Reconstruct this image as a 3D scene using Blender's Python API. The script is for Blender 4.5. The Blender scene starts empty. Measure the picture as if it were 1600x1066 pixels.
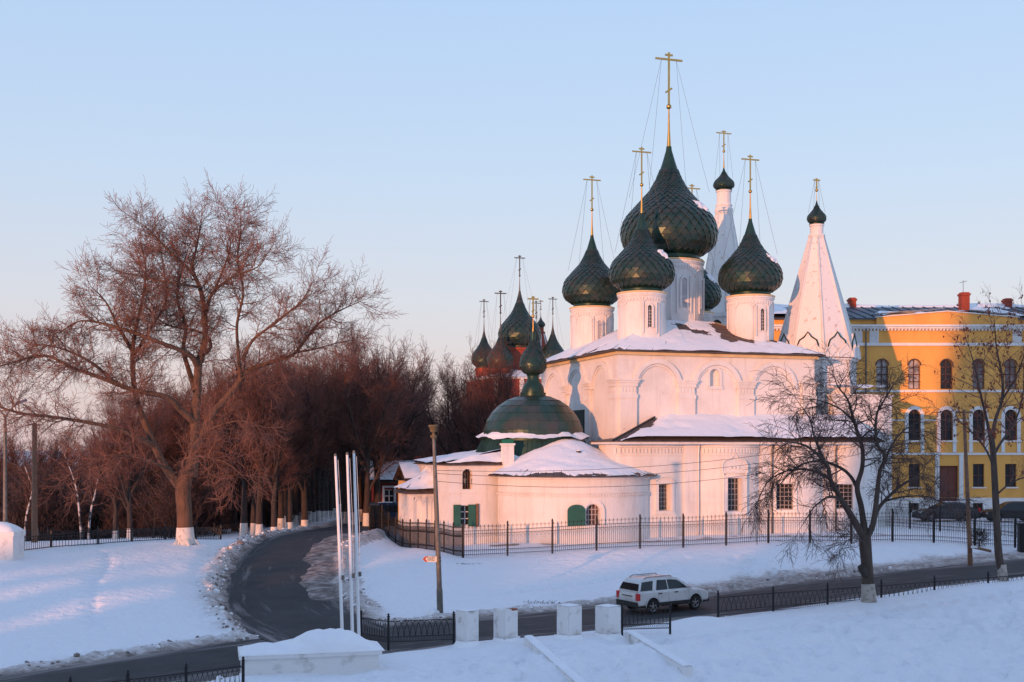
import bpy, bmesh, math, random
import numpy as np
from mathutils import Vector, Matrix
R = math.radians
scene = bpy.context.scene
col = scene.collection
# ------------------------------------------------------------------ camera, sky, sun, exposure
F, YH, CZ = 1900.0, 700.0, 12.0            # focal length in photo pixels, horizon row, eye height
cam_data = bpy.data.cameras.new('camera')
cam_data.sensor_width = 36.0
cam_data.lens = 36.0 * F / 1600.0
cam_data.shift_y = (YH - 533.0) / 1600.0
cam_data.clip_start, cam_data.clip_end = 0.5, 20000
cam = bpy.data.objects.new('camera', cam_data); col.objects.link(cam)
cam.location = (0, 0, CZ); cam.rotation_euler = (R(90), 0, 0)
scene.camera = cam
SKYGAIN = 3.85
SUN_AZ, SUN_EL = 30.0, 4.0                  # degrees left of straight behind the camera, elevation
world = bpy.data.worlds.new('World'); scene.world = world; world.use_nodes = True
wn = world.node_tree; bgn = wn.nodes['Background']
sky = wn.nodes.new('ShaderNodeTexSky'); sky.sky_type = 'NISHITA'; sky.sun_disc = False
sky.sun_elevation = R(SUN_EL); sky.sun_rotation = R(180 + SUN_AZ)
sky.altitude = 100; sky.air_density = 1.0; sky.dust_density = 0.6; sky.ozone_density = 1.6
# clear evening sky: the physical sky blended with the pink-to-blue twilight gradient (same all the way round)
tc = wn.nodes.new('ShaderNodeTexCoord'); sx_ = wn.nodes.new('ShaderNodeSeparateXYZ'); wn.links.new(tc.outputs['Generated'], sx_.inputs[0])
rp_ = wn.nodes.new('ShaderNodeValToRGB'); wn.links.new(sx_.outputs['Z'], rp_.inputs[0])
el_ = rp_.color_ramp.elements
SKY = [(0.0, (0.68, 0.53, 0.57)), (0.06, (0.72, 0.61, 0.66)), (0.12, (0.68, 0.68, 0.77)), (0.22, (0.57, 0.69, 0.88)), (0.36, (0.47, 0.64, 0.92)), (1.0, (0.30, 0.43, 0.77))]
el_[0].position = 0.0; el_[0].color = (*SKY[0][1], 1); el_[1].position = 1.0; el_[1].color = (*SKY[-1][1], 1)
for p_, c_ in SKY[1:-1]:
    k_ = el_.new(p_); k_.color = (*c_, 1)
sc_ = wn.nodes.new('ShaderNodeMix'); sc_.data_type = 'RGBA'; sc_.blend_type = 'MULTIPLY'; sc_.inputs[0].default_value = 1.0
wn.links.new(rp_.outputs[0], sc_.inputs[6]); sc_.inputs[7].default_value = (SKYGAIN, SKYGAIN, SKYGAIN, 1)
mx_ = wn.nodes.new('ShaderNodeMix'); mx_.data_type = 'RGBA'; mx_.inputs[0].default_value = 0.85
wn.links.new(sky.outputs[0], mx_.inputs[6]); wn.links.new(sc_.outputs[2], mx_.inputs[7])
wn.links.new(mx_.outputs[2], bgn.inputs[0]); bgn.inputs[1].default_value = 0.15
sl = bpy.data.lights.new('sun', 'SUN'); sl.energy = 2.12; sl.angle = R(0.6); sl.color = (1.0, 0.385, 0.16)
sun = bpy.data.objects.new('sun', sl); col.objects.link(sun)
sdir = Vector((math.sin(R(SUN_AZ)) * math.cos(R(SUN_EL)), math.cos(R(SUN_AZ)) * math.cos(R(SUN_EL)), -math.sin(R(SUN_EL))))
sun.rotation_euler = sdir.to_track_quat('-Z', 'Y').to_euler(); sun.location = (-60, -40, 60)
scene.view_settings.view_transform = 'Standard'; scene.view_settings.look = 'None'
scene.view_settings.exposure = 0.9; scene.view_settings.gamma = 1.0
scene.view_settings.use_curve_mapping = False
scene.cycles.max_bounces = 6; scene.cycles.transparent_max_bounces = 8

def P(px, py, d): return ((px - 800.0) * d / F, d, CZ - (py - YH) * d / F)
def PX(px, d): return (px - 800.0) * d / F
def PZ(py, d): return CZ - (py - YH) * d / F

# ------------------------------------------------------------------ tags
def tag(o, label=None, cat=None, group=None, kind=None):
    if label: o['label'] = label
    if cat: o['category'] = cat
    if group: o['group'] = group
    if kind: o['kind'] = kind
    return o
def thing(name, loc, rz, label, cat, group=None):
    o = bpy.data.objects.new(name, None); o.empty_display_size = 0.2; col.objects.link(o)
    o.location = loc; o.rotation_euler = (0, 0, rz)
    return tag(o, label, cat, group)
def place(name, mesh, parent=None, loc=(0, 0, 0), rot=(0, 0, 0), scale=None):
    o = bpy.data.objects.new(name, mesh); col.objects.link(o); o.parent = parent
    o.location = loc; o.rotation_euler = rot
    if scale: o.scale = scale
    return o
def copy_tree(o, parent=None):
    c = o.copy(); col.objects.link(c); c.parent = parent
    for ch in list(o.children): copy_tree(ch, c)
    return c

# ------------------------------------------------------------------ noise
def _h(ix, iy, seed):
    n = (ix.astype(np.int64) * 374761393 + iy.astype(np.int64) * 668265263 + seed * 974711) & 0xffffffff
    n = ((n ^ (n >> 13)) * 1274126177) & 0xffffffff
    return ((n ^ (n >> 16)) & 0xffff) / 65535.0
def vnoise(x, y, seed=0):
    x = np.asarray(x, float); y = np.asarray(y, float)
    ix = np.floor(x); iy = np.floor(y); fx = x - ix; fy = y - iy
    fx = fx * fx * (3 - 2 * fx); fy = fy * fy * (3 - 2 * fy)
    a = _h(ix, iy, seed); b = _h(ix + 1, iy, seed); c = _h(ix, iy + 1, seed); d = _h(ix + 1, iy + 1, seed)
    return (a * (1 - fx) + b * fx) * (1 - fy) + (c * (1 - fx) + d * fx) * fy
def fbm(x, y, seed=0, oct=4):
    s = 0; a = 0.5; t = 0
    for k in range(oct):
        s = s + a * vnoise(np.asarray(x) * 2 ** k, np.asarray(y) * 2 ** k, seed + k * 17); t += a; a *= 0.5
    return s / t
def sstep(a, b, x):
    t = np.clip((np.asarray(x, float) - a) / (b - a), 0, 1); return t * t * (3 - 2 * t)

# ------------------------------------------------------------------ mesh builder
class MB:
    def __init__(s): s.v = []; s.f = []; s.m = []; s.cm = 0
    def quad(s, *p):
        b = len(s.v); s.v.extend(p); s.f.append(tuple(range(b, b + len(p)))); s.m.append(s.cm)
    def box(s, x0, x1, y0, y1, z0, z1):
        b = len(s.v)
        s.v += [(x0, y0, z0), (x1, y0, z0), (x1, y1, z0), (x0, y1, z0), (x0, y0, z1), (x1, y0, z1), (x1, y1, z1), (x0, y1, z1)]
        for f in ((0, 3, 2, 1), (4, 5, 6, 7), (0, 1, 5, 4), (1, 2, 6, 5), (2, 3, 7, 6), (3, 0, 4, 7)):
            s.f.append(tuple(b + i for i in f)); s.m.append(s.cm)
        return s
    def obox(s, c, ax, ay, az):      # oriented box: centre and three half-axis vectors
        c, ax, ay, az = Vector(c), Vector(ax), Vector(ay), Vector(az)
        b = len(s.v)
        for dz in (-1, 1):
            for dx, dy in ((-1, -1), (1, -1), (1, 1), (-1, 1)):
                s.v.append(tuple(c + ax * dx + ay * dy + az * dz))
        for f in ((0, 3, 2, 1), (4, 5, 6, 7), (0, 1, 5, 4), (1, 2, 6, 5), (2, 3, 7, 6), (3, 0, 4, 7)):
            s.f.append(tuple(b + i for i in f)); s.m.append(s.cm)
        return s
    def lathe(s, prof, n=32, c=(0, 0), a0=0.0, a1=2 * math.pi, cap=True):
        b = len(s.v); full = abs(a1 - a0 - 2 * math.pi) < 1e-6; k = n if full else n + 1
        for r, z in prof:
            for i in range(k):
                a = a0 + (a1 - a0) * i / n
                s.v.append((c[0] + r * math.cos(a), c[1] + r * math.sin(a), z))
        for j in range(len(prof) - 1):
            for i in range(n):
                i2 = (i + 1) % k
                s.f.append((b + j * k + i, b + j * k + i2, b + (j + 1) * k + i2, b + (j + 1) * k + i)); s.m.append(s.cm)
        if cap and full:
            s.f.append(tuple(b + i for i in range(k))[::-1]); s.m.append(s.cm)
            t = b + (len(prof) - 1) * k
            s.f.append(tuple(t + i for i in range(k))); s.m.append(s.cm)
        return s
    def tube(s, pts, rads, n=6, cap=True):
        pts = [Vector(p) for p in pts]
        if not hasattr(rads, '__len__'): rads = [rads] * len(pts)
        b = len(s.v); up = None
        for i, p in enumerate(pts):
            t = (pts[min(i + 1, len(pts) - 1)] - pts[max(i - 1, 0)])
            if t.length < 1e-9: t = Vector((0, 0, 1))
            t.normalize()
            if up is None:
                up = t.cross(Vector((0, 0, 1)) if abs(t.z) < 0.9 else Vector((1, 0, 0))).normalized()
            else:
                up = (up - t * up.dot(t))
                up = up.normalized() if up.length > 1e-6 else t.orthogonal().normalized()
            w = t.cross(up); r = rads[i]
            for k in range(n):
                a = 2 * math.pi * k / n
                s.v.append(tuple(p + up * (r * math.cos(a)) + w * (r * math.sin(a))))
        for i in range(len(pts) - 1):
            for k in range(n):
                k2 = (k + 1) % n
                s.f.append((b + i * n + k, b + i * n + k2, b + (i + 1) * n + k2, b + (i + 1) * n + k)); s.m.append(s.cm)
        if cap:
            s.f.append(tuple(b + k for k in range(n))[::-1]); s.m.append(s.cm)
            t = b + (len(pts) - 1) * n
            s.f.append(tuple(t + k for k in range(n))); s.m.append(s.cm)
        return s
    def prism(s, poly, axis_vec, closed=True):     # planar polygon (3D points) swept by a vector
        b = len(s.v); n = len(poly); w = Vector(axis_vec)
        s.v += [tuple(Vector(p)) for p in poly]; s.v += [tuple(Vector(p) + w) for p in poly]
        s.f.append(tuple(range(b, b + n))); s.m.append(s.cm)
        s.f.append(tuple(range(b + 2 * n - 1, b + n - 1, -1))); s.m.append(s.cm)
        for i in range(n):
            j = (i + 1) % n
            s.f.append((b + j, b + i, b + n + i, b + n + j)); s.m.append(s.cm)
        return s
    def grid(s, fn, nu, nv):
        b = len(s.v)
        for j in range(nv + 1):
            for i in range(nu + 1): s.v.append(fn(i / nu, j / nv))
        for j in range(nv):
            for i in range(nu):
                a = b + j * (nu + 1) + i
                s.f.append((a, a + 1, a + nu + 2, a + nu + 1)); s.m.append(s.cm)
        return s
    def mesh(s, name, mats, smooth=False, angle=None, fix=True):
        me = bpy.data.meshes.new(name); me.from_pydata(s.v, [], s.f)
        if not isinstance(mats, (list, tuple)): mats = [mats]
        for m in mats: me.materials.append(m)
        if len(mats) > 1: me.polygons.foreach_set('material_index', s.m)
        if fix:
            bm = bmesh.new(); bm.from_mesh(me); bmesh.ops.recalc_face_normals(bm, faces=bm.faces); bm.to_mesh(me); bm.free()
        if smooth:
            me.polygons.foreach_set('use_smooth', [True] * len(me.polygons))
            if angle: me.set_sharp_from_angle(angle=R(angle))
        me.update(); return me
    def build(s, name, mats, parent=None, loc=(0, 0, 0), rot=(0, 0, 0), smooth=False, angle=None, fix=True):
        return place(name, s.mesh(name, mats, smooth, angle, fix), parent, loc, rot)

# ------------------------------------------------------------------ materials
MATS = {}
def M(name, c, rough=0.7, metal=0.0, var=0.12, scale=1.5, bump=0.0, bscale=12.0, c2=None, thr=(0.45, 0.65), coat=0.0, spec=0.5, detail=5, stretch=None):
    m = bpy.data.materials.new(name); m.use_nodes = True; nt = m.node_tree
    b = nt.nodes['Principled BSDF']
    b.inputs['Roughness'].default_value = rough; b.inputs['Metallic'].default_value = metal
    b.inputs['Coat Weight'].default_value = coat; b.inputs['Specular IOR Level'].default_value = spec
    geo = nt.nodes.new('ShaderNodeNewGeometry')
    src = geo.outputs['Position']
    if stretch:
        mp = nt.nodes.new('ShaderNodeMapping'); mp.inputs['Scale'].default_value = stretch
        nt.links.new(src, mp.inputs['Vector']); src = mp.outputs[0]
    nz = nt.nodes.new('ShaderNodeTexNoise'); nz.inputs['Scale'].default_value = scale; nz.inputs['Detail'].default_value = detail
    nt.links.new(src, nz.inputs['Vector'])
    rp = nt.nodes.new('ShaderNodeValToRGB')
    if c2 is None:
        lo = [x * (1 - var) for x in c]; hi = [min(1, x * (1 + var)) for x in c]
        rp.color_ramp.elements[0].position = 0.3; rp.color_ramp.elements[1].position = 0.7
    else:
        lo, hi = c, c2; rp.color_ramp.elements[0].position, rp.color_ramp.elements[1].position = thr
    rp.color_ramp.elements[0].color = (*lo, 1); rp.color_ramp.elements[1].color = (*hi, 1)
    nt.links.new(nz.outputs['Fac'], rp.inputs[0]); nt.links.new(rp.outputs[0], b.inputs['Base Color'])
    if bump:
        n2 = nt.nodes.new('ShaderNodeTexNoise'); n2.inputs['Scale'].default_value = bscale; n2.inputs['Detail'].default_value = 4
        nt.links.new(src, n2.inputs['Vector'])
        bp = nt.nodes.new('ShaderNodeBump'); bp.inputs['Strength'].default_value = 1.0; bp.inputs['Distance'].default_value = bump
        nt.links.new(n2.outputs['Fac'], bp.inputs['Height']); nt.links.new(bp.outputs[0], b.inputs['Normal'])
    MATS[name] = m; return m
def lime_plaster():
    m = M('whitewashed_plaster', (0.775, 0.76, 0.745), 0.88, c2=(0.66, 0.635, 0.61), scale=0.5, thr=(0.46, 0.78), bump=0.035, bscale=3.2, detail=9)
    nt = m.node_tree; b = nt.nodes['Principled BSDF']; src = b.inputs['Base Color'].links[0].from_socket
    geo = [n for n in nt.nodes if n.type == 'NEW_GEOMETRY'][0]
    mp = nt.nodes.new('ShaderNodeMapping'); mp.inputs['Scale'].default_value = (2.6, 2.6, 0.22); nt.links.new(geo.outputs['Position'], mp.inputs['Vector'])
    nz = nt.nodes.new('ShaderNodeTexNoise'); nz.inputs['Scale'].default_value = 1.0; nz.inputs['Detail'].default_value = 8; nz.inputs['Roughness'].default_value = 0.65; nt.links.new(mp.outputs[0], nz.inputs['Vector'])
    cr = nt.nodes.new('ShaderNodeValToRGB'); e = cr.color_ramp.elements; e[0].position = 0.52; e[0].color = (1, 1, 1, 1); e[1].position = 0.76; e[1].color = (0.66, 0.61, 0.57, 1); nt.links.new(nz.outputs['Fac'], cr.inputs[0])
    n3 = nt.nodes.new('ShaderNodeTexNoise'); n3.inputs['Scale'].default_value = 1.7; n3.inputs['Detail'].default_value = 10; n3.inputs['Roughness'].default_value = 0.75; nt.links.new(geo.outputs['Position'], n3.inputs['Vector'])
    c3 = nt.nodes.new('ShaderNodeValToRGB'); e = c3.color_ramp.elements; e[0].position = 0.63; e[0].color = (1, 1, 1, 1); e[1].position = 0.67; e[1].color = (0.62, 0.55, 0.50, 1); nt.links.new(n3.outputs['Fac'], c3.inputs[0])
    for c in (cr, c3):
        mx = nt.nodes.new('ShaderNodeMix'); mx.data_type = 'RGBA'; mx.blend_type = 'MULTIPLY'; mx.inputs[0].default_value = 0.5
        nt.links.new(src, mx.inputs[6]); nt.links.new(c.outputs[0], mx.inputs[7]); src = mx.outputs[2]
    nt.links.new(src, b.inputs['Base Color']); return m
plaster = lime_plaster()
plaster_worn = M('flaking_plaster', (0.79, 0.78, 0.76), 0.9, c2=(0.55, 0.42, 0.36), scale=2.6, thr=(0.60, 0.72), bump=0.02, bscale=6, detail=8)
cornice_y = M('ochre_cornice_paint', (0.72, 0.55, 0.30), 0.8)
snow_m = M('roof_snow', (0.88, 0.89, 0.91), 0.75, var=0.03, bump=0.03, bscale=5)
green_scale = M('green_painted_scales', (0.018, 0.056, 0.045), 0.36, 0.5, c2=(0.062, 0.070, 0.060), scale=2.2, thr=(0.33, 0.70), spec=0.5, detail=2)
green_smooth = M('green_painted_metal', (0.016, 0.050, 0.038), 0.38, 0.4, var=0.25, scale=1.2)
green_sheet = M('green_dome_sheets', (0.030, 0.070, 0.055), 0.34, 0.45, c2=(0.088, 0.076, 0.064), scale=0.7, thr=(0.42, 0.7))
green_wood = M('green_shutter_paint', (0.02, 0.11, 0.085), 0.6)
gold = M('gilded_metal', (0.62, 0.36, 0.11), 0.28, 1.0, var=0.1)
dark_metal = M('dark_cross_metal', (0.12, 0.10, 0.09), 0.5, 0.6)
roof_metal = M('brown_roof_metal', (0.10, 0.075, 0.065), 0.6, 0.2, var=0.3, scale=3)
iron = M('black_iron', (0.013, 0.013, 0.016), 0.5, 0.3)
glass = M('dark_window_glass', (0.03, 0.032, 0.038), 0.12, 0, var=0.3, scale=0.8)
glass_pale = M('pale_blind_window', (0.50, 0.50, 0.52), 0.5)
glass_mid = M('curtained_window_glass', (0.20, 0.19, 0.20), 0.15, 0, var=0.5, scale=1.2)
grille_m = M('grey_window_grille', (0.42, 0.41, 0.42), 0.6)
void_m = M('dark_recess', (0.02, 0.018, 0.018), 0.9)
asphalt_m = None
brick_red = M('red_brick', (0.30, 0.06, 0.035), 0.9, var=0.3, scale=6)
white_paint = M('white_paint', (0.80, 0.80, 0.80), 0.6, var=0.04)
white_block = M('whitewashed_block', (0.78, 0.77, 0.76), 0.85, c2=(0.46, 0.43, 0.41), scale=2.2, thr=(0.54, 0.74), bump=0.02, bscale=14, detail=9)
galv = M('grey_pole_metal', (0.16, 0.155, 0.14), 0.6, 0.3, var=0.25, scale=5)
rust_pole = M('rusty_brown_pole', (0.20, 0.11, 0.07), 0.8, var=0.2, scale=4)
bark = M('brown_bark', (0.125, 0.068, 0.044), 0.9, var=0.4, scale=5, bump=0.04, bscale=10, stretch=(1, 1, 0.25))
bark_mid = M('grey_brown_bark', (0.075, 0.052, 0.043), 0.9, var=0.35, scale=5, bump=0.03, bscale=10, stretch=(1, 1, 0.3))
bark_dark = M('dark_bark', (0.046, 0.034, 0.030), 0.9, var=0.35, scale=5, bump=0.03, bscale=10, stretch=(1, 1, 0.3))
twig_m = M('reddish_twigs', (0.200, 0.094, 0.068), 0.8, var=0.25, scale=0.6)
twig_dark = M('dark_brown_twigs', (0.080, 0.046, 0.040), 0.85, var=0.3, scale=0.3)
birch_m = M('birch_bark', (0.55, 0.52, 0.50), 0.8, c2=(0.05, 0.045, 0.045), scale=2.2, thr=(0.46, 0.56))
lime_old = M('old_limewash_on_trunk', (0.42, 0.38, 0.34), 0.9, c2=(0.20, 0.17, 0.15), scale=4.5, thr=(0.5, 0.72), bump=0.02, bscale=14)
lime = M('limewash_on_trunk', (0.68, 0.66, 0.63), 0.9, c2=(0.35, 0.30, 0.27), scale=4.5, thr=(0.56, 0.74), bump=0.02, bscale=14)
# ------------------------------------------------------------------ roads and terrain
def catmull(pts, n=8):
    p = [np.array(q, float) for q in pts]; p = [2 * p[0] - p[1]] + p + [2 * p[-1] - p[-2]]; out = []
    for i in range(1, len(p) - 2):
        for k in range(n):
            t = k / n
            out.append(0.5 * (2 * p[i] + (p[i + 1] - p[i - 1]) * t + (2 * p[i - 1] - 5 * p[i] + 4 * p[i + 1] - p[i + 2]) * t * t + (3 * p[i] - p[i - 1] - 3 * p[i + 1] + p[i + 2]) * t ** 3))
    out.append(p[-2]); return np.array(out)
R1 = catmull([(-70, -25, 2.6), (-45, 4, 2.9), (-30, 24, 3.3), (-20, 37, 3.6), (-12.5, 46.6, 3.7), (-6, 52.4, 3.75), (0, 56.0, 3.8), (6, 59.8, 3.85), (13, 63.9, 4.05), (21, 68.2, 4.45), (33, 73.5, 5.0), (50, 80, 5.4), (90, 95, 5.6)])
R2 = catmull([(-6.5, 51.5, 3.74), (-9.6, 57, 3.85), (-11.9, 63, 4.12), (-13.3, 70, 4.6), (-14.4, 78, 5.2), (-14.5, 85, 5.6), (-13.9, 92, 5.62), (-13.2, 104, 5.2), (-14.4, 125, 4.4), (-20, 170, 2.4), (-32, 240, 1.0), (-45, 320, 0.5)])
HW1, HW2 = 3.25, 2.85
def pdist(X, Y, pl):
    best = np.full(X.shape, 1e9); zz = np.zeros(X.shape); sg = np.zeros(X.shape); ss = np.zeros(X.shape); acc = 0
    for i in range(len(pl) - 1):
        a, b = pl[i], pl[i + 1]; dx, dy = b[0] - a[0], b[1] - a[1]; L2 = dx * dx + dy * dy; L = math.sqrt(L2)
        t = np.clip(((X - a[0]) * dx + (Y - a[1]) * dy) / L2, 0, 1)
        ex = X - a[0] - t * dx; ey = Y - a[1] - t * dy; d = np.hypot(ex, ey)
        m = d < best
        best = np.where(m, d, best); zz = np.where(m, a[2] + t * (b[2] - a[2]), zz)
        sg = np.where(m, np.sign(ex * dy - ey * dx), sg); ss = np.where(m, acc + t * L, ss); acc += L
    return best, zz, sg, ss
CT = [(30, 858, 74), (150, 856, 75), (290, 853, 77), (-150, 862, 72), (150, 925, 60), (260, 905, 66), (60, 960, 56)]
CT = [P(*c) for c in CT]
CT += [(-22, 84, 5.7), (-35, 84, 5.4), (-50, 70, 5.2), (-30, 100, 4.4), (-45, 130, 2.5), (-20, 120, 4.4), (-25, 160, 2.4), (-70, 110, 2.0), (-60, 200, 0.5), (-20, 210, 0.8),
       (-40, 40, 4.0), (-60, 20, 3.0)]
CT += [P(688, 957, 59), P(724, 873, 75), P(590, 864, 80), P(650, 905, 68), P(760, 905, 68), P(900, 905, 69), P(1000, 858, 76.5), P(1200, 850, 78), P(1400, 846, 79.5), P(1600, 850, 82),
       P(800, 940, 62.5), P(1150, 880, 73), P(1420, 868, 76)]
CT += [(-7.5, 91, 4.6), (-9, 100, 4.5), (0, 82, 5.5), (8, 81, 5.6), (18, 83, 5.9), (28, 86, 5.9), (0, 100, 5.5), (10, 110, 5.5), (30, 105, 5.7), (45, 105, 5.7), (30, 130, 5.5), (60, 130, 5.4), (60, 100, 5.7),
       (0, 150, 4.5), (40, 200, 4), (90, 150, 5), (0, 250, 2), (80, 90, 5.7)]
CT = np.array(CT)
def _rbf():
    n = len(CT); d = np.hypot(CT[:, None, 0] - CT[None, :, 0], CT[:, None, 1] - CT[None, :, 1])
    A = np.zeros((n + 1, n + 1)); A[:n, :n] = -np.sqrt(d * d + 9.0); A[:n, n] = 1; A[n, :n] = 1
    return np.linalg.solve(A, np.concatenate([CT[:, 2], [0]]))
RW = _rbf()
def base_z(X, Y):
    z = np.full(X.shape, RW[-1])
    for w, c in zip(RW[:-1], CT): z = z - w * np.sqrt((X - c[0]) ** 2 + (Y - c[1]) ** 2 + 9.0)
    far = sstep(110, 260, np.hypot(X - 5, Y - 90))
    return z * (1 - far) + 1.5 * far
def near_profile(s, zr):                       # river side of the embankment road
    k = np.maximum(0, s - 8.2)
    return np.maximum(zr + 0.12 - 0.34 * (np.sqrt(k * k + 1.0) - 1.0), -3.0)
TRACK = [P(165, 868, 74), P(168, 890, 69.5), P(150, 920, 63.5), P(143, 950, 58), P(150, 985, 53.4)]
TRACK2 = [(4.5, 50.0), (9, 53.4), (14, 56.4), (21, 60.0), (30, 64.0)]; TRACK3 = [(-1, 64.5), (3, 67.5), (8, 71.0), (11, 74.6)]
def terrain(X, Y, detail=True):
    X = np.asarray(X, float); Y = np.asarray(Y, float)
    d1, z1, s1, a1 = pdist(X, Y, R1); d2, z2, s2, a2 = pdist(X, Y, R2)
    z = base_z(X, Y)
    e2 = d2 + 0.55 * (fbm(X * 0.5, Y * 0.5, 5, 3) - 0.5)
    e1 = d1 + 0.5 * (fbm(X * 0.5, Y * 0.5, 9, 3) - 0.5)
    rough = np.zeros(X.shape)
    if detail:
        und = (fbm(X * 0.10, Y * 0.10, 3, 4) - 0.5) * 0.30 + (fbm(X * 0.6, Y * 0.6, 4, 3) - 0.5) * 0.07
        z = z + und
    # ploughed ridges along the kerbs
    lump = fbm(X * 1.3, Y * 1.3, 21, 4)
    w2 = sstep(HW2, np.where(s2 < 0, HW2 + 2.6, HW2 + 4.0), e2); zb2 = z2 - 0.06 + (z - z2 + 0.06) * w2
    side_r = s2 > 0
    r2 = np.exp(-((e2 - HW2 - 0.75) / 0.55) ** 2) * (0.24 + 0.65 * (lump - 0.35)) * np.where(a2 > 4, 1, 0)
    z = zb2 + r2
    # packed dirty snow creeping over the right-hand third of the side road
    creep = sstep(HW2 - 2.3, HW2 - 0.5, e2 + 1.0 * (fbm(X * 0.8, Y * 0.5, 31, 4) - 0.5)) * np.where(side_r, 1, 0) * sstep(11, 14, a2) * (1 - sstep(38, 44, a2))
    z = np.where((e2 < HW2 + 0.3), np.maximum(z, z2 - 0.06 + 0.14 * creep), z)
    w1 = sstep(HW1, HW1 + 5.0, e1)
    far1 = s1 < 0
    zf = z1 - 0.06 + (z - z1 + 0.06) * w1
    rr = np.exp(-((e1 - HW1 - 0.8) / 0.6) ** 2) * (0.16 + 0.5 * (lump - 0.35)) * sstep(HW2 - 0.5, HW2 + 1.5, d2)
    zf = zf + rr
    nr = near_profile(d1, z1)
    if detail:
        tumble = sstep(5.0, 8.0, d1)
        nr = nr + (fbm(X * 0.28, Y * 0.28, 6, 3) - 0.5) * 0.22 + tumble * (1 - 2 * np.abs(fbm(X * 1.3 + Y * 0.6, Y * 0.8 - X * .3, 8, 4) - 0.5) - .75) * 0.5
        nr = nr + np.exp(-((d1 - HW1 - 1.9) / 0.9) ** 2) * (0.12 + 0.7 * (fbm(X * 0.45, Y * 0.45, 12, 3) - 0.35)) * np.where(X > 5, 0.9 - 0.8 * sstep(8, 14, X), 0.35)
    if detail:
        for off, dp in ((7.0, .10), (7.9, .08), (10.2, .12)): nr = nr - dp * np.exp(-((d1 + 0.5 * (fbm(X * .2, Y * .2, 66, 2) - .5) - off) / .22) ** 2) * sstep(3, 6, X)
    zn = np.where(e1 < HW1 + 0.02, z1 - 0.06, z1 - 0.06 + (nr - z1 + 0.06) * sstep(HW1, HW1 + 0.8, e1))
    z = np.where(far1, zf, zn)
    z = np.where((e2 < HW2 - 0.2) & far1 & (e1 < HW1 + 5), np.minimum(z, np.maximum(z1, z2) - 0.05 + 0.14 * creep), z)
    if detail:
        pk = np.exp(-(((X - 14.3 - .35 * (73 - Y)) / 2.0) ** 2 + ((Y - 72.6) / 2.3) ** 2))
        z = z + pk * (1 - 2 * np.abs(fbm(X * 1.1, Y * 1.1, 52, 4) - .5) - .7) * .9
        for a, b in [(q[i], q[i + 1]) for q in (TRACK, TRACK2, TRACK3) for i in range(len(q) - 1)]:
            n = int(math.hypot(b[0] - a[0], b[1] - a[1]) / 0.55)
            for k in range(n):
                t = k / n; sx = 0.16 if k % 2 else -0.16
                cx_, cy_ = a[0] + t * (b[0] - a[0]) + sx, a[1] + t * (b[1] - a[1])
                ii = np.nonzero((np.abs(X - cx_) < 1) & (np.abs(Y - cy_) < 1))[0]
                if len(ii): z[ii] -= 0.24 * np.exp(-((X[ii] - cx_) ** 2 + (Y[ii] - cy_) ** 2) / 0.06)
    return z, (e1, s1, a1, e2, s2, a2)
def ray_ground(px, py, d0=36.0, d1=110.0):
    ds = np.linspace(d0, d1, 900); xs = (px - 800) * ds / F; zs = CZ - (py - YH) * ds / F
    k = np.argmax(zs <= terrain(xs, ds, True)[0]); return (float(xs[k]), float(ds[k]), float(zs[k]))
def zt(x, y): return float(terrain(np.array([x]), np.array([y]), True)[0][0])
def axis(lo, hi, step, out, g=1.22):
    mid = list(np.arange(lo, hi + 1e-6, step)); a = []; s = step; v = lo
    while v > -out: s *= g; v -= s; a.append(v)
    b = []; s = step; v = hi
    while v < out: s *= g; v += s; b.append(v)
    return np.array(a[::-1] + mid + b)
gx = axis(-26, 40, 0.22, 4000); gy = axis(39, 92, 0.22, 4000)
GX, GY = np.meshgrid(gx, gy)
GZ, (e1, s1, a1, e2, s2, a2) = terrain(GX.ravel(), GY.ravel())
gxf, gyf = GX.ravel(), GY.ravel()
# direction to the low sun, for the added ridge that shades the low ground
to_sun = np.array([-math.sin(R(SUN_AZ)), -math.cos(R(SUN_AZ))])
along = gxf * to_sun[0] + gyf * to_sun[1]
nv = len(gxf)
co = np.stack([gxf, gyf, GZ], 1).astype(np.float32)
nx, ny = len(gx), len(gy)
idx = np.arange(nx * ny).reshape(ny, nx)
fa = np.stack([idx[:-1, :-1], idx[:-1, 1:], idx[1:, 1:], idx[1:, :-1]], -1).reshape(-1, 4)
gm = bpy.data.meshes.new('snow_ground')
gm.vertices.add(nv); gm.vertices.foreach_set('co', co.ravel())
gm.loops.add(fa.size); gm.loops.foreach_set('vertex_index', fa.ravel().astype(np.int32))
gm.polygons.add(len(fa)); gm.polygons.foreach_set('loop_start', np.arange(0, fa.size, 4, dtype=np.int32))
gm.polygons.foreach_set('use_smooth', np.ones(len(fa), bool)); gm.update(calc_edges=True)
n_l = fbm(gxf * 0.9, gyf * 0.9, 41, 4); n_s = fbm(gxf * 2.2, gyf * 2.2, 43, 3)
far1 = s1 < 0
dirt = np.where(far1, np.exp(-np.maximum(0, e1 - HW1) / 0.75) * (0.45 + 0.9 * n_s), np.exp(-np.maximum(0, e1 - HW1) / 0.35) * 0.5)
strip = far1 & (gxf > 8)
dirt = np.where(strip, np.maximum(dirt, (1 - sstep(HW1 + 1.2, HW1 + 3.4, e1 + 1.1 * (n_l - 0.5))) * (0.42 + 0.4 * n_s)), dirt)
d2t = np.exp(-np.maximum(0, e2 - HW2 - 0.1) / 0.8) * (0.40 + 0.9 * n_s) * sstep(2, 6, a2)
d2t = np.where((s2 > 0) & (e2 < HW2 + 1.6), np.maximum(d2t, 0.50 * (0.6 + 0.7 * n_l) * sstep(6, 10, a2)), d2t)
dirt = np.maximum(dirt, d2t)
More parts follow.
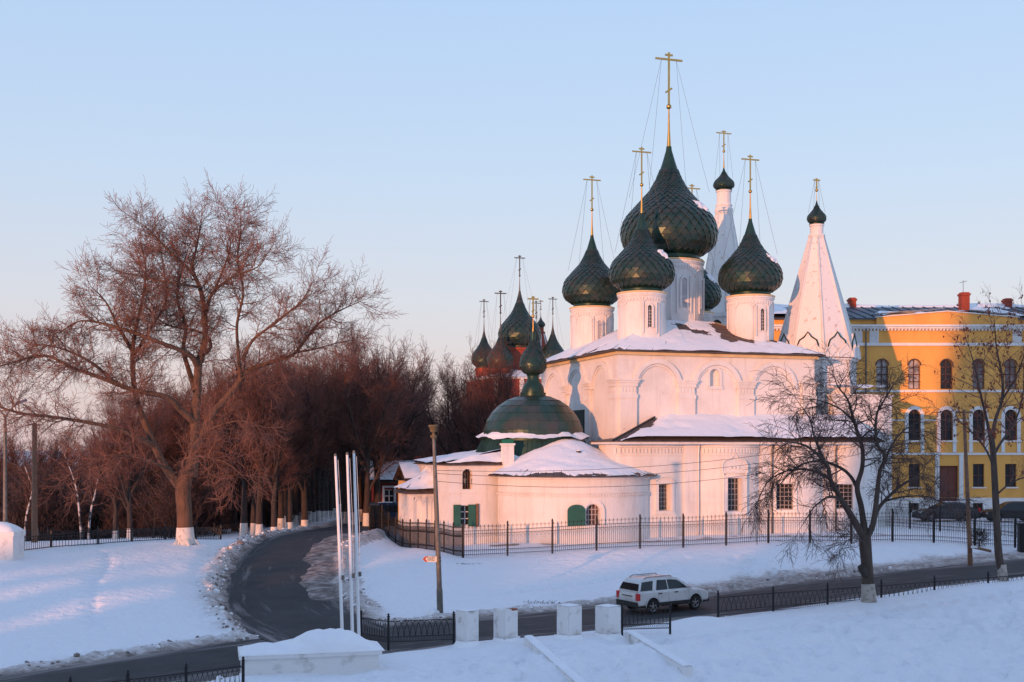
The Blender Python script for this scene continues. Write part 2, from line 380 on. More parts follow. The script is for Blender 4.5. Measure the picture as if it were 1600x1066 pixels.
wallpatch = (np.exp(-((gyf - 81.8 - 0.17 * (gxf - 4)) / 1.1) ** 2) * (gxf > -2) * (gxf < 30)) * np.clip((n_l - 0.48) * 7, 0, 1)
dirt = np.maximum(dirt, wallpatch * 0.8)
bare = sstep(118, 150, gyf) * 0.25
dirt = np.clip(np.maximum(dirt, bare), 0, 1)
at = gm.attributes.new('dirt', 'FLOAT', 'POINT'); at.data.foreach_set('value', dirt.astype(np.float32))
def snow_ground_material():
    m = bpy.data.materials.new('ground_snow'); m.use_nodes = True; nt = m.node_tree; b = nt.nodes['Principled BSDF']
    b.inputs['Roughness'].default_value = 0.7; b.inputs['Specular IOR Level'].default_value = 0.25
    at = nt.nodes.new('ShaderNodeAttribute'); at.attribute_name = 'dirt'
    geo = nt.nodes.new('ShaderNodeNewGeometry')
    nz = nt.nodes.new('ShaderNodeTexNoise'); nz.inputs['Scale'].default_value = 3.5; nz.inputs['Detail'].default_value = 8; nz.inputs['Roughness'].default_value = 0.7
    nt.links.new(geo.outputs['Position'], nz.inputs['Vector'])
    mx = nt.nodes.new('ShaderNodeMath'); mx.operation = 'MULTIPLY_ADD'; mx.inputs[1].default_value = 1.3; mx.inputs[2].default_value = -0.65
    nt.links.new(nz.outputs['Fac'], mx.inputs[0])
    ad = nt.nodes.new('ShaderNodeMath'); ad.operation = 'ADD'
    nt.links.new(at.outputs['Fac'], ad.inputs[0]); nt.links.new(mx.outputs[0], ad.inputs[1])
    ml = nt.nodes.new('ShaderNodeMath'); ml.operation = 'MULTIPLY'; ml.use_clamp = True
    gt = nt.nodes.new('ShaderNodeMapRange'); gt.inputs['From Min'].default_value = 0.02; gt.inputs['From Max'].default_value = 0.25
    nt.links.new(at.outputs['Fac'], gt.inputs['Value'])
    nt.links.new(ad.outputs[0], ml.inputs[0]); nt.links.new(gt.outputs[0], ml.inputs[1])
    cr = nt.nodes.new('ShaderNodeValToRGB'); e = cr.color_ramp.elements
    e[0].position = 0.0; e[0].color = (0.90, 0.91, 0.935, 1); e[1].position = 1.0; e[1].color = (0.13, 0.105, 0.095, 1)
    k = e.new(0.35); k.color = (0.60, 0.56, 0.54, 1); k = e.new(0.65); k.color = (0.36, 0.31, 0.285, 1)
    nt.links.new(ml.outputs[0], cr.inputs[0]); nt.links.new(cr.outputs[0], b.inputs['Base Color'])
    n2 = nt.nodes.new('ShaderNodeTexNoise'); n2.inputs['Scale'].default_value = 1.7; n2.inputs['Detail'].default_value = 9; n2.inputs['Roughness'].default_value = 0.6
    nt.links.new(geo.outputs['Position'], n2.inputs['Vector'])
    bp = nt.nodes.new('ShaderNodeBump'); bp.inputs['Distance'].default_value = 0.26; bp.inputs['Strength'].default_value = 0.9
    nt.links.new(n2.outputs['Fac'], bp.inputs['Height']); nt.links.new(bp.outputs[0], b.inputs['Normal'])
    return m
ground_snow = snow_ground_material(); gm.materials.append(ground_snow)
go = place('snow_ground', gm); tag(go, 'blue shaded snow over mounds, verges and river bank', kind='structure')

# unseen ridge added out of frame towards the low sun, shaped to block it
rm = MB(); RIDGE_STEP = -22.0
c0 = np.array([8, 80]) + to_sun * 190; perp = np.array([-to_sun[1], to_sun[0]])
ny_, nx_ = 8, 1100; RT = {}; p80 = float(8 * perp[0] + 80 * perp[1])
def ridge_pt(a, b):
    t = (a - 0.5) * 620; w = (b - 0.5) * 2
    if a in RT: top = RT[a]
    else:
        hi = 27.0 * float(sstep(RIDGE_STEP - 3.5, RIDGE_STEP + 3.5, t + p80)); top = 18.4 + hi + 2.6 * (float(fbm(np.array([t * 0.03]), np.array([3.1]), 77, 3)[0]) - 0.5) + 4.2 * (float(fbm(np.array([t * 0.16]), np.array([9.1]), 78, 3)[0]) - 0.5)  # raised stretch of the added ridge shades the right of the yellow building
        for q_ in (-46.0, -50.8, -55.0): top -= 3.3 * math.exp(-((t + p80 - q_) / 1.3) ** 2)  # notches cut to let sun streaks onto the left mound
        RT[a] = top
    h = -4 + (top + 4) * (1 - w * w)
    q = c0 + perp * t + to_sun * w * 28
    return (q[0], q[1], h)
rm.grid(ridge_pt, nx_, ny_)
ro = rm.build('shade_ridge', M('shade_ridge_brown', (0.10, 0.085, 0.08), 0.95, var=0.4), smooth=True); tag(ro, kind='structure')

# asphalt
def asphalt():
    m = bpy.data.materials.new('asphalt'); m.use_nodes = True; nt = m.node_tree; b = nt.nodes['Principled BSDF']
    geo = nt.nodes.new('ShaderNodeNewGeometry')
    n1 = nt.nodes.new('ShaderNodeTexNoise'); n1.inputs['Scale'].default_value = 0.6; n1.inputs['Detail'].default_value = 8; n1.inputs['Roughness'].default_value = 0.65
    nt.links.new(geo.outputs['Position'], n1.inputs['Vector'])
    cr = nt.nodes.new('ShaderNodeValToRGB'); e = cr.color_ramp.elements
    e[0].position = 0.35; e[0].color = (0.016, 0.016, 0.019, 1); e[1].position = 0.75; e[1].color = (0.042, 0.041, 0.044, 1)
    nt.links.new(n1.outputs['Fac'], cr.inputs[0])
    # salt and slush smears drawn out along the carriageway (v runs along it)
    uv = nt.nodes.new('ShaderNodeAttribute'); uv.attribute_name = 'lane'; 
    mp = nt.nodes.new('ShaderNodeMapping'); mp.inputs['Scale'].default_value = (2.2, 0.16, 1)
    nt.links.new(uv.outputs['Vector'], mp.inputs['Vector'])
    n2 = nt.nodes.new('ShaderNodeTexNoise'); n2.inputs['Scale'].default_value = 1.0; n2.inputs['Detail'].default_value = 7; n2.inputs['Roughness'].default_value = 0.65
    nt.links.new(mp.outputs[0], n2.inputs['Vector'])
    sx = nt.nodes.new('ShaderNodeSeparateXYZ'); nt.links.new(uv.outputs['Vector'], sx.inputs[0])
    ab = nt.nodes.new('ShaderNodeMath'); ab.operation = 'ABSOLUTE'; nt.links.new(sx.outputs[0], ab.inputs[0])
    mr = nt.nodes.new('ShaderNodeMapRange'); mr.inputs['From Min'].default_value = 1.6; mr.inputs['From Max'].default_value = 3.6; mr.inputs['To Min'].default_value = -0.02; mr.inputs['To Max'].default_value = 0.22
    nt.links.new(ab.outputs[0], mr.inputs['Value'])
    ad = nt.nodes.new('ShaderNodeMath'); ad.operation = 'ADD'; nt.links.new(n2.outputs['Fac'], ad.inputs[0]); nt.links.new(mr.outputs[0], ad.inputs[1])
    c2 = nt.nodes.new('ShaderNodeValToRGB'); c2.color_ramp.elements[0].position = 0.565; c2.color_ramp.elements[1].position = 0.76
    nt.links.new(ad.outputs[0], c2.inputs[0])
    mix = nt.nodes.new('ShaderNodeMix'); mix.data_type = 'RGBA'
    nt.links.new(c2.outputs[0], mix.inputs[0]); nt.links.new(cr.outputs[0], mix.inputs[6]); mix.inputs[7].default_value = (0.24, 0.215, 0.205, 1)
    nt.links.new(mix.outputs[2], b.inputs['Base Color']); b.inputs['Roughness'].default_value = 0.75
    n3 = nt.nodes.new('ShaderNodeTexNoise'); n3.inputs['Scale'].default_value = 25
    nt.links.new(geo.outputs['Position'], n3.inputs['Vector'])
    bp = nt.nodes.new('ShaderNodeBump'); bp.inputs['Distance'].default_value = 0.02; nt.links.new(n3.outputs['Fac'], bp.inputs['Height']); nt.links.new(bp.outputs[0], b.inputs['Normal'])
    return m
asphalt_m = asphalt()
def ribbon(name, pl, hw, dz, label):
    mb = MB(); lane = []; acc = 0; nw = 8
    for i, p in enumerate(pl):
        t = pl[min(i + 1, len(pl) - 1)] - pl[max(i - 1, 0)]; t = t[:2] / np.hypot(*t[:2]); n = np.array([t[1], -t[0]])
        if i: acc += math.hypot(*(p[:2] - pl[i - 1][:2]))
        for k in range(nw + 1):
            w = -hw + 2 * hw * k / nw
            mb.v.append((p[0] + n[0] * w, p[1] + n[1] * w, p[2] + dz - 0.03 * (w / hw) ** 2)); lane.append((w, acc, 0))
    for i in range(len(pl) - 1):
        for k in range(nw):
            a = i * (nw + 1) + k; mb.f.append((a, a + 1, a + nw + 2, a + nw + 1)); mb.m.append(0)
    me = mb.mesh(name, asphalt_m, smooth=True)
    at = me.attributes.new('lane', 'FLOAT_VECTOR', 'POINT'); at.data.foreach_set('vector', np.array(lane, np.float32).ravel())
    return tag(place(name, me), label, kind='structure')
ribbon('road', R1, HW1 + 0.35, 0.012, 'dark embankment road with dirty snow along its edges')
ribbon('side_road', R2, HW2 + 0.3, 0.0, 'dark side road climbing left of the church')

# ploughed snow clods along the road edges: far too many to count
def clods():
    rng = random.Random(5); mb = MB()
    ico = bmesh.new(); bmesh.ops.create_icosphere(ico, subdivisions=1, radius=1.0)
    vs = [v.co.copy() for v in ico.verts]; fs = [[v.index for v in f.verts] for f in ico.faces]; ico.free()
    def put(x, y, s):
        z = zt(x, y); b = len(mb.v); mb.cm = 0 if rng.random() < 0.5 else 1
        ax = Vector((rng.uniform(.7, 1.3), rng.uniform(.7, 1.3), rng.uniform(.5, .9)))
        for v in vs: mb.v.append((x + v.x * s * ax.x * rng.uniform(.75, 1.2), y + v.y * s * ax.y * rng.uniform(.75, 1.2), z + s * 0.15 + v.z * s * ax.z * rng.uniform(.75, 1.2)))
        for f in fs: mb.f.append(tuple(b + i for i in f)); mb.m.append(mb.cm)
    for pl, hw, side, lo, hi, n in ((R1, HW1, -1, 8, 58, 600), (R2, HW2, -1, 16, 52, 700), (R2, HW2, 1, 8, 50, 260), (R1, HW1, 1, 52, 80, 60)):
        for _ in range(n):
            i = rng.randrange(len(pl) - 1); t = rng.random(); p = pl[i] + (pl[i + 1] - pl[i]) * t; dv = pl[i + 1] - pl[i]; dv = dv[:2] / np.hypot(*dv[:2])
            w = side * (hw + 0.25 + abs(rng.gauss(0, 0.55)))
            x, y = p[0] + dv[1] * w, p[1] - dv[0] * w
            if not (-26 < x < 40 and 40 < y < 98): continue
            if pdist(np.array([x]), np.array([y]), R2)[0][0] < HW2 + .1 or pdist(np.array([x]), np.array([y]), R1)[0][0] < HW1 + .1: continue
            
            if side < 0 and pl is R1 and x > -2 and rng.random() < .85: continue
            put(x, y, 0.025 + abs(rng.gauss(0, 0.05)) * (2.2 if rng.random() < .06 else 1))
    o = mb.build('snow_clods', [ground_snow, M('grimy_clods', (0.22, 0.19, 0.18), 0.9, var=0.5, scale=3)], fix=False)
    tag(o, 'grimy lumps of ploughed snow along the road edges', 'snow', kind='stuff')
clods()
# ------------------------------------------------------------------ building helpers
def path_fn(path):
    seg = [0.0]
    for a, b in zip(path, path[1:]): seg.append(seg[-1] + math.hypot(b[0] - a[0], b[1] - a[1]))
    def pos(s):
        s = max(0, min(seg[-1], s)); i = 0
        while i < len(seg) - 2 and s > seg[i + 1]: i += 1
        t = (s - seg[i]) / (seg[i + 1] - seg[i]); a, b = path[i], path[i + 1]
        return Vector((a[0] + (b[0] - a[0]) * t, a[1] + (b[1] - a[1]) * t, 0))
    def nrm(s):
        d = pos(s + 0.2) - pos(s - 0.2); d.normalize(); return Vector((d.y, -d.x, 0))   # outward for a left-to-right walk
    return pos, nrm, seg
def wall(mb, path, z0, z1, holes=()):
    """wall skin along a plan path, with real openings; hole = (s0, s1, za, zb, depth, arched)"""
    pos, nrm, seg = path_fn(path)
    sb = sorted(set([round(x, 4) for x in seg] + [round(h[0], 4) for h in holes] + [round(h[1], 4) for h in holes]))
    zb = sorted(set([z0, z1] + [h[2] for h in holes] + [h[3] for h in holes]))
    for i in range(len(sb) - 1):
        for j in range(len(zb) - 1):
            sm, zm = (sb[i] + sb[i + 1]) / 2, (zb[j] + zb[j + 1]) / 2
            if any(h[0] < sm < h[1] and h[2] < zm < h[3] for h in holes): continue
            a, b = pos(sb[i]), pos(sb[i + 1])
            mb.quad((a.x, a.y, zb[j]), (b.x, b.y, zb[j]), (b.x, b.y, zb[j + 1]), (a.x, a.y, zb[j + 1]))
    for s0, s1, za, zb_, dp, arch in holes:
        a, b = pos(s0), pos(s1); n = nrm((s0 + s1) / 2); q = -n * dp
        def pt(p, z, k=0): return (p.x + q.x * k, p.y + q.y * k, z)
        w = (b - a).length; r = w / 2; zs = zb_ - r if arch else zb_
        mb.quad(pt(a, za), pt(a, za, 1), pt(a, zs, 1), pt(a, zs)); mb.quad(pt(b, za, 1), pt(b, za), pt(b, zs), pt(b, zs, 1))
        mb.quad(pt(a, za, 1), pt(a, za), pt(b, za), pt(b, za, 1))
        if not arch: mb.quad(pt(a, zb_), pt(a, zb_, 1), pt(b, zb_, 1), pt(b, zb_))
        else:
            N = 12; c = (a + b) / 2; e = (b - a).normalized()
            ap = [(c - e * (r * math.cos(math.pi * k / N)), zs + r * math.sin(math.pi * k / N)) for k in range(N + 1)]
            for k in range(N):
                (p, zp), (o, zo) = ap[k], ap[k + 1]
                mb.quad(pt(p, zp), pt(p, zp, 1), pt(o, zo, 1), pt(o, zo))
                mb.quad(pt(p, zp), pt(o, zo), pt(o, zb_), pt(p, zb_))
def frame_at(path, h):
    pos, nrm, seg = path_fn(path); a, b = pos(h[0]), pos(h[1]); n = nrm((h[0] + h[1]) / 2)
    return (a + b) / 2, (b - a).normalized(), n, (b - a).length
def window(parent, path, h, off, glass_mat, bar_mat, nx=2, nz=3, name='window', barw=0.03, casing=True):
    """glazed window with bars set into an opening"""
    c, e, n, w = frame_at(path, h); dp = h[4] - 0.03; r = w / 2; za, zb = h[2], h[3]; arch = h[5]
    g = MB(); cc = c - n * dp
    if arch:
        zs = zb - r; poly = [cc - e * r + Vector((0, 0, za)), cc + e * r + Vector((0, 0, za))] + [cc + e * (r * math.cos(math.pi * k / 12)) + Vector((0, 0, zs + r * math.sin(math.pi * k / 12))) for k in range(13)]
    else: poly = [cc - e * r + Vector((0, 0, za)), cc + e * r + Vector((0, 0, za)), cc + e * r + Vector((0, 0, zb)), cc - e * r + Vector((0, 0, zb))]
    g.prism(poly, -n * 0.02)
    o = g.build(name, glass_mat, parent, loc=(0, 0, off))
    b = MB(); cb = c - n * (dp - 0.035)
    def bar(x0, x1, z0, z1, wd): 
        mid = cb + e * ((x0 + x1) / 2) + Vector((0, 0, (z0 + z1) / 2))
        b.obox(mid, e * max((x1 - x0) / 2, wd), n * 0.03, Vector((0, 0, max((z1 - z0) / 2, wd))))
    for k in range(1, nx): 
        x = -r + w * k / nx; top = zb if not arch else zb - r + math.sqrt(max(0, r * r - x * x)); bar(x, x, za, top - 0.01, barw)
    for k in range(1, nz):
        z = za + (zb - za) * k / nz; hw = r if (not arch or z < zb - r) else math.sqrt(max(0.0, r * r - (z - zb + r) ** 2)); bar(-hw + .01, hw - .01, z, z, barw)
    if casing:
        bar(-r + .03, -r + .03, za, zb - (r if arch else 0), .035); bar(r - .03, r - .03, za, zb - (r if arch else 0), .035); bar(-r, r, za + .03, za + .03, .03)
        if not arch: bar(-r, r, zb - .03, zb - .03, .03)
    b.build('glazing_bars', bar_mat, o)
    return o
def arc_ring(mb, c, e, n, ro, ri, zc, dep, N=18, a0=0, a1=math.pi, back=-0.05):
    """flat archivolt ring standing proud of a wall"""
    for k in range(N):
        pr = []
        for a in (a0 + (a1 - a0) * k / N, a0 + (a1 - a0) * (k + 1) / N):
            for r in (ri, ro):
                p = c + e * (r * math.cos(a)) + Vector((0, 0, zc + r * math.sin(a))); pr.append((p + n * back, p + n * dep))
        (i0b, i0), (o0b, o0), (i1b, i1), (o1b, o1) = pr
        mb.quad(tuple(i0), tuple(o0), tuple(o1), tuple(i1)); mb.quad(tuple(o0b), tuple(o0), tuple(o1), tuple(o1b)); mb.quad(tuple(i0), tuple(i0b), tuple(i1b), tuple(i1))
def snow_on(parent, fn, nu, nv, thick, cover, seed, off, scale=0.55, name='snow'):
    """real snow layer over a roof surface fn(a,b); dips under the roof where it has slid off"""
    uu, vv = np.meshgrid(np.linspace(0, 1, nu + 1), np.linspace(0, 1, nv + 1))
    pts = [fn(a, b) for a, b in zip(uu.ravel(), vv.ravel())]; pa = np.array(pts)
    nz = fbm(pa[:, 0] * scale + seed, (pa[:, 1] + pa[:, 2] * .6) * scale, seed, 4)
    cv = np.array([cover(a, b) for a, b in zip(uu.ravel(), vv.ravel())])
    t = np.clip((nz + cv - 1.0) * 1.6, -0.05, 1) * thick
    t = np.where(t < 0.004, -0.04, t + 0.02)
    mb = MB()
    for p, k in zip(pts, t): mb.v.append((p[0], p[1], p[2] + float(k)))
    for j in range(nv):
        for i in range(nu):
            a = j * (nu + 1) + i
            q = (a, a + 1, a + nu + 2, a + nu + 1)
            if max(t[list(q)]) > 0: mb.f.append(q); mb.m.append(0)
    return mb.build(name, snow_m, parent, loc=(0, 0, off), smooth=True, fix=False)
ONION = [(0.72, 0.0), (0.74, .012), (0.66, .02), (0.655, .045), (0.74, .075), (0.86, .105), (0.95, .15), (1.0, .215), (1.0, .27), (0.965, .335), (0.90, .39), (0.80, .44), (0.70, .485), (0.60, .53), (0.50, .575), (0.41, .62), (0.335, .67), (0.265, .725), (0.20, .79), (0.15, .85), (0.105, .91), (0.065, .965), (0.055, 1.0)]
def prof_at(z):
    for (r0, z0), (r1, z1) in zip(ONION, ONION[1:]):
        if z0 <= z <= z1: return r0 + (r1 - r0) * (z - z0) / (z1 - z0)
    return ONION[-1][0]
SHINGLES_LEFT = [296]
def onion_dome(parent, c, zb, Rr, H, nsc, off, single=0.0, cam_ang=-math.pi / 2, body=None, scales=True, seg=40):
    """onion dome at c in the parent frame: body, overlapping scales. single: radius ratio above which camera-side scales are separate"""
    mb = MB(); mb.lathe([(r * Rr * .985, zb + z * H) for r, z in ONION], seg)
    d = mb.build('dome', body or green_smooth, parent, loc=(c[0], c[1], off), smooth=True, angle=40)
    if not scales: return d
    rest = MB(); z = 0.085; row = 0; rng = random.Random(int(Rr * 1000))
    while z < 0.80:
        r = prof_at(z) * Rr; w = 2 * math.pi * r / nsc
        r_up = prof_at(z + 0.004) * Rr; sl = math.hypot((r_up - r), 0.004 * H); ds = w * 0.62
        # arc step
        zz = z; acc = 0
        while acc < ds and zz < 0.95:
            a = prof_at(zz) * Rr; b_ = prof_at(zz + 0.004) * Rr; acc += math.hypot(b_ - a, 0.004 * H); zz += 0.004
        znext = zz
        def surf(t):        # t in scale lengths from the row line (0) downwards (+)
            s_ = t * w * 1.0; q = z
            while abs(s_) > 1e-4:
                a = prof_at(q) * Rr; stp = 0.002 if s_ < 0 else -0.002
                b_ = prof_at(min(max(q + stp, .05), 1)) * Rr; l = math.hypot(b_ - a, 0.002 * H)
                if abs(s_) < l: break
                s_ += l if s_ < 0 else -l; q = min(max(q + stp, .05), 1)
                if q <= .051 or q >= 1: break
            return prof_at(q) * Rr, zb + q * H
        lift = 0.15 * w + 0.012
        rows = [(-0.66, 0.42, -0.1), (-0.30, 0.485, 0.25), (0.05, 0.485, 0.6), (0.62, 0.03, 1.0)]
        vs = []
        for t, hw, lf in rows:
            rr, hz = surf(t)
            rr += lift * lf + 0.008
            vs.append((rr, -hw * w, hz)); vs.append((rr, hw * w, hz))
        rr, hz = surf(0.60)
        bk = [(v[0] - lift * 0.9 - .01, v[1], v[2]) for v in vs[4:8]]
        sc = MB(); sc.v = vs + bk; sc.f = [(0, 1, 3, 2), (2, 3, 5, 4), (4, 5, 7, 6), (5, 9, 11, 7), (6, 10, 8, 4), (6, 7, 11, 10), (2, 4, 8), (5, 3, 9)]; sc.m = [0] * 8
        me = None
        for k in range(nsc):
            a = 2 * math.pi * (k + 0.5 * (row % 2)) / nsc
            face = math.cos(a - cam_ang)
            if single and r > single * Rr and face > 0.34 and SHINGLES_LEFT[0] > 0 and w > 0.30:
                if me is None: me = sc.mesh('shingle', green_scale, fix=False)
                SHINGLES_LEFT[0] -= 1
                e_ = rng.uniform(-.0045, .0045); place('shingle', me, d, rot=(0, 0, a + rng.uniform(-.008, .008)), scale=(1 + e_, 1 + e_, 1))
            else:
                b = len(rest.v); ca, sa = math.cos(a), math.sin(a); j = rng.uniform(-.014, .014)
                for x, y, q in sc.v: rest.v.append(((x + j) * ca - y * sa, (x + j) * sa + y * ca, q))
                for f in sc.f: rest.f.append(tuple(b + i for i in f)); rest.m.append(0)
        z = znext; row += 1
    o = rest.build('shingle_field', green_scale, d, fix=False); o['kind'] = 'stuff'
    return d
def cross(parent, c, z0, z1, off, gmat=gold, chains=None, ang=0.0, thick=1.0, ball=True, wf=.155):
    """gilded spike, ball and three-barred cross from z0 (dome tip) to z1 (top); bars along +x turned by ang"""
    H = z1 - z0; mb = MB(); zball = z0 + 0.40 * H
    mb.lathe([(0.055 * H * .42, z0 - .05), (0.03 * H * .42, z0 + .18 * H), (0.014 * H * .55, zball)], 10)
    sp = mb.build('spike', gmat, parent, loc=(c[0], c[1], off), smooth=True, angle=40)
    if ball:
        b = MB(); rb = max(.13, 0.034 * H * .82)
        b.lathe([(rb * math.sin(math.pi * k / 8) + .001, zball + rb - rb * math.cos(math.pi * k / 8)) for k in range(9)], 12); b.build('ball', gmat, parent, loc=(c[0], c[1], off), smooth=True)
    m = MB(); t = max(.05, 0.0095 * H * thick); w = wf * H
    m.box(-t, t, -t * .7, t * .7, zball + .02, z1)
    for zz, hw in ((z0 + .925 * H, w), (z0 + .972 * H, w * .28)): m.box(-hw, hw, -t * .75, t * .75, zz - t, zz + t)
    a = 0.6; cx = w * .28
    m.obox((0, 0, z0 + .60 * H), (cx * math.cos(a), 0, cx * math.sin(a)), (0, t * .76, 0), (-t * math.sin(a), 0, t * math.cos(a)))
    m.build('cross', gmat, parent, loc=(c[0], c[1], off), rot=(0, 0, ang))
    if chains:
        rd, zd = chains
        for sx, k in ((-1, -1), (-1, 1), (1, -1), (1, 1)):
            q = MB(); p0 = Vector((sx * w * .55, 0, z0 + .925 * H)); p1 = Vector((sx * rd * .8, k * rd * .6, zd)); mid = (p0 + p1) / 2 - Vector((0, 0, .012 * H))
            q.tube([p0, mid, p1], 0.012, 3); q.build('chain', dark_metal, parent, loc=(c[0], c[1], off), rot=(0, 0, ang))
    return sp
# ------------------------------------------------------------------ the white church
TH = R(18.0); CU, SU = math.cos(TH), math.sin(TH)
C0 = (7.64, 88.0); CZ0 = 4.6
def lu(px, v):                                # local u on the plane v seen at photo column px
    k = (px - 800) / F; return (k * (C0[1] + v * CU) - C0[0] + v * SU) / (CU - k * SU)
def ld(u, v): return C0[1] + u * SU + v * CU   # depth of a local point
def lz(py, u, v): return CZ - (py - YH) * ld(u, v) / F
church = thing('church', (C0[0], C0[1], CZ0), TH, 'large white church with five dark green onion domes', 'church')
OFF = -CZ0
W, D = 16.3, 16.6; EZ = 19.0
EV = Vector((1, 0, 0)); NV = Vector((0, -1, 0))
# upper cube
w = MB(); fpath = [(0, 0), (W, 0)]
bay = [(lu(990, 0), lu(1062, 0)), (lu(1082, 0), lu(1156, 0)), (lu(1173, 0), lu(1242, 0))]
nch = (lu(1108.5, 0), lu(1124, 0), lz(604, 9, 0), lz(577, 9, 0), 0.35, True)
wall(w, fpath, 4.0, EZ, [nch])
wall(w, [(W, 0), (W, D)], 4.0, EZ); wall(w, [(W, D), (0, D)], 4.0, EZ); wall(w, [(0, D), (0, 0)], 4.0, EZ)
w.quad((nch[0], .35, nch[2]), (nch[1], .35, nch[2]), (nch[1], .35, nch[3]), (nch[0], .35, nch[3]))
w.build('wall', plaster, church, loc=(0, 0, OFF))
def pilaster(mb, c, e, n, wd, z0, z1, zc0, zc1, dep):
    def bx(hw, d_, za, zb): mb.obox(c + n * (d_ / 2 - .06) + Vector((0, 0, (za + zb) / 2)), e * hw, n * (d_ / 2 + .06), Vector((0, 0, (zb - za) / 2)))
    bx(wd / 2, dep, z0, zc0)
    bx(wd / 2 + .04, dep + .05, zc0, zc0 + .22 * (zc1 - zc0)); bx(wd / 2 - .02, dep - .02, zc0 + .22 * (zc1 - zc0), zc0 + .62 * (zc1 - zc0))
    for k in range(5): 
        x = -wd / 2 + wd * (k + .5) / 5; mb.obox(c + e * x + n * (dep - .02) + Vector((0, 0, zc0 + .45 * (zc1 - zc0))), e * .06, n * .05, Vector((0, 0, .16)))
    bx(wd / 2 + .05, dep + .06, zc0 + .62 * (zc1 - zc0), zc0 + .8 * (zc1 - zc0)); bx(wd / 2 + .12, dep + .13, zc0 + .8 * (zc1 - zc0), zc1 - .12); bx(wd / 2 + .2, dep + .2, zc1 - .12, zc1)
zc0, zc1 = 15.6, 17.0
fp = [(lu(967, 0) + .02, lu(993, 0)), (lu(1058, 0), lu(1084, 0)), (lu(1152, 0), lu(1176, 0)), (W - 1.15, W - .02)]
for a, b in fp:
    m = MB(); pilaster(m, Vector(((a + b) / 2, 0, 0)), EV, NV, b - a, 13.0, EZ - .4, zc0, zc1, .26); m.build('pilaster', plaster, church, loc=(0, 0, OFF))
lp = [(.02, 1.1), (5.0, 6.0), (10.2, 11.2), (D - 1.1, D - .02)]
for a, b in lp:
    m = MB(); pilaster(m, Vector((0, (a + b) / 2, 0)), Vector((0, -1, 0)), Vector((-1, 0, 0)), b - a, 4.2, EZ - .4, zc0, zc1, .2); m.build('pilaster', plaster, church, loc=(0, 0, OFF))
def arch_part(c, e, n, r, zs, dep):
    m = MB(); arc_ring(m, c, e, n, r, r - .34, zs, dep); arc_ring(m, c, e, n, r - .36, r - .52, zs, dep * .5)
    m.build('arch', plaster, church, loc=(0, 0, OFF))
for (a, b) in bay:
    r = (b - a) / 2 + .12; arch_part(Vector(((a + b) / 2, 0, 0)), EV, NV, r, min(zc1 + .02, EZ - .5 - r), .22)
for i in range(3):
    a, b = lp[i][1], lp[i + 1][0]; r = (b - a) / 2 + .1
    arch_part(Vector((0, (a + b) / 2, 0)), Vector((0, -1, 0)), Vector((-1, 0, 0)), r, min(zc1 - .2, EZ - .5 - r), .16)
m = MB(); arc_ring(m, Vector(((nch[0] + nch[1]) / 2, 0, 0)), EV, NV, .62, .42, nch[3] - .42, .1, 12)
for x in (nch[0] - .1, nch[1] + .1): m.box(x - .1, x + .1, -.1, .05, nch[2] - .05, nch[3] - .42)
m.box(nch[0] - .25, nch[1] + .25, -.14, .05, nch[2] - .22, nch[2] - .06); m.build('niche_surround', plaster, church, loc=(0, 0, OFF))
m = MB(); 
m.box(-.22, W + .22, -.26, D + .22, EZ - .24, EZ - .02); m.build('cornice', cornice_y, church, loc=(0, 0, OFF))
# roof of the cube: hipped metal, snow on top
ov = .62; rx0, rx1, ry0, ry1 = -ov, W + ov, -ov, D + ov; tx0, tx1, ty0, ty1 = 5.6, 10.7, 6.0, 11.2; tz = 22.0
m = MB()
cs = [(rx0, ry0, EZ), (rx1, ry0, EZ), (rx1, ry1, EZ), (rx0, ry1, EZ)]; ts = [(tx0, ty0, tz), (tx1, ty0, tz), (tx1, ty1, tz), (tx0, ty1, tz)]
lo = [(x, y, z + .07) for x, y, z in cs]
for i in range(4):
    j = (i + 1) % 4; m.quad(cs[i], cs[j], lo[j], lo[i]); m.quad(lo[i], lo[j], ts[j], ts[i])
m.quad(*ts); m.quad(*cs[::-1]); roof = m.build('roof', roof_metal, church, loc=(0, 0, OFF))
def bil(a, b, c, d):
    a, b, c, d = map(Vector, (a, b, c, d))
    def fn(s, t): 
        p = (a * (1 - s) + b * s) * (1 - t) + (d * (1 - s) + c * s) * t; return (p.x, p.y, p.z)
    return fn
# standing seams and snow on the two visible slopes
for i, (sd, cov) in enumerate(((3, lambda a, b: .80 - .42 * math.exp(-((b - .62) / .3) ** 2) * (1 if a > .35 else .3)), (7, lambda a, b: .70), (8, lambda a, b: .75), (9, lambda a, b: .80))):
    j = (i + 1) % 4; fn = bil(lo[i], lo[j], ts[j], ts[i]); sm = MB()
    for k in range(1, 17):
        p, q = Vector(fn(k / 17, 0)), Vector(fn(k / 17, 1)); sm.tube([p + Vector((0, 0, .02)), q + Vector((0, 0, .02))], .03, 3)
    sm.build('standing_seams', roof_metal, roof)['kind'] = 'stuff'
    snow_on(roof, fn, 110, 50, .13, cov, sd, 0)
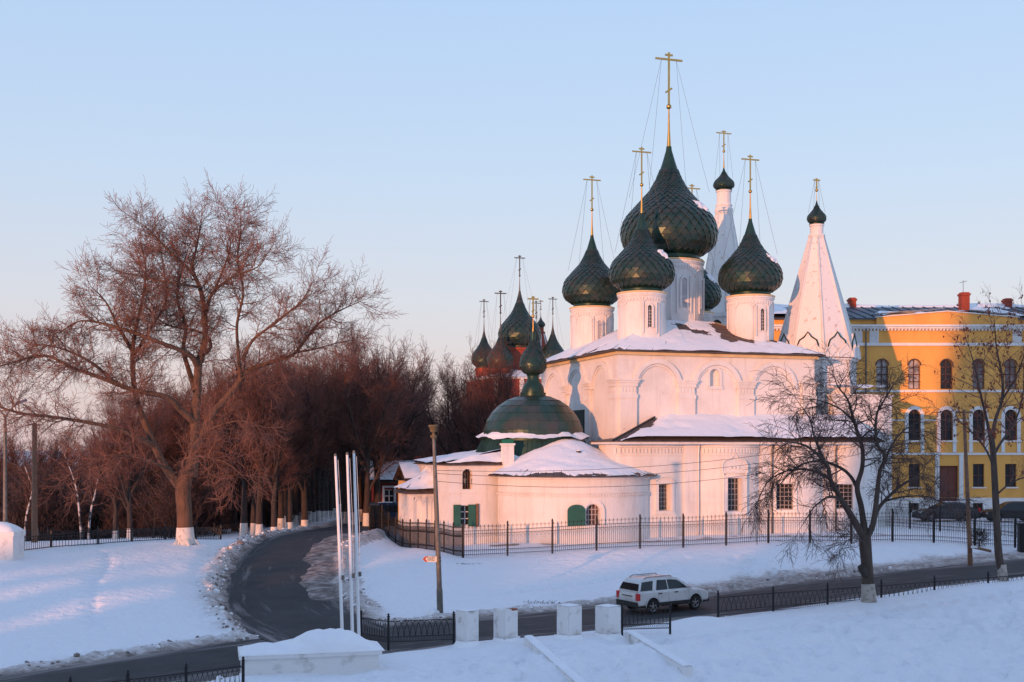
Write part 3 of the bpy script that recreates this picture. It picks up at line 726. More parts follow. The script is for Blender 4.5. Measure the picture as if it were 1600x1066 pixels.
# drums, domes, crosses
def drum(c, r, z0, z1, n=40, windows=(), niches=8, parent=church, pale=False):
    m = MB(); h = z1 - z0
    m.lathe([(r, z0), (r, z1 - .42), (r + .05, z1 - .40), (r + .05, z1 - .30), (r + .12, z1 - .28), (r + .12, z1 - .16), (r + .03, z1 - .15), (r + .03, z1)], n)
    dd = m.build('drum', plaster, parent, loc=(c[0], c[1], OFF), smooth=True, angle=35)
    m = MB()
    m.lathe([(r + .1, z1 - .16), (r + .16, z1 - .10), (r + .16, z1 - .02), (r + .02, z1 - .02)], n, cap=False); m.build('drum_cornice', cornice_y, dd, smooth=True, angle=35)
    m = MB()
    for k in range(int(r * 26)):
        a = 2 * math.pi * k / int(r * 26); ca, sa = math.cos(a), math.sin(a)
        m.obox(((r + .03) * ca, (r + .03) * sa, z1 - .62), (.05 * ca, .05 * sa, 0), (-.055 * sa, .055 * ca, 0), (0, 0, .11))
    m.build('dentils', plaster, dd)['kind'] = 'stuff'
    # blind arcade
    m = MB()
    for k in range(niches):
        a = 2 * math.pi * (k + .5) / niches - math.pi / 2; ca, sa = math.cos(a), math.sin(a); wd = 2 * math.pi * r / niches
        m.tube([(r * ca * 1.0, r * sa * 1.0, z0), (r * ca, r * sa, z1 - 1.0 * h / 3.7)], .075, 6)
        a2 = a + math.pi / niches; N = 8; hw = math.pi / niches; prev = []
        for q in range(N + 1):
            t = math.pi * q / N; aa = a2 - hw * math.cos(t); prev.append(((r + .02) * math.cos(aa), (r + .02) * math.sin(aa), z1 - 1.0 * h / 3.7 + math.sin(t) * wd * .32))
        m.tube(prev, .07, 5)
    m.build('blind_arcade', plaster, dd, smooth=True)
    for a in windows:
        a = math.radians(a); e = Vector((-math.sin(a), math.cos(a), 0)); n_ = Vector((math.cos(a), math.sin(a), 0)); p = n_ * (r + .04)
        hw = .15 * h / 3.7; za, zb = z0 + .28 * h, z0 + .66 * h
        m = MB(); poly = [p - e * hw + Vector((0, 0, za)), p + e * hw + Vector((0, 0, za))] + [p + e * hw * math.cos(math.pi * k / 8) + Vector((0, 0, zb + hw * math.sin(math.pi * k / 8))) for k in range(9)]
        m.prism(poly, -n_ * .12); wo = m.build('window', glass_pale if pale else glass, dd)
        m = MB()
        for s_ in (-1, 1): m.obox(p + e * s_ * (hw + .07) + Vector((0, 0, (za + zb) / 2)), e * .07, n_ * .09, Vector((0, 0, (zb - za) / 2 + .05)))
        arc_ring(m, p, e, n_, hw + .14, hw, zb + .02, .09, 10)
        for s_ in (-1, 1): m.obox(p + e * s_ * (hw + .36) + Vector((0, 0, (za + zb) / 2)), e * .05, n_ * .05, Vector((0, 0, (zb - za) / 2 + .45)))
        m.build('window_surround', plaster, dd)
        m = MB()
        for q in range(1, 6):
            zz = za + (zb - za) * q / 6; m.obox(p + Vector((0, 0, zz)) + n_ * .015, e * hw, n_ * .012, Vector((0, 0, .018)))
        m.obox(p + n_ * .014 + Vector((0, 0, (za + zb) / 2)), e * .018, n_ * .012, Vector((0, 0, (zb - za) / 2))); m.build('window_grille', grille_m, dd)
    return dd
uA, uB, vF, vB = 3.6, 12.9, 3.8, 14.0
small = [('A', uA, vF, 20.0, 23.8, (-95,), .62), ('B', uB, vF, 20.0, 23.9, (-89,), .66), ('C', uA, vB, 19.6, 23.8, (-92,), 0), ('D', uB, vB, 19.6, 23.7, (-90,), 0)]
CA = -math.pi / 2 - TH
def snow_cap(parent, Rr, H, zb, a0, a1, z0, z1, seed):
    """patch of old snow clinging to a dome"""
    def fn(s, t):
        a = a0 + (a1 - a0) * s; q = z0 + (z1 - z0) * t; r = prof_at(q) * Rr + .05
        return (r * math.cos(a), r * math.sin(a), zb + q * H)
    uu = 16; mb = MB(); vals = {}
    for j in range(uu + 1):
        for i in range(uu + 1):
            s, t = i / uu, j / uu; p = fn(s, t); n = float(fbm(np.array([s * 6 + seed]), np.array([t * 5.0]), seed, 3)[0])
            k = max(-.3, n - .18 - 1.3 * ((s - .5) ** 2 + (t - .5) ** 2)) * .32; a = a0 + (a1 - a0) * s
            mb.v.append((p[0] + k * math.cos(a), p[1] + k * math.sin(a), p[2] + k * .5))
    for j in range(uu):
        for i in range(uu): a = j * (uu + 1) + i; mb.f.append((a, a + 1, a + uu + 2, a + uu + 1)); mb.m.append(0)
    mb.build('snow_patch', snow_m, parent, smooth=True)
eC = (8.15, 8.6)
drum(eC, 2.72, 21.6, 27.05, 48, (-90, -45), 8, pale=True)
dE = onion_dome(church, eC, 27.0, 3.84, 9.45, 32, OFF, .74, CA)
cross(church, eC, 36.4, 44.1, OFF, chains=(3.3, 32.5))
snow_cap(dE, 3.84, 9.45, 27.0, R(-70), R(-38), .40, .50, 3)
for nm, u, v, z0, z1, wins, sg in small:
    drum((u, v), 1.76, z0, z1, 36, wins, 8, pale=nm == 'C')
    d = onion_dome(church, (u, v), z1 - .05, 2.43, 6.15, 26, OFF, sg, CA)
    cross(church, (u, v), z1 + 6.1, z1 + 11.15, OFF, chains=(2.1, z1 + 3.2))
    if nm in 'ABD': snow_cap(d, 2.43, 6.15, z1 - .05, R(-70), R(-35), .40, .53, ord(nm))
# ------------------------------------------------------------------ lower apse range along the front
vG = -3.3; GE = 12.42
lob = [(lu(962, vG), lu(1070, vG)), (lu(1088, vG), lu(1188, vG)), (lu(1203, vG), lu(1288, vG)), (lu(1302, vG), lu(1367, vG))]
lob[0] = (lob[0][0], lob[0][1])
path = [(lob[0][0] + .2, 0.3)]
def lobe_pts(a, b, bul, n=14): return [(a + (b - a) * k / n, vG - bul * (1 - (2 * k / n - 1) ** 2)) for k in range(n + 1)]
for i, (a, b) in enumerate(lob): path += lobe_pts(a, b, (.35, 1.0, .95, .85)[i])
path += [(lob[3][1] + .35, vG + .1), (lob[3][1] + .6, 4.0)]
pos, nrm, seg = path_fn(path)
def s_at_u(u): 
    lo_, hi_ = 0.0, seg[-1]
    best = min((abs(pos(seg[1] + (seg[-2] - seg[1]) * k / 4000).x - u), seg[1] + (seg[-2] - seg[1]) * k / 4000) for k in range(4001)); return best[1]
wins = []
for p0, p1, y0, y1 in ((1033, 1053, 799, 757), (1135, 1157, 799, 747), (1219, 1239, 797, 756), (1313, 1333, 796, 757)):
    ua, ub = lu(p0, vG - .8), lu(p1, vG - .8); s0, s1 = s_at_u(ua), s_at_u(ub)
    wins.append((s0, s1, lz(y0, ua, vG - .8), lz(y1, ua, vG - .8), .55, False))
w = MB(); wall(w, path, 4.0, GE, wins); gal = w.build('apse_wall', plaster, church, loc=(0, 0, OFF))
for h in wins: window(church, path, h, OFF, glass, grille_m, 4, 6, barw=.018)
# surrounds
def surround(h, ornate):
    c, e, n, wd = frame_at(path, h); m = MB(); za, zb = h[2], h[3]; hw = wd / 2
    for s_ in (-1, 1):
        m.obox(c + e * s_ * (hw + .14) + n * .03 + Vector((0, 0, (za + zb) / 2)), e * .12, n * .09, Vector((0, 0, (zb - za) / 2)))
        if ornate: m.tube([c + e * s_ * (hw + .33) + n * .06 + Vector((0, 0, za - .35)), c + e * s_ * (hw + .33) + n * .06 + Vector((0, 0, zb + .45))], .075, 8)
    m.obox(c + n * .04 + Vector((0, 0, za - .12)), e * (hw + .3), n * .12, Vector((0, 0, .10)))
    m.obox(c + n * .04 + Vector((0, 0, zb + .10)), e * (hw + .3), n * .11, Vector((0, 0, .09)))
    if ornate:
        m.obox(c + n * .045 + Vector((0, 0, zb + .42)), e * (hw + .44), n * .13, Vector((0, 0, .07)))
        pts = [(-(hw + .42), .45), (-(hw + .42), .95), (-(hw + .25), 1.22), (-.28, 1.36), (0, 1.85), (.28, 1.36), (hw + .25, 1.22), (hw + .42, .95), (hw + .42, .45)]
        m.tube([c + e * x + n * .06 + Vector((0, 0, zb + z)) for x, z in pts], .07, 6)
        poly = [c + e * x * .93 + Vector((0, 0, zb + .45 + (z - .45) * .93)) for x, z in pts]; m.prism([p + n * .05 for p in poly], -n * .12)
        for x in (-.3, 0, .3):
            m.lathe([(.001, zb + .62), (.07, zb + .66), (.11, zb + .74), (.07, zb + .82), (.001, zb + .86)], 8, c=((c + e * x + n * .06).x, (c + e * x + n * .06).y))
    else:
        m.tube([c + e * x + n * .05 + Vector((0, 0, zb + .2 + .32 * (1 - (x / (hw + .3)) ** 2))) for x in [(-1 + k / 5) * (hw + .3) for k in range(11)]], .06, 6)
    m.build('window_surround', plaster, church, loc=(0, 0, OFF), smooth=True, angle=40)
for i, h in enumerate(wins): surround(h, i == 1)
# frieze of dentils and two string courses following the lobes
m = MB(); s = seg[1]
while s < seg[-3]:
    p, n = pos(s), nrm(s); e = Vector((-n.y, n.x, 0)); m.obox(p + n * .04 + Vector((0, 0, GE - .62)), e * .075, n * .06, Vector((0, 0, .17))); s += .27
m.build('dentil_frieze', plaster, church, loc=(0, 0, OFF))['kind'] = 'stuff'
for zz, rr in ((GE - .32, .08), (GE - .95, .05), (GE - .12, .13)):
    m = MB(); m.tube([pos(seg[1] + (seg[-2] - seg[1]) * k / 90) + Vector((0, 0, zz)) for k in range(91)], rr, 6); m.build('string_course', plaster, church, loc=(0, 0, OFF), smooth=True)
for i in range(3):        # flat strips and drainpipes between the lobes
    u0, u1 = lob[i][1], lob[i + 1][0]; m = MB(); m.box(u0 - .1, u1 + .1, vG - .22, vG + .3, 4.0, GE - .05); m.build('pilaster', plaster, church, loc=(0, 0, OFF))
    m = MB(); um = u1 + .02; m.tube([(um, vG - .42, GE - .1), (um, vG - .30, GE - .7), (um, vG - .30, 5.6)], .055, 8); m.build('drainpipe', galv if i else white_paint, church, loc=(0, 0, OFF), smooth=True)
m = MB(); m.tube([(-.12, .9, 13.6), (-.12, .9, 9)], .05, 6); m.build('drainpipe', rust_pole, church, loc=(0, 0, OFF))
# roof of the apse range
ge0, ge1 = lu(957, -4.5), lu(1383, -4.5); tu0, tu1 = lu(1023, 0), 19.0; tz2 = lz(656, 9, 0) + .05
vE = -4.55
m = MB(); q = [(ge0, vE, GE), (ge1, vE, GE), (tu1, .02, tz2), (tu0, .02, tz2)]
q2 = [(ge1, vE, GE), (ge1 + .5, 3.2, GE), (tu1, .02, tz2)]; q3 = [(ge0, vE, GE), (tu0, .02, tz2), (-.02, .6, GE + .25), (ge0 + .35, .8, GE)]
for qq in (q, q2): m.quad(*[(x, y, z + .06) for x, y, z in qq])
m.quad(*[(x, y, z + .06) for x, y, z in q3])
m.quad((ge0, vE, GE), (ge1, vE, GE), (ge1, vE, GE + .06), (ge0, vE, GE + .06)); m.quad((ge0, vE, GE), (ge1, vE, GE), (ge1 + .5, 3.2, GE), (ge0 + .35, .8, GE))
m.quad((ge1, vE, GE), (ge1 + .5, 3.2, GE), (ge1 + .5, 3.2, GE + .06), (ge1, vE, GE + .06)); m.quad((ge0, vE, GE), (ge0 + .35, .8, GE), (ge0 + .35, .8, GE + .06), (ge0, vE, GE + .06))
sf = MB(); sf.prism([(ge0 + .12, vE + .1, GE - .16), (ge1 - .1, vE + .1, GE - .16), (ge1 + .35, 3.0, GE - .16), (ge0 + .45, .6, GE - .16)], (0, 0, .155)); sf.build('eaves_cornice', plaster, church, loc=(0, 0, OFF))
ar = m.build('apse_roof', roof_metal, church, loc=(0, 0, OFF), fix=False)
snow_on(ar, bil(*[(x, y, z + .06) for x, y, z in q]), 120, 24, .32, lambda a, b: 1.15 - .75 * math.exp(-(a / .07) ** 2) , 12, 0)
snow_on(ar, bil(*[(x, y, z + .06) for x, y, z in (q2[0], q2[1], q2[2], q2[2])]), 30, 20, .3, lambda a, b: 1.1, 13, 0)
sm = MB()
for k in range(1, 9):
    t = k / 60; p = Vector(bil(*q)(t, 0)); r_ = Vector(bil(*q)(t, 1)); sm.tube([p + Vector((0, 0, .08)), r_ + Vector((0, 0, .08))], .03, 3)
sm.build('standing_seams', roof_metal, ar)
m = MB(); m.tube([Vector(q[0]) + Vector((0, 0, .08)), Vector(q[3]) + Vector((0, 0, .1))], .09, 5); m.build('hip_ridge', iron, ar)

# ------------------------------------------------------------------ tented towers
def octo(r, z, rot=math.pi / 8): return [(r * math.cos(rot + k * math.pi / 4), r * math.sin(rot + k * math.pi / 4), z) for k in range(8)]
def tent(parent, off, r0, z0, r1, z1, mat):
    m = MB(); a, b = octo(r0, z0), octo(r1, z1)
    for k in range(8): j = (k + 1) % 8; m.quad(a[k], a[j], b[j], b[k])
    t = m.build('tent_roof', mat, parent, loc=(0, 0, off))
    for k in range(8):
        m = MB(); m.tube([a[k], b[k]], [.13, .07], 6); m.build('tent_rib', plaster, t, smooth=True)
    return t
def small_head(parent, off, r, z0, z1, Rr, H, ct, chain=True, wf=.17):
    m = MB(); m.lathe([(r * 1.05, z0), (r, z0 + .1), (r, z1 - .2), (r * 1.12, z1 - .15), (r * 1.12, z1)], 20); m.build('neck_drum', plaster, parent, loc=(0, 0, off), smooth=True, angle=35)
    m = MB(); m.lathe([(Rr * .82, z1 - .02), (Rr * .82, z1 + .06), (Rr * .6, z1 + .08)], 20); m.build('collar', green_smooth, parent, loc=(0, 0, off))
    onion_dome(parent, (0, 0), z1, Rr, H, 18, off, 0, CA)
    cross(parent, (0, 0), z1 + H, ct, off, chains=(Rr * .9, z1 + H * .5) if chain else None, wf=wf)
# right tent over the side chapel
tu, tv = 19.75, 5.2
tp = (C0[0] + tu * CU - tv * SU, C0[1] + tu * SU + tv * CU); td = tp[1]
tower = thing('tented_chapel', (tp[0], tp[1], 4.6), TH, 'white side chapel with tall tented roof and tiny green dome right of the domes', 'chapel')
toff = -4.6
def tz_(py): return CZ - (py - YH) * td / F
m = MB(); m.lathe([(3.05, 4.0), (3.05, tz_(566)), (3.3, tz_(566)), (3.3, tz_(563))], 8, a0=math.pi / 8, a1=math.pi / 8 + 2 * math.pi); m.build('wall', plaster, tower, loc=(0, 0, toff))
tent(tower, toff, 3.4, tz_(562), .60, tz_(371), plaster_worn)
m = MB(); m.lathe([(.66, tz_(371)), (.70, tz_(369)), (.66, tz_(367))], 8, a0=math.pi / 8, a1=math.pi / 8 + 2 * math.pi); m.build('tent_cap', plaster, tower, loc=(0, 0, toff))
small_head(tower, toff, .53, tz_(368), tz_(351), .74, tz_(314) - tz_(351), tz_(279))
for k in range(8):            # ogee gables at the foot of the tent: two below, one above
    a = k * math.pi / 4; n = Vector((math.cos(a), math.sin(a), 0)); e = Vector((-n.y, n.x, 0)); ap = 3.4 * math.cos(math.pi / 8)
    for x, zz, rr, dd in ((-.64, 0.0, .64, .06), (.64, 0.0, .64, .06), (0, .7, .8, -.14)):
        c = n * (ap + dd) + e * x; z0 = tz_(562) + zz
        pts = [(-rr, 0), (-rr, rr * .35), (-rr * .82, rr * .8), (-rr * .35, rr * 1.12), (0, rr * 1.6), (rr * .35, rr * 1.12), (rr * .82, rr * .8), (rr, rr * .35), (rr, 0)]
        m = MB(); m.prism([c + e * p + Vector((0, 0, z0 + q)) for p, q in pts], -n * .5)
        g = m.build('gable', plaster, tower, loc=(0, 0, toff))
        m = MB(); m.tube([c + e * p * 1.02 + n * .02 + Vector((0, 0, z0 + q * 1.02)) for p, q in pts], .06, 5); m.build('gable_moulding', green_smooth if zz else plaster, g)
m = MB()
for k in range(int(2 * math.pi * 2.7 / .3)):
    pass
for k in range(8):
    a = math.pi / 8 + k * math.pi / 4; m.tube([(3.02 * math.cos(a), 3.02 * math.sin(a), 12), (3.02 * math.cos(a), 3.02 * math.sin(a), tz_(567))], .16, 8)
m.build('corner_shafts', plaster, tower, loc=(0, 0, toff), smooth=True)
# stepped block beside it, with snow
m = MB(); bx0, bx1 = 1.6, 4.4; bz = tz_(622)
m.box(-1.0, bx1, -3.9, 1.5, 4.0, bz); m.box(-1.1, bx1 + .1, -4.0, 1.6, bz, bz + .16); m.box(-.8, bx1 - .6, -3.98, 1.3, 8, bz - .9); sb_ = m.build('lower_block', plaster, tower, loc=(0, 0, toff))
snow_on(sb_, bil((-1.0, -4.0, bz + .16), (bx1 + .1, -4.0, bz + .16), (bx1 + .1, 1.6, bz + .55), (-1.0, 1.6, bz + .55)), 20, 20, .7, lambda a, b: 1.15, 4, 0)
# bell tower behind the domes
bd = 113.0; bp = (PX(1131, bd), bd)
bell = thing('bell_tower', (bp[0], bp[1], 4.6), TH, 'slender white tented bell tower rising behind the central dome', 'tower')
def bz_(py): return CZ - (py - YH) * bd / F
m = MB(); m.lathe([(2.55, 4.0), (2.55, bz_(530)), (2.75, bz_(528)), (2.75, bz_(522)), (2.3, bz_(520)), (2.3, bz_(500)), (2.55, bz_(498)), (2.55, bz_(492))], 8, a0=math.pi / 8, a1=math.pi / 8 + 2 * math.pi); m.build('wall', plaster, bell, loc=(0, 0, -4.6))
m = MB()
for k in range(8):
    a = k * math.pi / 4; n = Vector((math.cos(a), math.sin(a), 0)); e = Vector((-n.y, n.x, 0)); c = n * (2.3 * math.cos(math.pi / 8) + .03)
    m.prism([c + e * x + Vector((0, 0, z)) for x, z in ((-.4, bz_(519)), (.4, bz_(519)), (.4, bz_(507)), (.2, bz_(504)), (0, bz_(503)), (-.2, bz_(504)), (-.4, bz_(507)))], -n * .1)
m.build('bell_openings', void_m, bell, loc=(0, 0, -4.6))
tent(bell, -4.6, 2.35, bz_(492), .72, bz_(333), plaster_worn)
m = MB(); m.lathe([(.78, bz_(335)), (.86, bz_(331)), (.86, bz_(327)), (.70, bz_(325)), (.80, bz_(322)), (.70, bz_(319))], 16); m.build('tent_cap', plaster, bell, loc=(0, 0, -4.6))
small_head(bell, -4.6, .66, bz_(320), bz_(298), .94, bz_(262) - bz_(298), bz_(204), wf=.225)
# ------------------------------------------------------------------ the green-domed chapel
KC = (PX(833, 90.3), 90.3); KZ = 4.7; KO = -KZ
chapel = thing('domed_chapel', (KC[0], KC[1], KZ), TH, 'low white chapel with a green sheet-metal dome left of the church', 'chapel')
def ku(px, v):
    k = (px - 800) / F; return (k * (KC[1] + v * CU) - KC[0] + v * SU) / (CU - k * SU)
def kz(py, u, v): return CZ - (py - YH) * (KC[1] + u * SU + v * CU) / F
bu0, bv0 = ku(703, -3.7), -3.7; bu1, bv1 = 4.2, 5.2; BE = kz(726, bu0, bv0)
fp_ = [(bu0, bv0), (bu1, bv0)]
h1 = (ku(722.5, bv0) - bu0, ku(738.5, bv0) - bu0, kz(765, bu0, bv0), kz(733, bu0, bv0), .7, True)
h2 = (ku(719.5, bv0) - bu0, ku(737, bv0) - bu0, kz(822, bu0, bv0), kz(790, bu0, bv0), .4, False)
w = MB(); wall(w, fp_, 4.2, BE, [h1, h2]); wall(w, [(bu0, bv1), (bu0, bv0)], 4.2, BE); wall(w, [(bu1, bv0), (bu1, bv1)], 4.2, BE); wall(w, [(bu1, bv1), (bu0, bv1)], 4.2, BE)
w.build('wall', plaster, chapel, loc=(0, 0, KO))
wo = window(chapel, fp_, h1, KO, void_m, rust_pole, 4, 2, barw=.05); window(chapel, fp_, h2, KO, glass, white_paint, 2, 3)
# lantern hanging by the arched opening
m = MB(); lx = bu0 + h1[0] + .1; lz_ = (h1[2] + h1[3]) / 2 - .1
m.lathe([(.02, lz_ - .22), (.05, lz_ - .2), (.10, lz_ + .08), (.11, lz_ + .11), (.03, lz_ + .2)], 8, c=(lx, bv0 - .3)); m.tube([(lx, bv0 - .3, lz_ + .28), (lx, bv0 - .3, lz_ + .45), (lx, bv0 + .05, lz_ + .45)], .02, 5)
m.build('wall_lantern', galv, chapel, loc=(0, 0, KO))
for a, b in ((ku(708, bv0), ku(719.3, bv0)), (ku(731, bv0), ku(743, bv0))):      # the two open green shutters
    m = MB(); z0, z1 = h2[2] - .05, h2[3] + .05; m.box(a, b, bv0 - .12, bv0 - .06, z0, z1)
    for q in range(2): m.box(a + .06, b - .06, bv0 - .14, bv0 - .118, z0 + .08 + q * (z1 - z0) / 2, z0 - .06 + (q + 1) * (z1 - z0) / 2)
    m.build('shutter', green_wood, chapel, loc=(0, 0, KO))
m = MB(); xx = ku(746, bv0); m.box(xx - .12, xx + .02, bv0 - .16, bv0 + .05, h2[2] - .08, h2[3] + .1); m.box(xx + .02, xx + .08, bv0 - .1, bv0 + .05, h2[2] - .08, h2[3] + .1); m.build('window_post', rust_pole, chapel, loc=(0, 0, KO))
m = MB()
for zz, k in ((BE - .22, .1), (BE - .08, .2), (kz(769, bu0, bv0), .06)): m.box(bu0 - k, bu1, bv0 - k, bv1, zz - .09, zz + .09)
m.build('cornice', plaster, chapel, loc=(0, 0, KO))
# block roof up to the skirt of the dome
o_ = .42; c4 = [(bu0 - o_, bv0 - o_, BE), (bu1 + o_, bv0 - o_, BE), (bu1 + o_, bv1 + o_, BE), (bu0 - o_, bv1 + o_, BE)]
SKZ = kz(711, -3, -3); DBZ = kz(687, 0, -2); DT = kz(617, 0, 0)
t4 = [(-3.1, -3.0, SKZ + .25), (3.1, -3.0, SKZ + .25), (3.1, 3.0, SKZ + .25), (-3.1, 3.0, SKZ + .25)]
m = MB()
for i in range(4):
    j = (i + 1) % 4; m.quad(c4[i], c4[j], t4[j], t4[i]); m.quad(c4[i], c4[j], (c4[j][0], c4[j][1], BE - .07), (c4[i][0], c4[i][1], BE - .07))
m.quad(*[(x, y, BE - .07) for x, y, z in c4[::-1]]); br = m.build('block_roof', roof_metal, chapel, loc=(0, 0, KO), fix=False)
for i in (0, 3, 1): snow_on(br, bil(c4[i], c4[(i + 1) % 4], t4[(i + 1) % 4], t4[i]), 50, 20, .22, lambda a, b: .98, 30 + i, 0)
# skirt with ribs, snow ring, dome of metal sheets
rs0, rs1 = 4.35, 3.85
m = MB(); m.lathe([(rs0, SKZ - .4), (rs0, SKZ), (rs1, DBZ - .1), (rs1, DBZ + .1)], 48); sk = m.build('dome_skirt', green_smooth, chapel, loc=(0, 0, KO), smooth=True, angle=30)
m = MB()
for k in range(72):
    a = 2 * math.pi * k / 72; ca, sa = math.cos(a), math.sin(a); m.tube([(rs0 * ca, rs0 * sa, SKZ), (rs1 * ca, rs1 * sa, DBZ - .1)], .025, 3)
m.build('skirt_seams', green_smooth, sk)['kind'] = 'stuff'
RD = 3.75; HD = DT - DBZ
def dome_p(t): return (RD * math.cos(t * math.pi / 2) ** .92, DBZ + HD * math.sin(t * math.pi / 2))
m = MB(); m.lathe([dome_p(k / 16 * .93) for k in range(17)], 48); dm = m.build('dome', green_smooth, chapel, loc=(0, 0, KO), smooth=True)
rng = random.Random(11); rest = MB(); rows = 7
for r_ in range(rows):
    t0, t1 = r_ / rows * .92, (r_ + 1) / rows * .92 + .012; n = (30, 30, 28, 26, 22, 16, 10)[r_]
    for k in range(n):
        a0 = 2 * math.pi * (k + .5 * (r_ % 2)) / n; a1 = a0 + 2 * math.pi / n * .985; jj = [rng.uniform(.008, .03) for _ in range(4)]
        def sp(a, t, l): r__, z = dome_p(t); return ((r__ + l) * math.cos(a), (r__ + l) * math.sin(a), z + l * .5)
        am = (a0 + a1) / 2; tm = (t0 + t1) / 2
        mb = MB(); lft = .018
        mb.v = [sp(a0, t0, jj[0] + lft), sp(am, t0, jj[1] + lft), sp(a1, t0, jj[1] + lft), sp(a1, t1, jj[2] * .3 + .01), sp(am, t1, jj[3] * .3 + .02), sp(a0, t1, jj[3] * .3 + .01), sp(a0, t0, -.02), sp(a1, t0, -.02), sp(am, t0, -.02)]
        mb.f = [(0, 1, 4, 5), (1, 2, 3, 4), (6, 8, 1, 0), (8, 7, 2, 1), (6, 0, 5), (2, 7, 3)]; mb.m = [0] * 6
        if math.cos(am + math.pi / 2 + TH) > .12: mb.build('metal_sheet', green_sheet, dm, fix=False)
        else:
            b = len(rest.v); rest.v += mb.v; rest.f += [tuple(b + i for i in f) for f in mb.f]; rest.m += mb.m
o = rest.build('metal_sheet', green_sheet, dm, fix=False); o['kind'] = 'stuff'
def ringfn(s, t):
    a = 2 * math.pi * s; r = RD + .55 - .62 * t; return (r * math.cos(a), r * math.sin(a), DBZ - .16 + .34 * t)
snow_on(dm, ringfn, 140, 6, .36, lambda a, b: 1.02, 50, 0, scale=.8)
for a, q in ((-60, .97), (-80, .96)):
    pass
# cupola: neck, bulb, little onion, cross
def cz_(py): return CZ - (py - YH) * KC[1] / F
S_ = KC[1] / F
m = MB(); m.lathe([(r_q * S_, cz_(y_q)) for r_q, y_q in ((20, 621), (20, 614), (17.5, 613.5), (17.2, 608), (15, 602), (11, 597.5), (9.3, 593), (9.0, 586))], 24); m.build('cupola', green_smooth, chapel, loc=(0, 0, KO), smooth=True, angle=40)
ONION_SAVE = ONION[:]; ONION[:] = [(.46, 0), (.5, .03), (.66, .06), (.88, .13), (.98, .2), (1.0, .27), (.97, .35), (.88, .44), (.74, .52), (.56, .60), (.38, .67), (.25, .74), (.19, .82), (.17, 1.0)]
onion_dome(chapel, (0, 0), cz_(588), 20.5 * S_, cz_(518) - cz_(588), 20, KO, 0, CA); ONION[:] = ONION_SAVE
cross(chapel, (0, 0), cz_(520), cz_(463), KO, chains=(.7, cz_(560)))
# round apse in front
ac = (ku(894, -4.3), -4.3); AR = 5.55; AE = PZ(744, 81.6)
apath = [(ac[0] + AR * math.cos(a), ac[1] + AR * math.sin(a)) for a in [R(180 + 180 * k / 40) for k in range(41)]]
posA, nrmA, segA = path_fn(apath)
def s_px(px):
    best = (1e9, 0)
    for k in range(1200):
        s = segA[-1] * k / 1200; p = posA(s); X = KC[0] + p.x * CU - p.y * SU; Y = KC[1] + p.x * SU + p.y * CU
        best = min(best, (abs(800 + F * X / Y - px), s))
    return best[1]
wa, wb = s_px(916), s_px(938); wz0, wz1 = PZ(821, 81.4), PZ(788, 81.4)
ha = (wa, wb, wz0, wz1, .45, True)
w = MB(); wall(w, apath, 4.2, AE, [ha]); w.build('apse_wall', plaster, chapel, loc=(0, 0, KO), smooth=True, angle=30)
window(chapel, apath, ha, KO, M('reddish_window', (0.10, 0.04, 0.035), 0.3), grille_m, 4, 4, barw=.028)
cA, eA, nA, wA = frame_at(apath, ha); r_ = wA / 2
m = MB(); arc_ring(m, cA, eA, nA, r_ + .3, r_ + .08, wz1 - r_, .1, 14)
for s_ in (-1, 1): m.obox(cA + eA * s_ * (r_ + .19) + Vector((0, 0, (wz0 + wz1 - r_) / 2)), eA * .11, nA * .1, Vector((0, 0, (wz1 - r_ - wz0) / 2)))
m.build('window_surround', plaster, chapel, loc=(0, 0, KO))
m = MB(); sc_ = cA - eA * (2 * r_ + .22) + nA * .16; hw = .62; zs = wz1 - .42      # arched green shutter folded back
poly = [sc_ - eA * hw + Vector((0, 0, wz0)), sc_ + eA * hw + Vector((0, 0, wz0))] + [sc_ + eA * hw * math.cos(math.pi * k / 10) + Vector((0, 0, zs + .42 * math.sin(math.pi * k / 10))) for k in range(11)]
m.prism(poly, -nA * .06); m.obox(sc_ + nA * .02 + Vector((0, 0, wz0 + .4)), eA * .5, nA * .03, Vector((0, 0, .05))); m.obox(sc_ + nA * .02 + Vector((0, 0, wz0 + 1.0)), eA * .5, nA * .03, Vector((0, 0, .05)))
m.build('shutter', green_wood, chapel, loc=(0, 0, KO))
for zz, rr in ((AE - .18, .09), (AE - .05, .13), (AE - 1.15, .06), (AE - 1.4, .035)):
    m = MB(); m.tube([posA(segA[-1] * k / 60) + Vector((0, 0, zz)) for k in range(61)], rr, 6); m.build('string_course', plaster, chapel, loc=(0, 0, KO), smooth=True)
m = MB(); s = 0
while s < segA[-1]:
    p, n = posA(s), nrmA(s); e = Vector((-n.y, n.x, 0)); m.obox(p + n * .03 + Vector((0, 0, AE - 1.28)), e * .06, n * .04, Vector((0, 0, .06))); s += .2
m.build('dentil_frieze', plaster, chapel, loc=(0, 0, KO))['kind'] = 'stuff'
apx = (ac[0] - .4, ac[1] + 2.2, PZ(674, 88.0)); er = AR + .55
def conefn(s, t):
    a = R(172 + 196 * s); x, y = ac[0] + er * math.cos(a), ac[1] + er * math.sin(a)
    k = t; z = AE + (apx[2] - AE) * (.75 * k + .25 * k ** 1.8)
    return (x + (apx[0] - x) * k, y + (apx[1] - y) * k, z)
m = MB(); m.grid(conefn, 48, 10); m.grid(lambda s, t: (lambda q: (q[0] + (ac[0] - q[0]) * t * .2, q[1] + (ac[1] - q[1]) * t * .2, q[2] - .07))(conefn(s, 0)), 48, 1)
m.grid(lambda s, t: (lambda q: (q[0], q[1], q[2] - .07 * t))(conefn(s, 0)), 48, 1)
cr_ = m.build('apse_roof', roof_metal, chapel, loc=(0, 0, KO), fix=False)
m = MB()
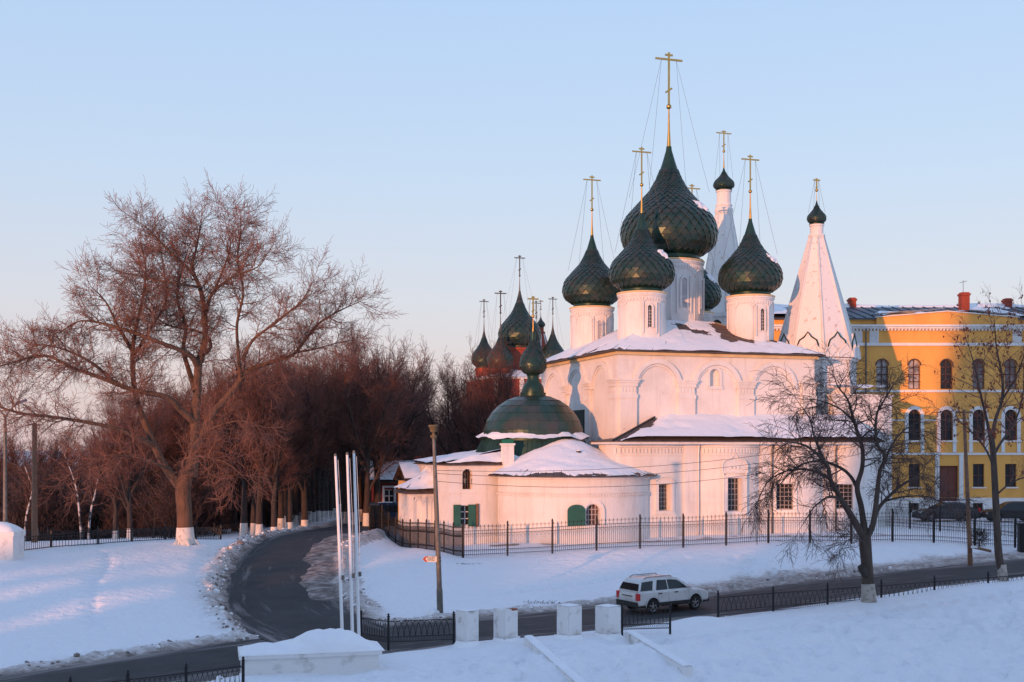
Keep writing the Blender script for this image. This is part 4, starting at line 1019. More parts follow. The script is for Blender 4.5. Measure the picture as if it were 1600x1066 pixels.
for k in range(1, 36): m.tube([Vector(conefn(k / 36, t / 6)) + Vector((0, 0, .02)) for t in range(6)], .028, 3)
m.build('standing_seams', roof_metal, cr_)['kind'] = 'stuff'
snow_on(cr_, conefn, 180, 60, .17, lambda a, b: .96 - .40 * math.exp(-(b / .16) ** 2) - (.75 if a > .86 else 0) * min(1, (a - .86) / .06), 23, 0, scale=.7)
for a, b, hh in ((.5, .52, .25), (.62, .92, .55)):
    q = Vector(conefn(a, b)); m = MB(); m.lathe([(.05, q.z), (.09, q.z + hh * .3), (.22, q.z + hh * .55), (.20, q.z + hh * .8), (.04, q.z + hh)], 7, c=(q.x, q.y)); m.build('roof_finial', iron, cr_)
    m = MB(); m.lathe([(.14, q.z + hh * .9), (.16, q.z + hh), (.07, q.z + hh * 1.25), (.01, q.z + hh * 1.3)], 7, c=(q.x, q.y)); m.build('snow', snow_m, cr_, smooth=True)
# chimney with a green cap
cu0, cu1 = ku(782.5, bv0), ku(798, bv0); m = MB(); zt_, zb_ = kz(696, 0, bv0), kz(740, 0, bv0)
m.box(cu0, cu1, bv0 - .75, bv0 - .05, zb_ - 1.0, zt_); m.box(cu0 - .07, cu1 + .07, bv0 - .82, bv0 + .02, zt_, zt_ + .14); ch = m.build('chimney', plaster, chapel, loc=(0, 0, KO))
m = MB(); m.box(cu0 + .02, cu1 - .02, bv0 - .7, bv0 - .1, zt_ + .14, kz(687, 0, bv0)); m.build('chimney_cap', M('bright_green_paint', (0.01, 0.16, 0.09), .5), ch)
# annex on the left
an0, an1 = ku(639, .6), bu0; AZ = kz(770, an0, .6); av1 = 3.9; AZ2 = kz(737, bu0, .6)
w = MB(); wall(w, [(an0, .6), (an1, .6)], 4.2, AZ); wall(w, [(an0, av1), (an0, .6)], 4.2, AZ); w.quad((an0, .6, AZ), (an1, .6, AZ), (an1, .6, AZ + .9)); w.build('annex_wall', plaster, chapel, loc=(0, 0, KO))
m = MB(); rq = [(an0 - .35, .1, AZ), (an1, .1, AZ), (an1, 2.6, AZ2 + .2), (an0 + 1.2, 2.6, AZ2 - .6)]
m.quad(*rq); m.quad(rq[0], rq[3], (an0 - .35, av1 + .3, AZ)); m.quad(rq[3], rq[2], (an1, av1 + .3, AZ), (an0 - .35, av1 + .3, AZ))
m.quad((an0 - .35, .1, AZ - .09), (an1, .1, AZ - .09), rq[1], rq[0]); m.quad((an0 - .35, .1, AZ - .09), rq[0], (an0 - .35, av1 + .3, AZ), (an0 - .35, av1 + .3, AZ - .09)); m.quad((an0 - .35, .1, AZ - .09), (an0 - .35, av1 + .3, AZ - .09), (an1, av1 + .3, AZ - .09), (an1, .1, AZ - .09))
ax_ = m.build('annex_roof', roof_metal, chapel, loc=(0, 0, KO), fix=False)
snow_on(ax_, bil(*rq), 30, 20, .3, lambda a, b: 1.2, 61, 0); snow_on(ax_, bil((an0 - .35, av1 + .3, AZ), rq[0], rq[3], rq[3]), 20, 14, .3, lambda a, b: 1.2, 62, 0)
for px0 in (646, 671, 692):
    a = ku(px0, .6); m = MB(); c = Vector((a + .35, .6, 0)); arc_ring(m, c, EV, NV, .34, .22, kz(785, a, .6), .08, 10)
    for s_ in (-1, 1): m.box(c.x + s_ * .28 - .06, c.x + s_ * .28 + .06, .52, .63, 5.2, kz(785, a, .6))
    m.build('blind_niche', plaster, chapel, loc=(0, 0, KO))
m = MB()
for a in (an0 + .16, ku(662, .6), ku(686, .6)): m.box(a - .16, a + .16, .46, .63, 4.2, AZ - .3)
m.box(an0 - .1, an1, .42, .63, AZ - .3, AZ - .1); m.build('annex_pilasters', plaster, chapel, loc=(0, 0, KO))
# dark box between the chapel dome and the church wall
m = MB(); lk = ku(906, 3.0), ku(920, 3.0); m.box(lk[0], lk[1] + .5, 2.2, 5.0, 8, kz(640, 3.6, 2.2)); m.build('dark_box', M('dark_green_surface', (0.02, 0.03, 0.028), .7), chapel, loc=(0, 0, KO))

# ------------------------------------------------------------------ yellow building on the right
YD = 112.0; ys = YD / F; YB = 5.2
yellow = thing('yellow_building', (PX(1400, YD), YD, YB), 0, 'long ochre yellow building with rows of arched windows and snowy roof', 'building')
def yx(px): return (px - 1400) * ys
def yz(py): return CZ - (py - YH) * ys - YB
yel = M('ochre_plaster', (0.80, 0.41, 0.10), .85, c2=(0.68, 0.335, 0.08), scale=.8, thr=(.42, .72), stretch=(1, 1, .35), bump=.01)
trim = M('white_trim', (0.74, 0.73, 0.72), .8, var=.06, scale=2)
brown_f = M('brown_window_frame', (0.10, 0.04, 0.03), .6)
x0, x1 = yx(1196), yx(1740); ypath = [(x0, 0), (x1, 0)]
cols = [1378.5 + 50.2 * k for k in range(-3, 8)]
up_, mid_, low_, bas_ = [], [], [], []
for i, c in enumerate(cols):
    c_ = yx(c) - x0; door = i == 5
    up_.append((c_ - 9.3 * ys, c_ + 9.3 * ys, yz(608), yz(562), .3, True)); mid_.append((c_ - 9.6 * ys, c_ + 9.6 * ys, yz(688), yz(640), .3, True))
    if not door: low_.append((c_ - 8.7 * ys, c_ + 8.7 * ys, yz(761), yz(725), .25, False)); bas_.append((c_ - 8 * ys, c_ + 8 * ys, yz(801), yz(786), .25, False))
dc = yx(cols[5]) + 3 * ys - x0; dr = (dc - 15.5 * ys, dc + 15.5 * ys, yz(784), yz(728), .35, False)
w = MB(); wall(w, ypath, yz(778), yz(515), up_ + mid_ + low_ + [h for h in [(dr[0], dr[1], yz(777.9), dr[3], .35, False)]])
wall(w, ypath, yz(515), yz(497)); wall(w, [(x0, 20), (x0, 0)], yz(778), yz(497)); wall(w, [(x1, 0), (x1, 20)], yz(778), yz(497)); yw = w.build('wall', yel, yellow)
w = MB(); wall(w, [(x0 - .1, -.12), (x1, -.12)], -1.5, yz(778), bas_ + [(dr[0] + .1, dr[1] + .1, yz(806), yz(778.05), .35, False)]); w.quad((x0, -.12, yz(778)), (x1, -.12, yz(778)), (x1, .02, yz(778)), (x0, .02, yz(778))); w.build('plinth', trim, yellow)
gv = [glass_mid, M('white_curtained_glass', (0.36, 0.35, 0.36), .2, var=.4, scale=1.5), glass, glass_mid]
for i_, h in enumerate(up_): window(yellow, ypath, h, 0, gv[(i_ * 5 + 1) % 4] if i_ != 3 else gv[1], brown_f, 2, 4, barw=.045)
for h in mid_: window(yellow, ypath, h, 0, glass, brown_f, 2, 3, barw=.04)
for h in low_: window(yellow, ypath, h, 0, glass, brown_f, 2, 2, barw=.04)
for h in bas_: window(yellow, [(x0 - .1, -.12), (x1, -.12)], h, 0, void_m, brown_f, 2, 1)
m = MB(); cx = x0 + dc; m.box(cx - 15.4 * ys, cx + 15.4 * ys, .28, .34, yz(806), yz(728))
for s_ in (-1, 1):
    for q in range(3): m.box(cx + s_ * 7.5 * ys - .34, cx + s_ * 7.5 * ys + .34, .24, .285, yz(778) + .2 + q * 1.1 - .6, yz(778) + 1.1 + q * 1.1 - .6)
dd_ = m.build('door', M('red_brown_door', (0.16, 0.045, 0.03), .6), yellow); m = MB(); m.obox((cx + .12, .2, yz(770)), (.03, 0, 0), (0, .05, 0), (0, 0, .12)); m.build('handle', iron, dd_)
for px in (1464, 1501.5): m = MB(); m.box(yx(px) - .19, yx(px) + .19, -.13, .05, yz(778), yz(711)); m.build('door_pilaster', trim, yellow)
for h in mid_:                # white surrounds with apron panels
    c, e, n, wd = frame_at(ypath, h); m = MB(); r_ = wd / 2; zs = h[3] - r_; arc_ring(m, c, e, n, r_ + .32, r_, zs, .09, 14)
    for s_ in (-1, 1): m.box(c.x + s_ * (r_ + .16) - .16, c.x + s_ * (r_ + .16) + .16, -.09, .05, yz(707), zs)
    m.box(c.x - r_ - .4, c.x + r_ + .4, -.16, .05, h[2] - .16, h[2] - .02); so = m.build('window_surround', trim, yellow)
    m = MB(); m.lathe([(.0, 0), (.0, 0)], 3) if False else None
for h in low_:
    c, e, n, wd = frame_at(ypath, h); m = MB(); m.box(c.x - wd / 2 - .15, c.x + wd / 2 + .15, -.13, .05, h[2] - .13, h[2] - .01); m.build('window_sill', trim, yellow)
for h in up_:
    c, e, n, wd = frame_at(ypath, h); m = MB(); arc_ring(m, c, e, n, wd / 2 + .1, wd / 2, h[3] - wd / 2, .03, 12); m.build('window_hood', brown_f, yellow)
for y0, y1, dp in ((540.5, 536, .16), (613, 609.5, .14), (711, 707.5, .14), (658, 655.5, .06)):
    if y0 == 658:
        for a, b in zip(cols, cols[1:]): m = MB(); m.box(yx(a) + 15 * ys, yx(b) - 15 * ys, -dp, .05, yz(y0), yz(y1)); m.build('impost_band', trim, yellow)
    else: m = MB(); m.box(x0 - .1, x1, -dp, .05, yz(y0), yz(y1)); m.build('string_course', trim, yellow)
for px in (1352, 1605):
    m = MB(); m.tube([(yx(px), -.45, yz(515)), (yx(px), -.22, yz(522)), (yx(px), -.22, yz(790))], .07, 8); m.build('downpipe', galv, yellow, smooth=True)
m = MB(); m.box(x0 - .3, x1, -.5, .1, yz(511), yz(508)); m.box(x0 - .2, x1, -.3, .1, yz(514), yz(511.2)); m.build('cornice', trim, yellow)
m = MB()
for k in range(130): xq = x0 + k * .32; m.box(xq, xq + .14, -.26, .05, yz(517), yz(514.2))
m.build('cornice_dentils', trim, yellow)['kind'] = 'stuff'
for px in (1340, 1365.5, 1589, 1613):          # louvred frieze openings
    m = MB(); m.box(yx(px) - .42, yx(px) + .42, -.07, .05, yz(536.5), yz(517)); 
    for q in range(9): m.box(yx(px) - .36 + .085 * q, yx(px) - .32 + .085 * q, -.11, -.06, yz(535), yz(518.5))
    m.build('louvred_panel', trim, yellow)
# low attic gable with snow, roof panels, chimneys
m = MB(); gp = [(1368, 509), (1368, 496.5), (1478, 487.5), (1588, 496.5), (1588, 509)]
m.prism([(yx(a), -.36, yz(b)) for a, b in gp], (0, .9, 0)); at_ = m.build('attic_gable', yel, yellow)
m = MB(); m.prism([(yx(a), -.52, yz(b)) for a, b in ((1366, 497), (1478, 487.7), (1590, 497), (1590, 495.8), (1478, 486.2), (1366, 495.8))], (0, 1.2, 0)); m.build('gable_moulding', trim, at_)
rz0, rz1 = yz(498), yz(476) + .9; rd_ = 9.5; slate = M('blue_grey_roof_sheet', (0.06, 0.075, 0.105), .5, .3, var=.25, scale=.7)
rf = MB(); rf.quad((x0 - .3, -.25, rz0), (x1, -.25, rz0), (x1, rd_, rz1), (x0 - .3, rd_, rz1)); rf.quad((x0 - .3, rd_, rz1), (x1, rd_, rz1), (x1, 2 * rd_, rz0), (x0 - .3, 2 * rd_, rz0)); rf.box(x0 - .3, x1, -.3, -.2, rz0 - .1, rz0); ry = rf.build('roof', slate, yellow)
k = x0; i = 0; pw = 1.02
while k < x1 - pw:
    m = MB(); fn = bil((k + .03, -.26, rz0 + .05), (k + pw - .03, -.26, rz0 + .05), (k + pw - .03, rd_ - .05, rz1 + .05), (k + .03, rd_ - .05, rz1 + .05))
    p = [Vector(fn(a, b)) for a, b in ((0, 0), (1, 0), (1, 1), (0, 1))]; m.prism(p, (0, 0, -.06)); m.tube([p[0] + Vector((-.03, 0, .05)), p[3] + Vector((-.03, 0, .05))], .05, 4)
    m.build('roof_panel', slate, ry); k += pw
def yroof(s, t): return (x0 + (x1 - x0) * s, -.25 + rd_ * t, rz0 + .06 + (rz1 - rz0) * t)
def ycov(a, b):
    px = 1196 + (1740 - 1196) * a
    g = .62 * math.exp(-((px - 1440) / 55) ** 4) * (1 - b * 1.0) + .65 * math.exp(-((px - 1590) / 40) ** 4) * (1 - .9 * b) + .75 * math.exp(-((px - 1225) / 30) ** 4) * (1 - .8 * b)
    return .25 + g + (.45 if b > .93 else 0)
snow_on(ry, yroof, 260, 30, .35, ycov, 71, 0, scale=.3)
snow_on(at_, bil((yx(1368), -.32, yz(496)), (yx(1478), -.32, yz(486.3)), (yx(1478), 1.5, yz(486)), (yx(1368), 1.5, yz(495))), 40, 6, .3, lambda a, b: 1.05, 72, 0); snow_on(at_, bil((yx(1478), -.32, yz(486.3)), (yx(1588), -.32, yz(496)), (yx(1588), 1.5, yz(495)), (yx(1478), 1.5, yz(486))), 40, 6, .3, lambda a, b: .95, 73, 0)
for px_, wd, yt, yb, dp in ((1333, 10, 465, 482, 8.3), (1509, 12.5, 456.5, 486, 4.5), (1576.5, 10.5, 466, 482, 8.3)):
    m = MB(); hw = wd * ys / 2 * 1.05; zb2 = yz(yb) - .4; z2 = CZ - (yt - YH) * (YD + dp) / F - YB; px = 1400 + ((px_ - 800) * (YD + dp) - 600 * YD) / YD
    m.box(yx(px) - hw, yx(px) + hw, dp, dp + .9, zb2, z2 - .18); m.box(yx(px) - hw - .08, yx(px) + hw + .08, dp - .08, dp + .98, z2 - .3, z2 - .12); m.box(yx(px) - hw + .02, yx(px) + hw - .02, dp + .02, dp + .88, z2 - .12, z2)
    co_ = m.build('chimney', brick_red, yellow)
    if px_ == 1509: m = MB(); m.tube([(yx(px) - .1, dp + .4, z2), (yx(px) - .1, dp + .4, z2 + 1.2)], .025, 5); m.tube([(yx(px) - .45, dp + .4, z2 + .95), (yx(px) + .25, dp + .4, z2 + 1.1)], .02, 4); m.build('aerial', dark_metal, co_)
# ------------------------------------------------------------------ iron fences
def fence_run(name, pts, label, cat, panel_mesh, post_mesh, hgt, plen):
    """posts at the given world points with one panel between each pair (shared meshes, sheared to the slope)"""
    o = thing(name, pts[0], 0, label, cat); base = Vector(pts[0])
    for i, p in enumerate(pts):
        place('post', post_mesh, o, Vector(p) - base)
        if i < len(pts) - 1:
            q = Vector(pts[i + 1]); p = Vector(p); d = q - p; L = math.hypot(d.x, d.y)
            pa = place('panel', panel_mesh, o); a = math.atan2(d.y, d.x)
            sh = Matrix.Identity(4); sh[2][0] = d.z / L; sc = Matrix.Scale(L / plen, 4, (1, 0, 0))
            pa.matrix_local = Matrix.Translation(p - base) @ Matrix.Rotation(a, 4, 'Z') @ sh @ sc; pa['kind'] = 'stuff'
            # a sheared matrix cannot live in loc/rot/scale: bake the shear into a private copy where the ground slopes
            if abs(d.z / L) > .004:
                me = panel_mesh.copy(); me.transform(sh @ sc); pa.data = me; pa.matrix_local = Matrix.Translation(p - base) @ Matrix.Rotation(a, 4, 'Z')
    return o
def tall_panel(L=2.7):
    m = MB(); n = 22
    for z in (.16, .42, 1.42, 1.62): m.box(.03, L - .03, -.015, .015, z - .014, z + .014)
    for k in range(n):
        x = .08 + (L - .16) * k / (n - 1); tall = k % 2 == 0
        t = 1.86 if tall else 1.62; m.box(x - .0085, x + .0085, -.0085, .0085, .05, t)
        if tall:
            m.quad((x - .03, 0, t), (x + .03, 0, t), (x, 0, t + .14))
            m.tube([(x - .10, 0, t + .05), (x - .06, 0, t - .04), (x, 0, t - .02), (x + .06, 0, t - .04), (x + .10, 0, t + .05)], .01, 3)
            m.tube([(x - .09, 0, 1.36), (x - .04, 0, 1.26), (x, 0, 1.22), (x + .04, 0, 1.26), (x + .09, 0, 1.36)], .009, 3)
        m.tube([(x - .05, 0, .40), (x, 0, .27), (x + .05, 0, .40)], .008, 3)
    return m.mesh('panel', iron, fix=False)
def tall_post(h=2.02):
    m = MB(); m.box(-.05, .05, -.05, .05, -.3, h); m.lathe([(.07, h), (.07, h + .03), (.035, h + .06), (.05, h + .1), (.001, h + .15)], 8); return m.mesh('post', iron)
TPAN, TPOST = tall_panel(), tall_post()
fpx = [724, 793, 863, 932, 1000, 1067.5, 1134.5, 1200.5, 1265.5, 1330, 1394.5, 1459, 1523, 1586, 1650]
fpy = [873, 867.5, 864, 861, 858, 855.5, 853, 850.5, 848.5, 847, 846.5, 847, 848, 849, 850]
fpts = [P(x, y, 75 + 5.2 * i / 12) for i, (x, y) in enumerate(zip(fpx, fpy))]
fpts = [(x, y, zt(x, y) + .02) for x, y, z in fpts]
fence_run('iron_fence', fpts, 'black iron picket fence along the snow bank before the church front', 'fence', TPAN, TPOST, 2, 2.7)
lpts = [(fpts[0][0] - .705 * k, fpts[0][1] + 1.9 * k) for k in range(0, 13)]
ly_ = [826, 824, 822.5, 821, 820, 819, 818, 818, 818, 818, 817.5, 817, 816.5]; lpts = [(x, y, max(zt(x, y) - .1, PZ(ly_[i], y) - 2.1)) for i, (x, y) in enumerate(lpts)]; lpts[0] = (fpts[0][0] - .06, fpts[0][1] + .16, fpts[0][2])
fence_run('iron_fence', lpts, 'black iron picket fence receding past the domed chapel beside the side road', 'fence', TPAN, TPOST, 2, 2.7)
bpts = [(PX(x, d), d) for x, d in ((1375, 97), (1422, 94.5), (1469, 92), (1515, 89.5), (1560, 87), (1604, 84.5))]
bpts = [(x, y, zt(x, y) + .02) for x, y in bpts]
fence_run('iron_fence', bpts, 'black iron fence behind the right-hand snow, before the parked cars', 'fence', TPAN, TPOST, 2, 2.7)
m = MB(); gp_ = P(1596, 848, 79.5); gz = zt(gp_[0], gp_[1]); m.box(-.2, .2, -.2, .2, -.3, 1.75); m.box(-.25, .25, -.25, .25, 1.75, 1.86)
gt = thing('gate_post', (gp_[0], gp_[1], gz), 0, 'broad black gate post at the right end of the fence', 'post'); m.build('shaft', iron, gt)
# low embankment railing with interlaced arcs
def arc_panel(L=2.8, h=1.0):
    m = MB(); 
    for z in (.10, .30, h - .06): m.box(.03, L - .03, -.015, .015, z - .016, z + .016)
    n = 11; sp = (L - .1) / n; z0, z1 = .31, h - .07
    for k in range(n):                   # each arc spans two cells: they interlace into pointed ovals
        for sgn in (1,):
            xa = .05 + sp * (k - .5); xb = xa + 2 * sp; pts = []
            for q in range(11):
                t = q / 10; x = xa + (xb - xa) * t; z = z0 + (z1 - z0) * math.sin(math.pi * t) ** .5
                if .04 <= x <= L - .04: pts.append((x, 0, z))
            if len(pts) > 1: m.tube(pts, .013, 4)
    for k in range(n * 2):
        x = .05 + sp / 2 * (k + .5); m.tube([(x + sp * .22 * math.cos(a), 0, .20 + .075 * math.sin(a)) for a in [math.pi * 2 * q / 8 for q in range(9)]], .010, 3)
    return m.mesh('panel', iron, fix=False)
def low_post(h=1.12):
    m = MB(); m.box(-.045, .045, -.045, .045, -.5, h); m.lathe([(.065, h), (.065, h + .03), (.03, h + .05), (.055, h + .1), (.001, h + .16)], 8); return m.mesh('post', iron)
APAN, LPOST = arc_panel(), low_post()
def low_run(pxs, pys, ds, label, lift=0.0):
    pts = [P(x, y, d) for x, y, d in zip(pxs, pys, ds)]
    return fence_run('embankment_railing', pts, label, 'railing', APAN, LPOST, 1.1, 2.8)
low_run([110, 200, 291, 380], [1119, 1107, 1095, 1083], [39, 40, 41, 42], 'low black railing in the bottom left corner before the plinth')
low_run([564, 607, 709], [1001, 1007, 1003], [50.6, 49.6, 50.3], 'low black railing between the flagpoles and the first white pillar')
low_run([972, 1047], [987, 985], [52.0, 52.6], 'short black railing right of the four white pillars')
low_run([1122, 1208, 1293, 1377, 1460, 1544, 1626], [965, 957, 950.5, 944, 937, 930, 923], [57.2, 58.7, 60.2, 61.8, 63.4, 65.1, 66.8], 'long low black railing beside the road behind the right-hand trees')
# fence on the left behind the mound
def bar_panel(L=2.6, h=.95):
    m = MB()
    for z in (.14, h - .22, h - .05): m.box(.03, L - .03, -.02, .02, z - .02, z + .02)
    for k in range(15): x = .1 + (L - .2) * k / 14; m.box(x - .012, x + .012, -.012, .012, .1, h)
    return m.mesh('panel', iron, fix=False)
BPAN = bar_panel()
ll = [(PX(x, d), d) for x, d in ((30, 73), (80, 75.4), (153, 77.2), (206, 79), (258, 81), (306, 83.5), (345, 88))]
ll = [(x, y, zt(x, y) - .1) for x, y in ll]
fence_run('low_fence', ll, 'low black fence along the crest of the left snow mound', 'fence', BPAN, LPOST, 1, 2.6)
l2 = [(PX(x, d), d) for x, d in ((-40, 92), (20, 93), (75, 94), (130, 95), (185, 96), (240, 98), (290, 101), (335, 106), (372, 112), (410, 122))]
l2 = [(x, y, zt(x, y) - .05) for x, y in l2]
fence_run('low_fence', l2, 'dark fence farther back at the edge of the bare wood', 'fence', BPAN, LPOST, 1, 2.6)

# ------------------------------------------------------------------ white pillars, stair parapets, plinths
def pillar(px, pyb, pyt, d, wpx, label, chip=False, ry=0.0):
    x, y, zb = P(px, pyb, d); h = (pyb - pyt) * d / F; hw = wpx * d / F / 2 / 1.32
    o = thing('pillar', (x, y, zb), R(40 + ry), label, 'pillar', 'white pillars at the head of the river steps')
    bm = bmesh.new(); bmesh.ops.create_cube(bm, size=1.0)
    for v in bm.verts: v.co = Vector((v.co.x * 2 * hw, v.co.y * 2 * hw, (v.co.z + .5) * (h + .4) - .4))
    bmesh.ops.bevel(bm, geom=[e for e in bm.edges], offset=.035, segments=2, affect='EDGES')
    me = bpy.data.meshes.new('shaft'); bm.to_mesh(me); bm.free(); me.materials.append(white_block); place('shaft', me, o)
    m = MB(); s = (lambda a, b: (-hw * .97 + 2 * hw * .97 * a, -hw * .97 + 2 * hw * .97 * b, h - .01 + .035 * (math.sin(math.pi * a) * math.sin(math.pi * b)) ** .4)); m.grid(s, 10, 10)
    if not chip: m.build('snow_cap', snow_m, o, smooth=True, fix=False)
    else:
        c = MB(); c.box(hw * .1, hw * .9, -hw * 1.005, -hw * .3, h - .06, h + .012); c.build('exposed_brick', M('chipped_brick', (0.30, 0.09, 0.05), .9, var=.4, scale=12), o)
    m = MB(); n = 20                      # drift round the foot
    def dr(s, t): a = 2 * math.pi * s; r = hw * (1.25 + .75 * t); return (r * math.cos(a), r * math.sin(a), .20 * (1 - t) ** 2 + .03 - .06 * t)
    m.grid(dr, 20, 4); m.build('snow_drift', snow_m, o, smooth=True, fix=False)
    return o
pillar(730, 1009, 953, 49.6, 35, 'first white pillar from the left beside the railing end')
pillar(790, 1004, 951, 50.2, 37, 'second white pillar with chipped top showing red brick', True)
pillar(889.5, 999, 945, 51.2, 38, 'third white pillar, before the road gap')
pillar(950, 997, 946, 51.8, 39, 'fourth white pillar, next to the white off-road car')
def parapet(a, b, wd, hgt, label):
    A, B = Vector(a), Vector(b); d = B - A; L = d.length; e = d.normalized(); n = Vector((-e.y, e.x, 0)).normalized(); 
    o = thing('stair_parapet', a, 0, label, 'parapet')
    m = MB(); N = 12; prof = [(-wd / 2, -1.2), (-wd / 2, hgt - .05), (-wd / 2 + .05, hgt), (wd / 2 - .05, hgt), (wd / 2, hgt - .05), (wd / 2, -1.2)]
    m.prism([n * x + Vector((0, 0, z)) for x, z in prof], d); m.build('coping', white_block, o)
    s = MB(); s.grid(lambda p, q: tuple(d * p + n * ((q - .5) * wd * .96) + Vector((0, 0, hgt + .02 + .07 * math.sin(math.pi * q) ** .5 * (0.6 + .4 * math.sin(p * 17))))), 30, 6); s.build('snow', snow_m, o, smooth=True, fix=False)
    return o
parapet(ray_ground(826, 1008), ray_ground(912, 1085), .42, .34, 'left snowy white parapet of the river steps')
parapet(ray_ground(984, 1000), ray_ground(1075, 1056), .42, .36, 'right snowy white parapet of the river steps')
# flagpole plinth heaped with snow
pc = ray_ground(478, 1052); pc = (pc[0], pc[1] + .6, pc[2]); plx = thing('plinth', pc, R(14), 'long low white plinth heaped with snow beneath the flagpoles', 'plinth')
m = MB(); m.box(-2.4, 2.5, -.6, 1.3, -.8, .66); m.box(-2.5, 2.6, -.7, 1.4, .58, .74); m.build('block', white_block, plx)
def heap(s, t):
    x = -2.5 + 5.2 * s; y = -.72 + 2.2 * t; k = (math.sin(math.pi * min(1, max(0, s))) * math.sin(math.pi * t)) ** .45 if 0 < s < 1 and 0 < t < 1 else 0
    g = math.exp(-((s - .66) / .24) ** 2) * .75 + .25
    return (x, y, .72 + k * g * .80 + .45 * (float(fbm(np.array([x * 1.2]), np.array([y * 1.2]), 91, 3)[0]) - .5) * k)
m = MB(); m.grid(heap, 44, 26); m.build('snow_heap', snow_m, plx, smooth=True, fix=False)
# flagpoles
def flagpole(bx, by, tx, ty, d, label):
    b, t = Vector(P(bx, by, d)), Vector(P(tx, ty, d)); o = thing('flagpole', b, 0, label, 'flagpole', 'bare white flagpoles')
    v = t - b; m = MB(); m.tube([Vector((0, 0, -1.2)), v * .5, v], [.068, .060, .048], 12); m.build('pole', white_paint, o, smooth=True, angle=40)
    m = MB(); m.tube([v, v + v.normalized() * .1], [.062, .04], 10); m.build('cap', galv, o)
    m = MB(); m.tube([v * .98 + Vector((.1, -.02, 0)), v * .6 + Vector((.13, -.02, 0)), v * .31 + Vector((.1, -.03, 0))], .008, 4); m.build('halyard', white_block, o)
    m = MB(); m.obox(v * .30 + Vector((.1, -.05, 0)), (.05, 0, 0), (0, .03, 0), (0, 0, .09)); m.build('cleat', galv, o)
flagpole(536, 984, 524, 713, 47.6, 'leftmost and farthest apart of three white flagpoles')
flagpole(551.5, 980, 542.5, 711, 48.0, 'middle one of three white flagpoles')
flagpole(561.5, 978, 553, 708, 48.4, 'rightmost of three white flagpoles')
# lamp post with toilet sign
lb = P(688, 955, 59.0); ltp = P(677, 664, 59.0); lamp = thing('lamp_post', lb, 0, 'tall grey leaning lamp post with weathered head before the chapel', 'lamp post')
v = Vector(ltp) - Vector(lb); m = MB(); m.tube([Vector((0, 0, -.4)), v * .115], [.155, .15], 12); m.tube([v * .112, v * .13, v * .55, v * .95], [.15, .125, .115, .075], 12); m.build('pole', galv, lamp, smooth=True, angle=35)
m = MB(); m.tube([v * .93, v * .945], [.16, .17], 10); m.tube([v * .945, v * .965], [.07, .07], 8); m.tube([v * .962, v * .99], [.15, .2], 12); m.tube([v * .99, v * 1.0], [.26, .24], 12); m.build('lamp_head', M('mossy_lamp_metal', (0.13, 0.10, 0.05), .8, var=.4, scale=9), lamp, smooth=True, angle=35)
m = MB(); 
for z in (.285, .268): m.tube([v * (z - .004), v * (z + .004)], .135, 12)
m.build('strap', dark_metal, lamp)
sg_c = Vector(P(671.5, 873.8, 58.85)); sign = thing('direction_sign', sg_c, 0, 'small white and red arrow sign pointing left on the lamp post', 'sign')
k_ = 59 / F; m = MB(); hh = 4.6 * k_
m.prism([(-11.5 * k_, 0, 0), (-6.5 * k_, 0, hh), (11 * k_, 0, hh), (11 * k_, 0, -hh), (-6.5 * k_, 0, -hh)], (0, .03, 0)); m.build('board', M('sign_white', (0.72, 0.68, 0.62), .6), sign)
m = MB(); m.prism([(-11.2 * k_, -.004, 0), (-6.4 * k_, -.004, hh * .96), (-3.4 * k_, -.004, hh * .96), (-7.0 * k_, -.004, 0), (-3.4 * k_, -.004, -hh * .96), (-6.4 * k_, -.004, -hh * .96)], (0, .003, 0)); m.build('arrow', M('sign_red', (0.45, 0.05, 0.03), .6), sign)
fc = bpy.data.curves.new('lettering', 'FONT'); fc.body = 'ТУАЛЕТ'; fc.size = .30; fc.align_x = 'LEFT'; fc.align_y = 'CENTER'; fc.extrude = .001; fc.space_character = .9
tmp = bpy.data.objects.new('lettering_tmp', fc); col.objects.link(tmp); bpy.context.view_layer.update()
dg = bpy.context.evaluated_depsgraph_get(); tme = bpy.data.meshes.new_from_object(tmp.evaluated_get(dg)); bpy.data.objects.remove(tmp)
xs = [vv.co.x for vv in tme.vertices]; wdt = max(xs) - min(xs); tme.transform(Matrix.Scale(13.6 * k_ / wdt, 4, (1, 0, 0))); tme.materials.clear(); tme.materials.append(iron)
place('lettering', tme, sign, (-5.0 * k_, -.006, 0), (R(90), 0, 0))
# pole on the right with a shovel-like board, and its wires
rb = P(1516, 871, 74.0); rt = P(1506, 640, 74.0); rp = thing('utility_pole', rb, 0, 'reddish brown utility pole standing by the road at right', 'pole')
v2 = Vector(rt) - Vector(rb); m = MB(); m.tube([Vector((0, 0, -.5)), v2 * .08, v2], [.15, .14, .09], 10); m.build('pole', rust_pole, rp, smooth=True, angle=40)
m = MB(); m.obox(v2 * .98, (.5, 0, 0), (0, .05, 0), (0, 0, .06)); m.build('crossarm', rust_pole, rp); m = MB()
for x in (-.42, 0, .42): m.lathe([(.02, 0), (.05, .03), (.045, .1), (.01, .14)], 7, c=(v2.x * .98 + x, v2.y * .98)); 
io = m.build('insulators', white_paint, rp, loc=(0, 0, v2.z * .98 + .06))
brd = thing('plank', P(1522, 858, 73.5), 0, 'loose snowy plank leaning at the foot of the brown pole', 'plank'); m = MB(); m.obox((.45, 0, .0), (.55, 0, -.12), (0, .12, .02), (0.02, 0, .06)); m.build('board', rust_pole, brd); m = MB(); m.obox((.0, -.02, .12), (.16, 0, .0), (0, .12, .0), (0, 0, .06)); m.build('snow', snow_m, brd)
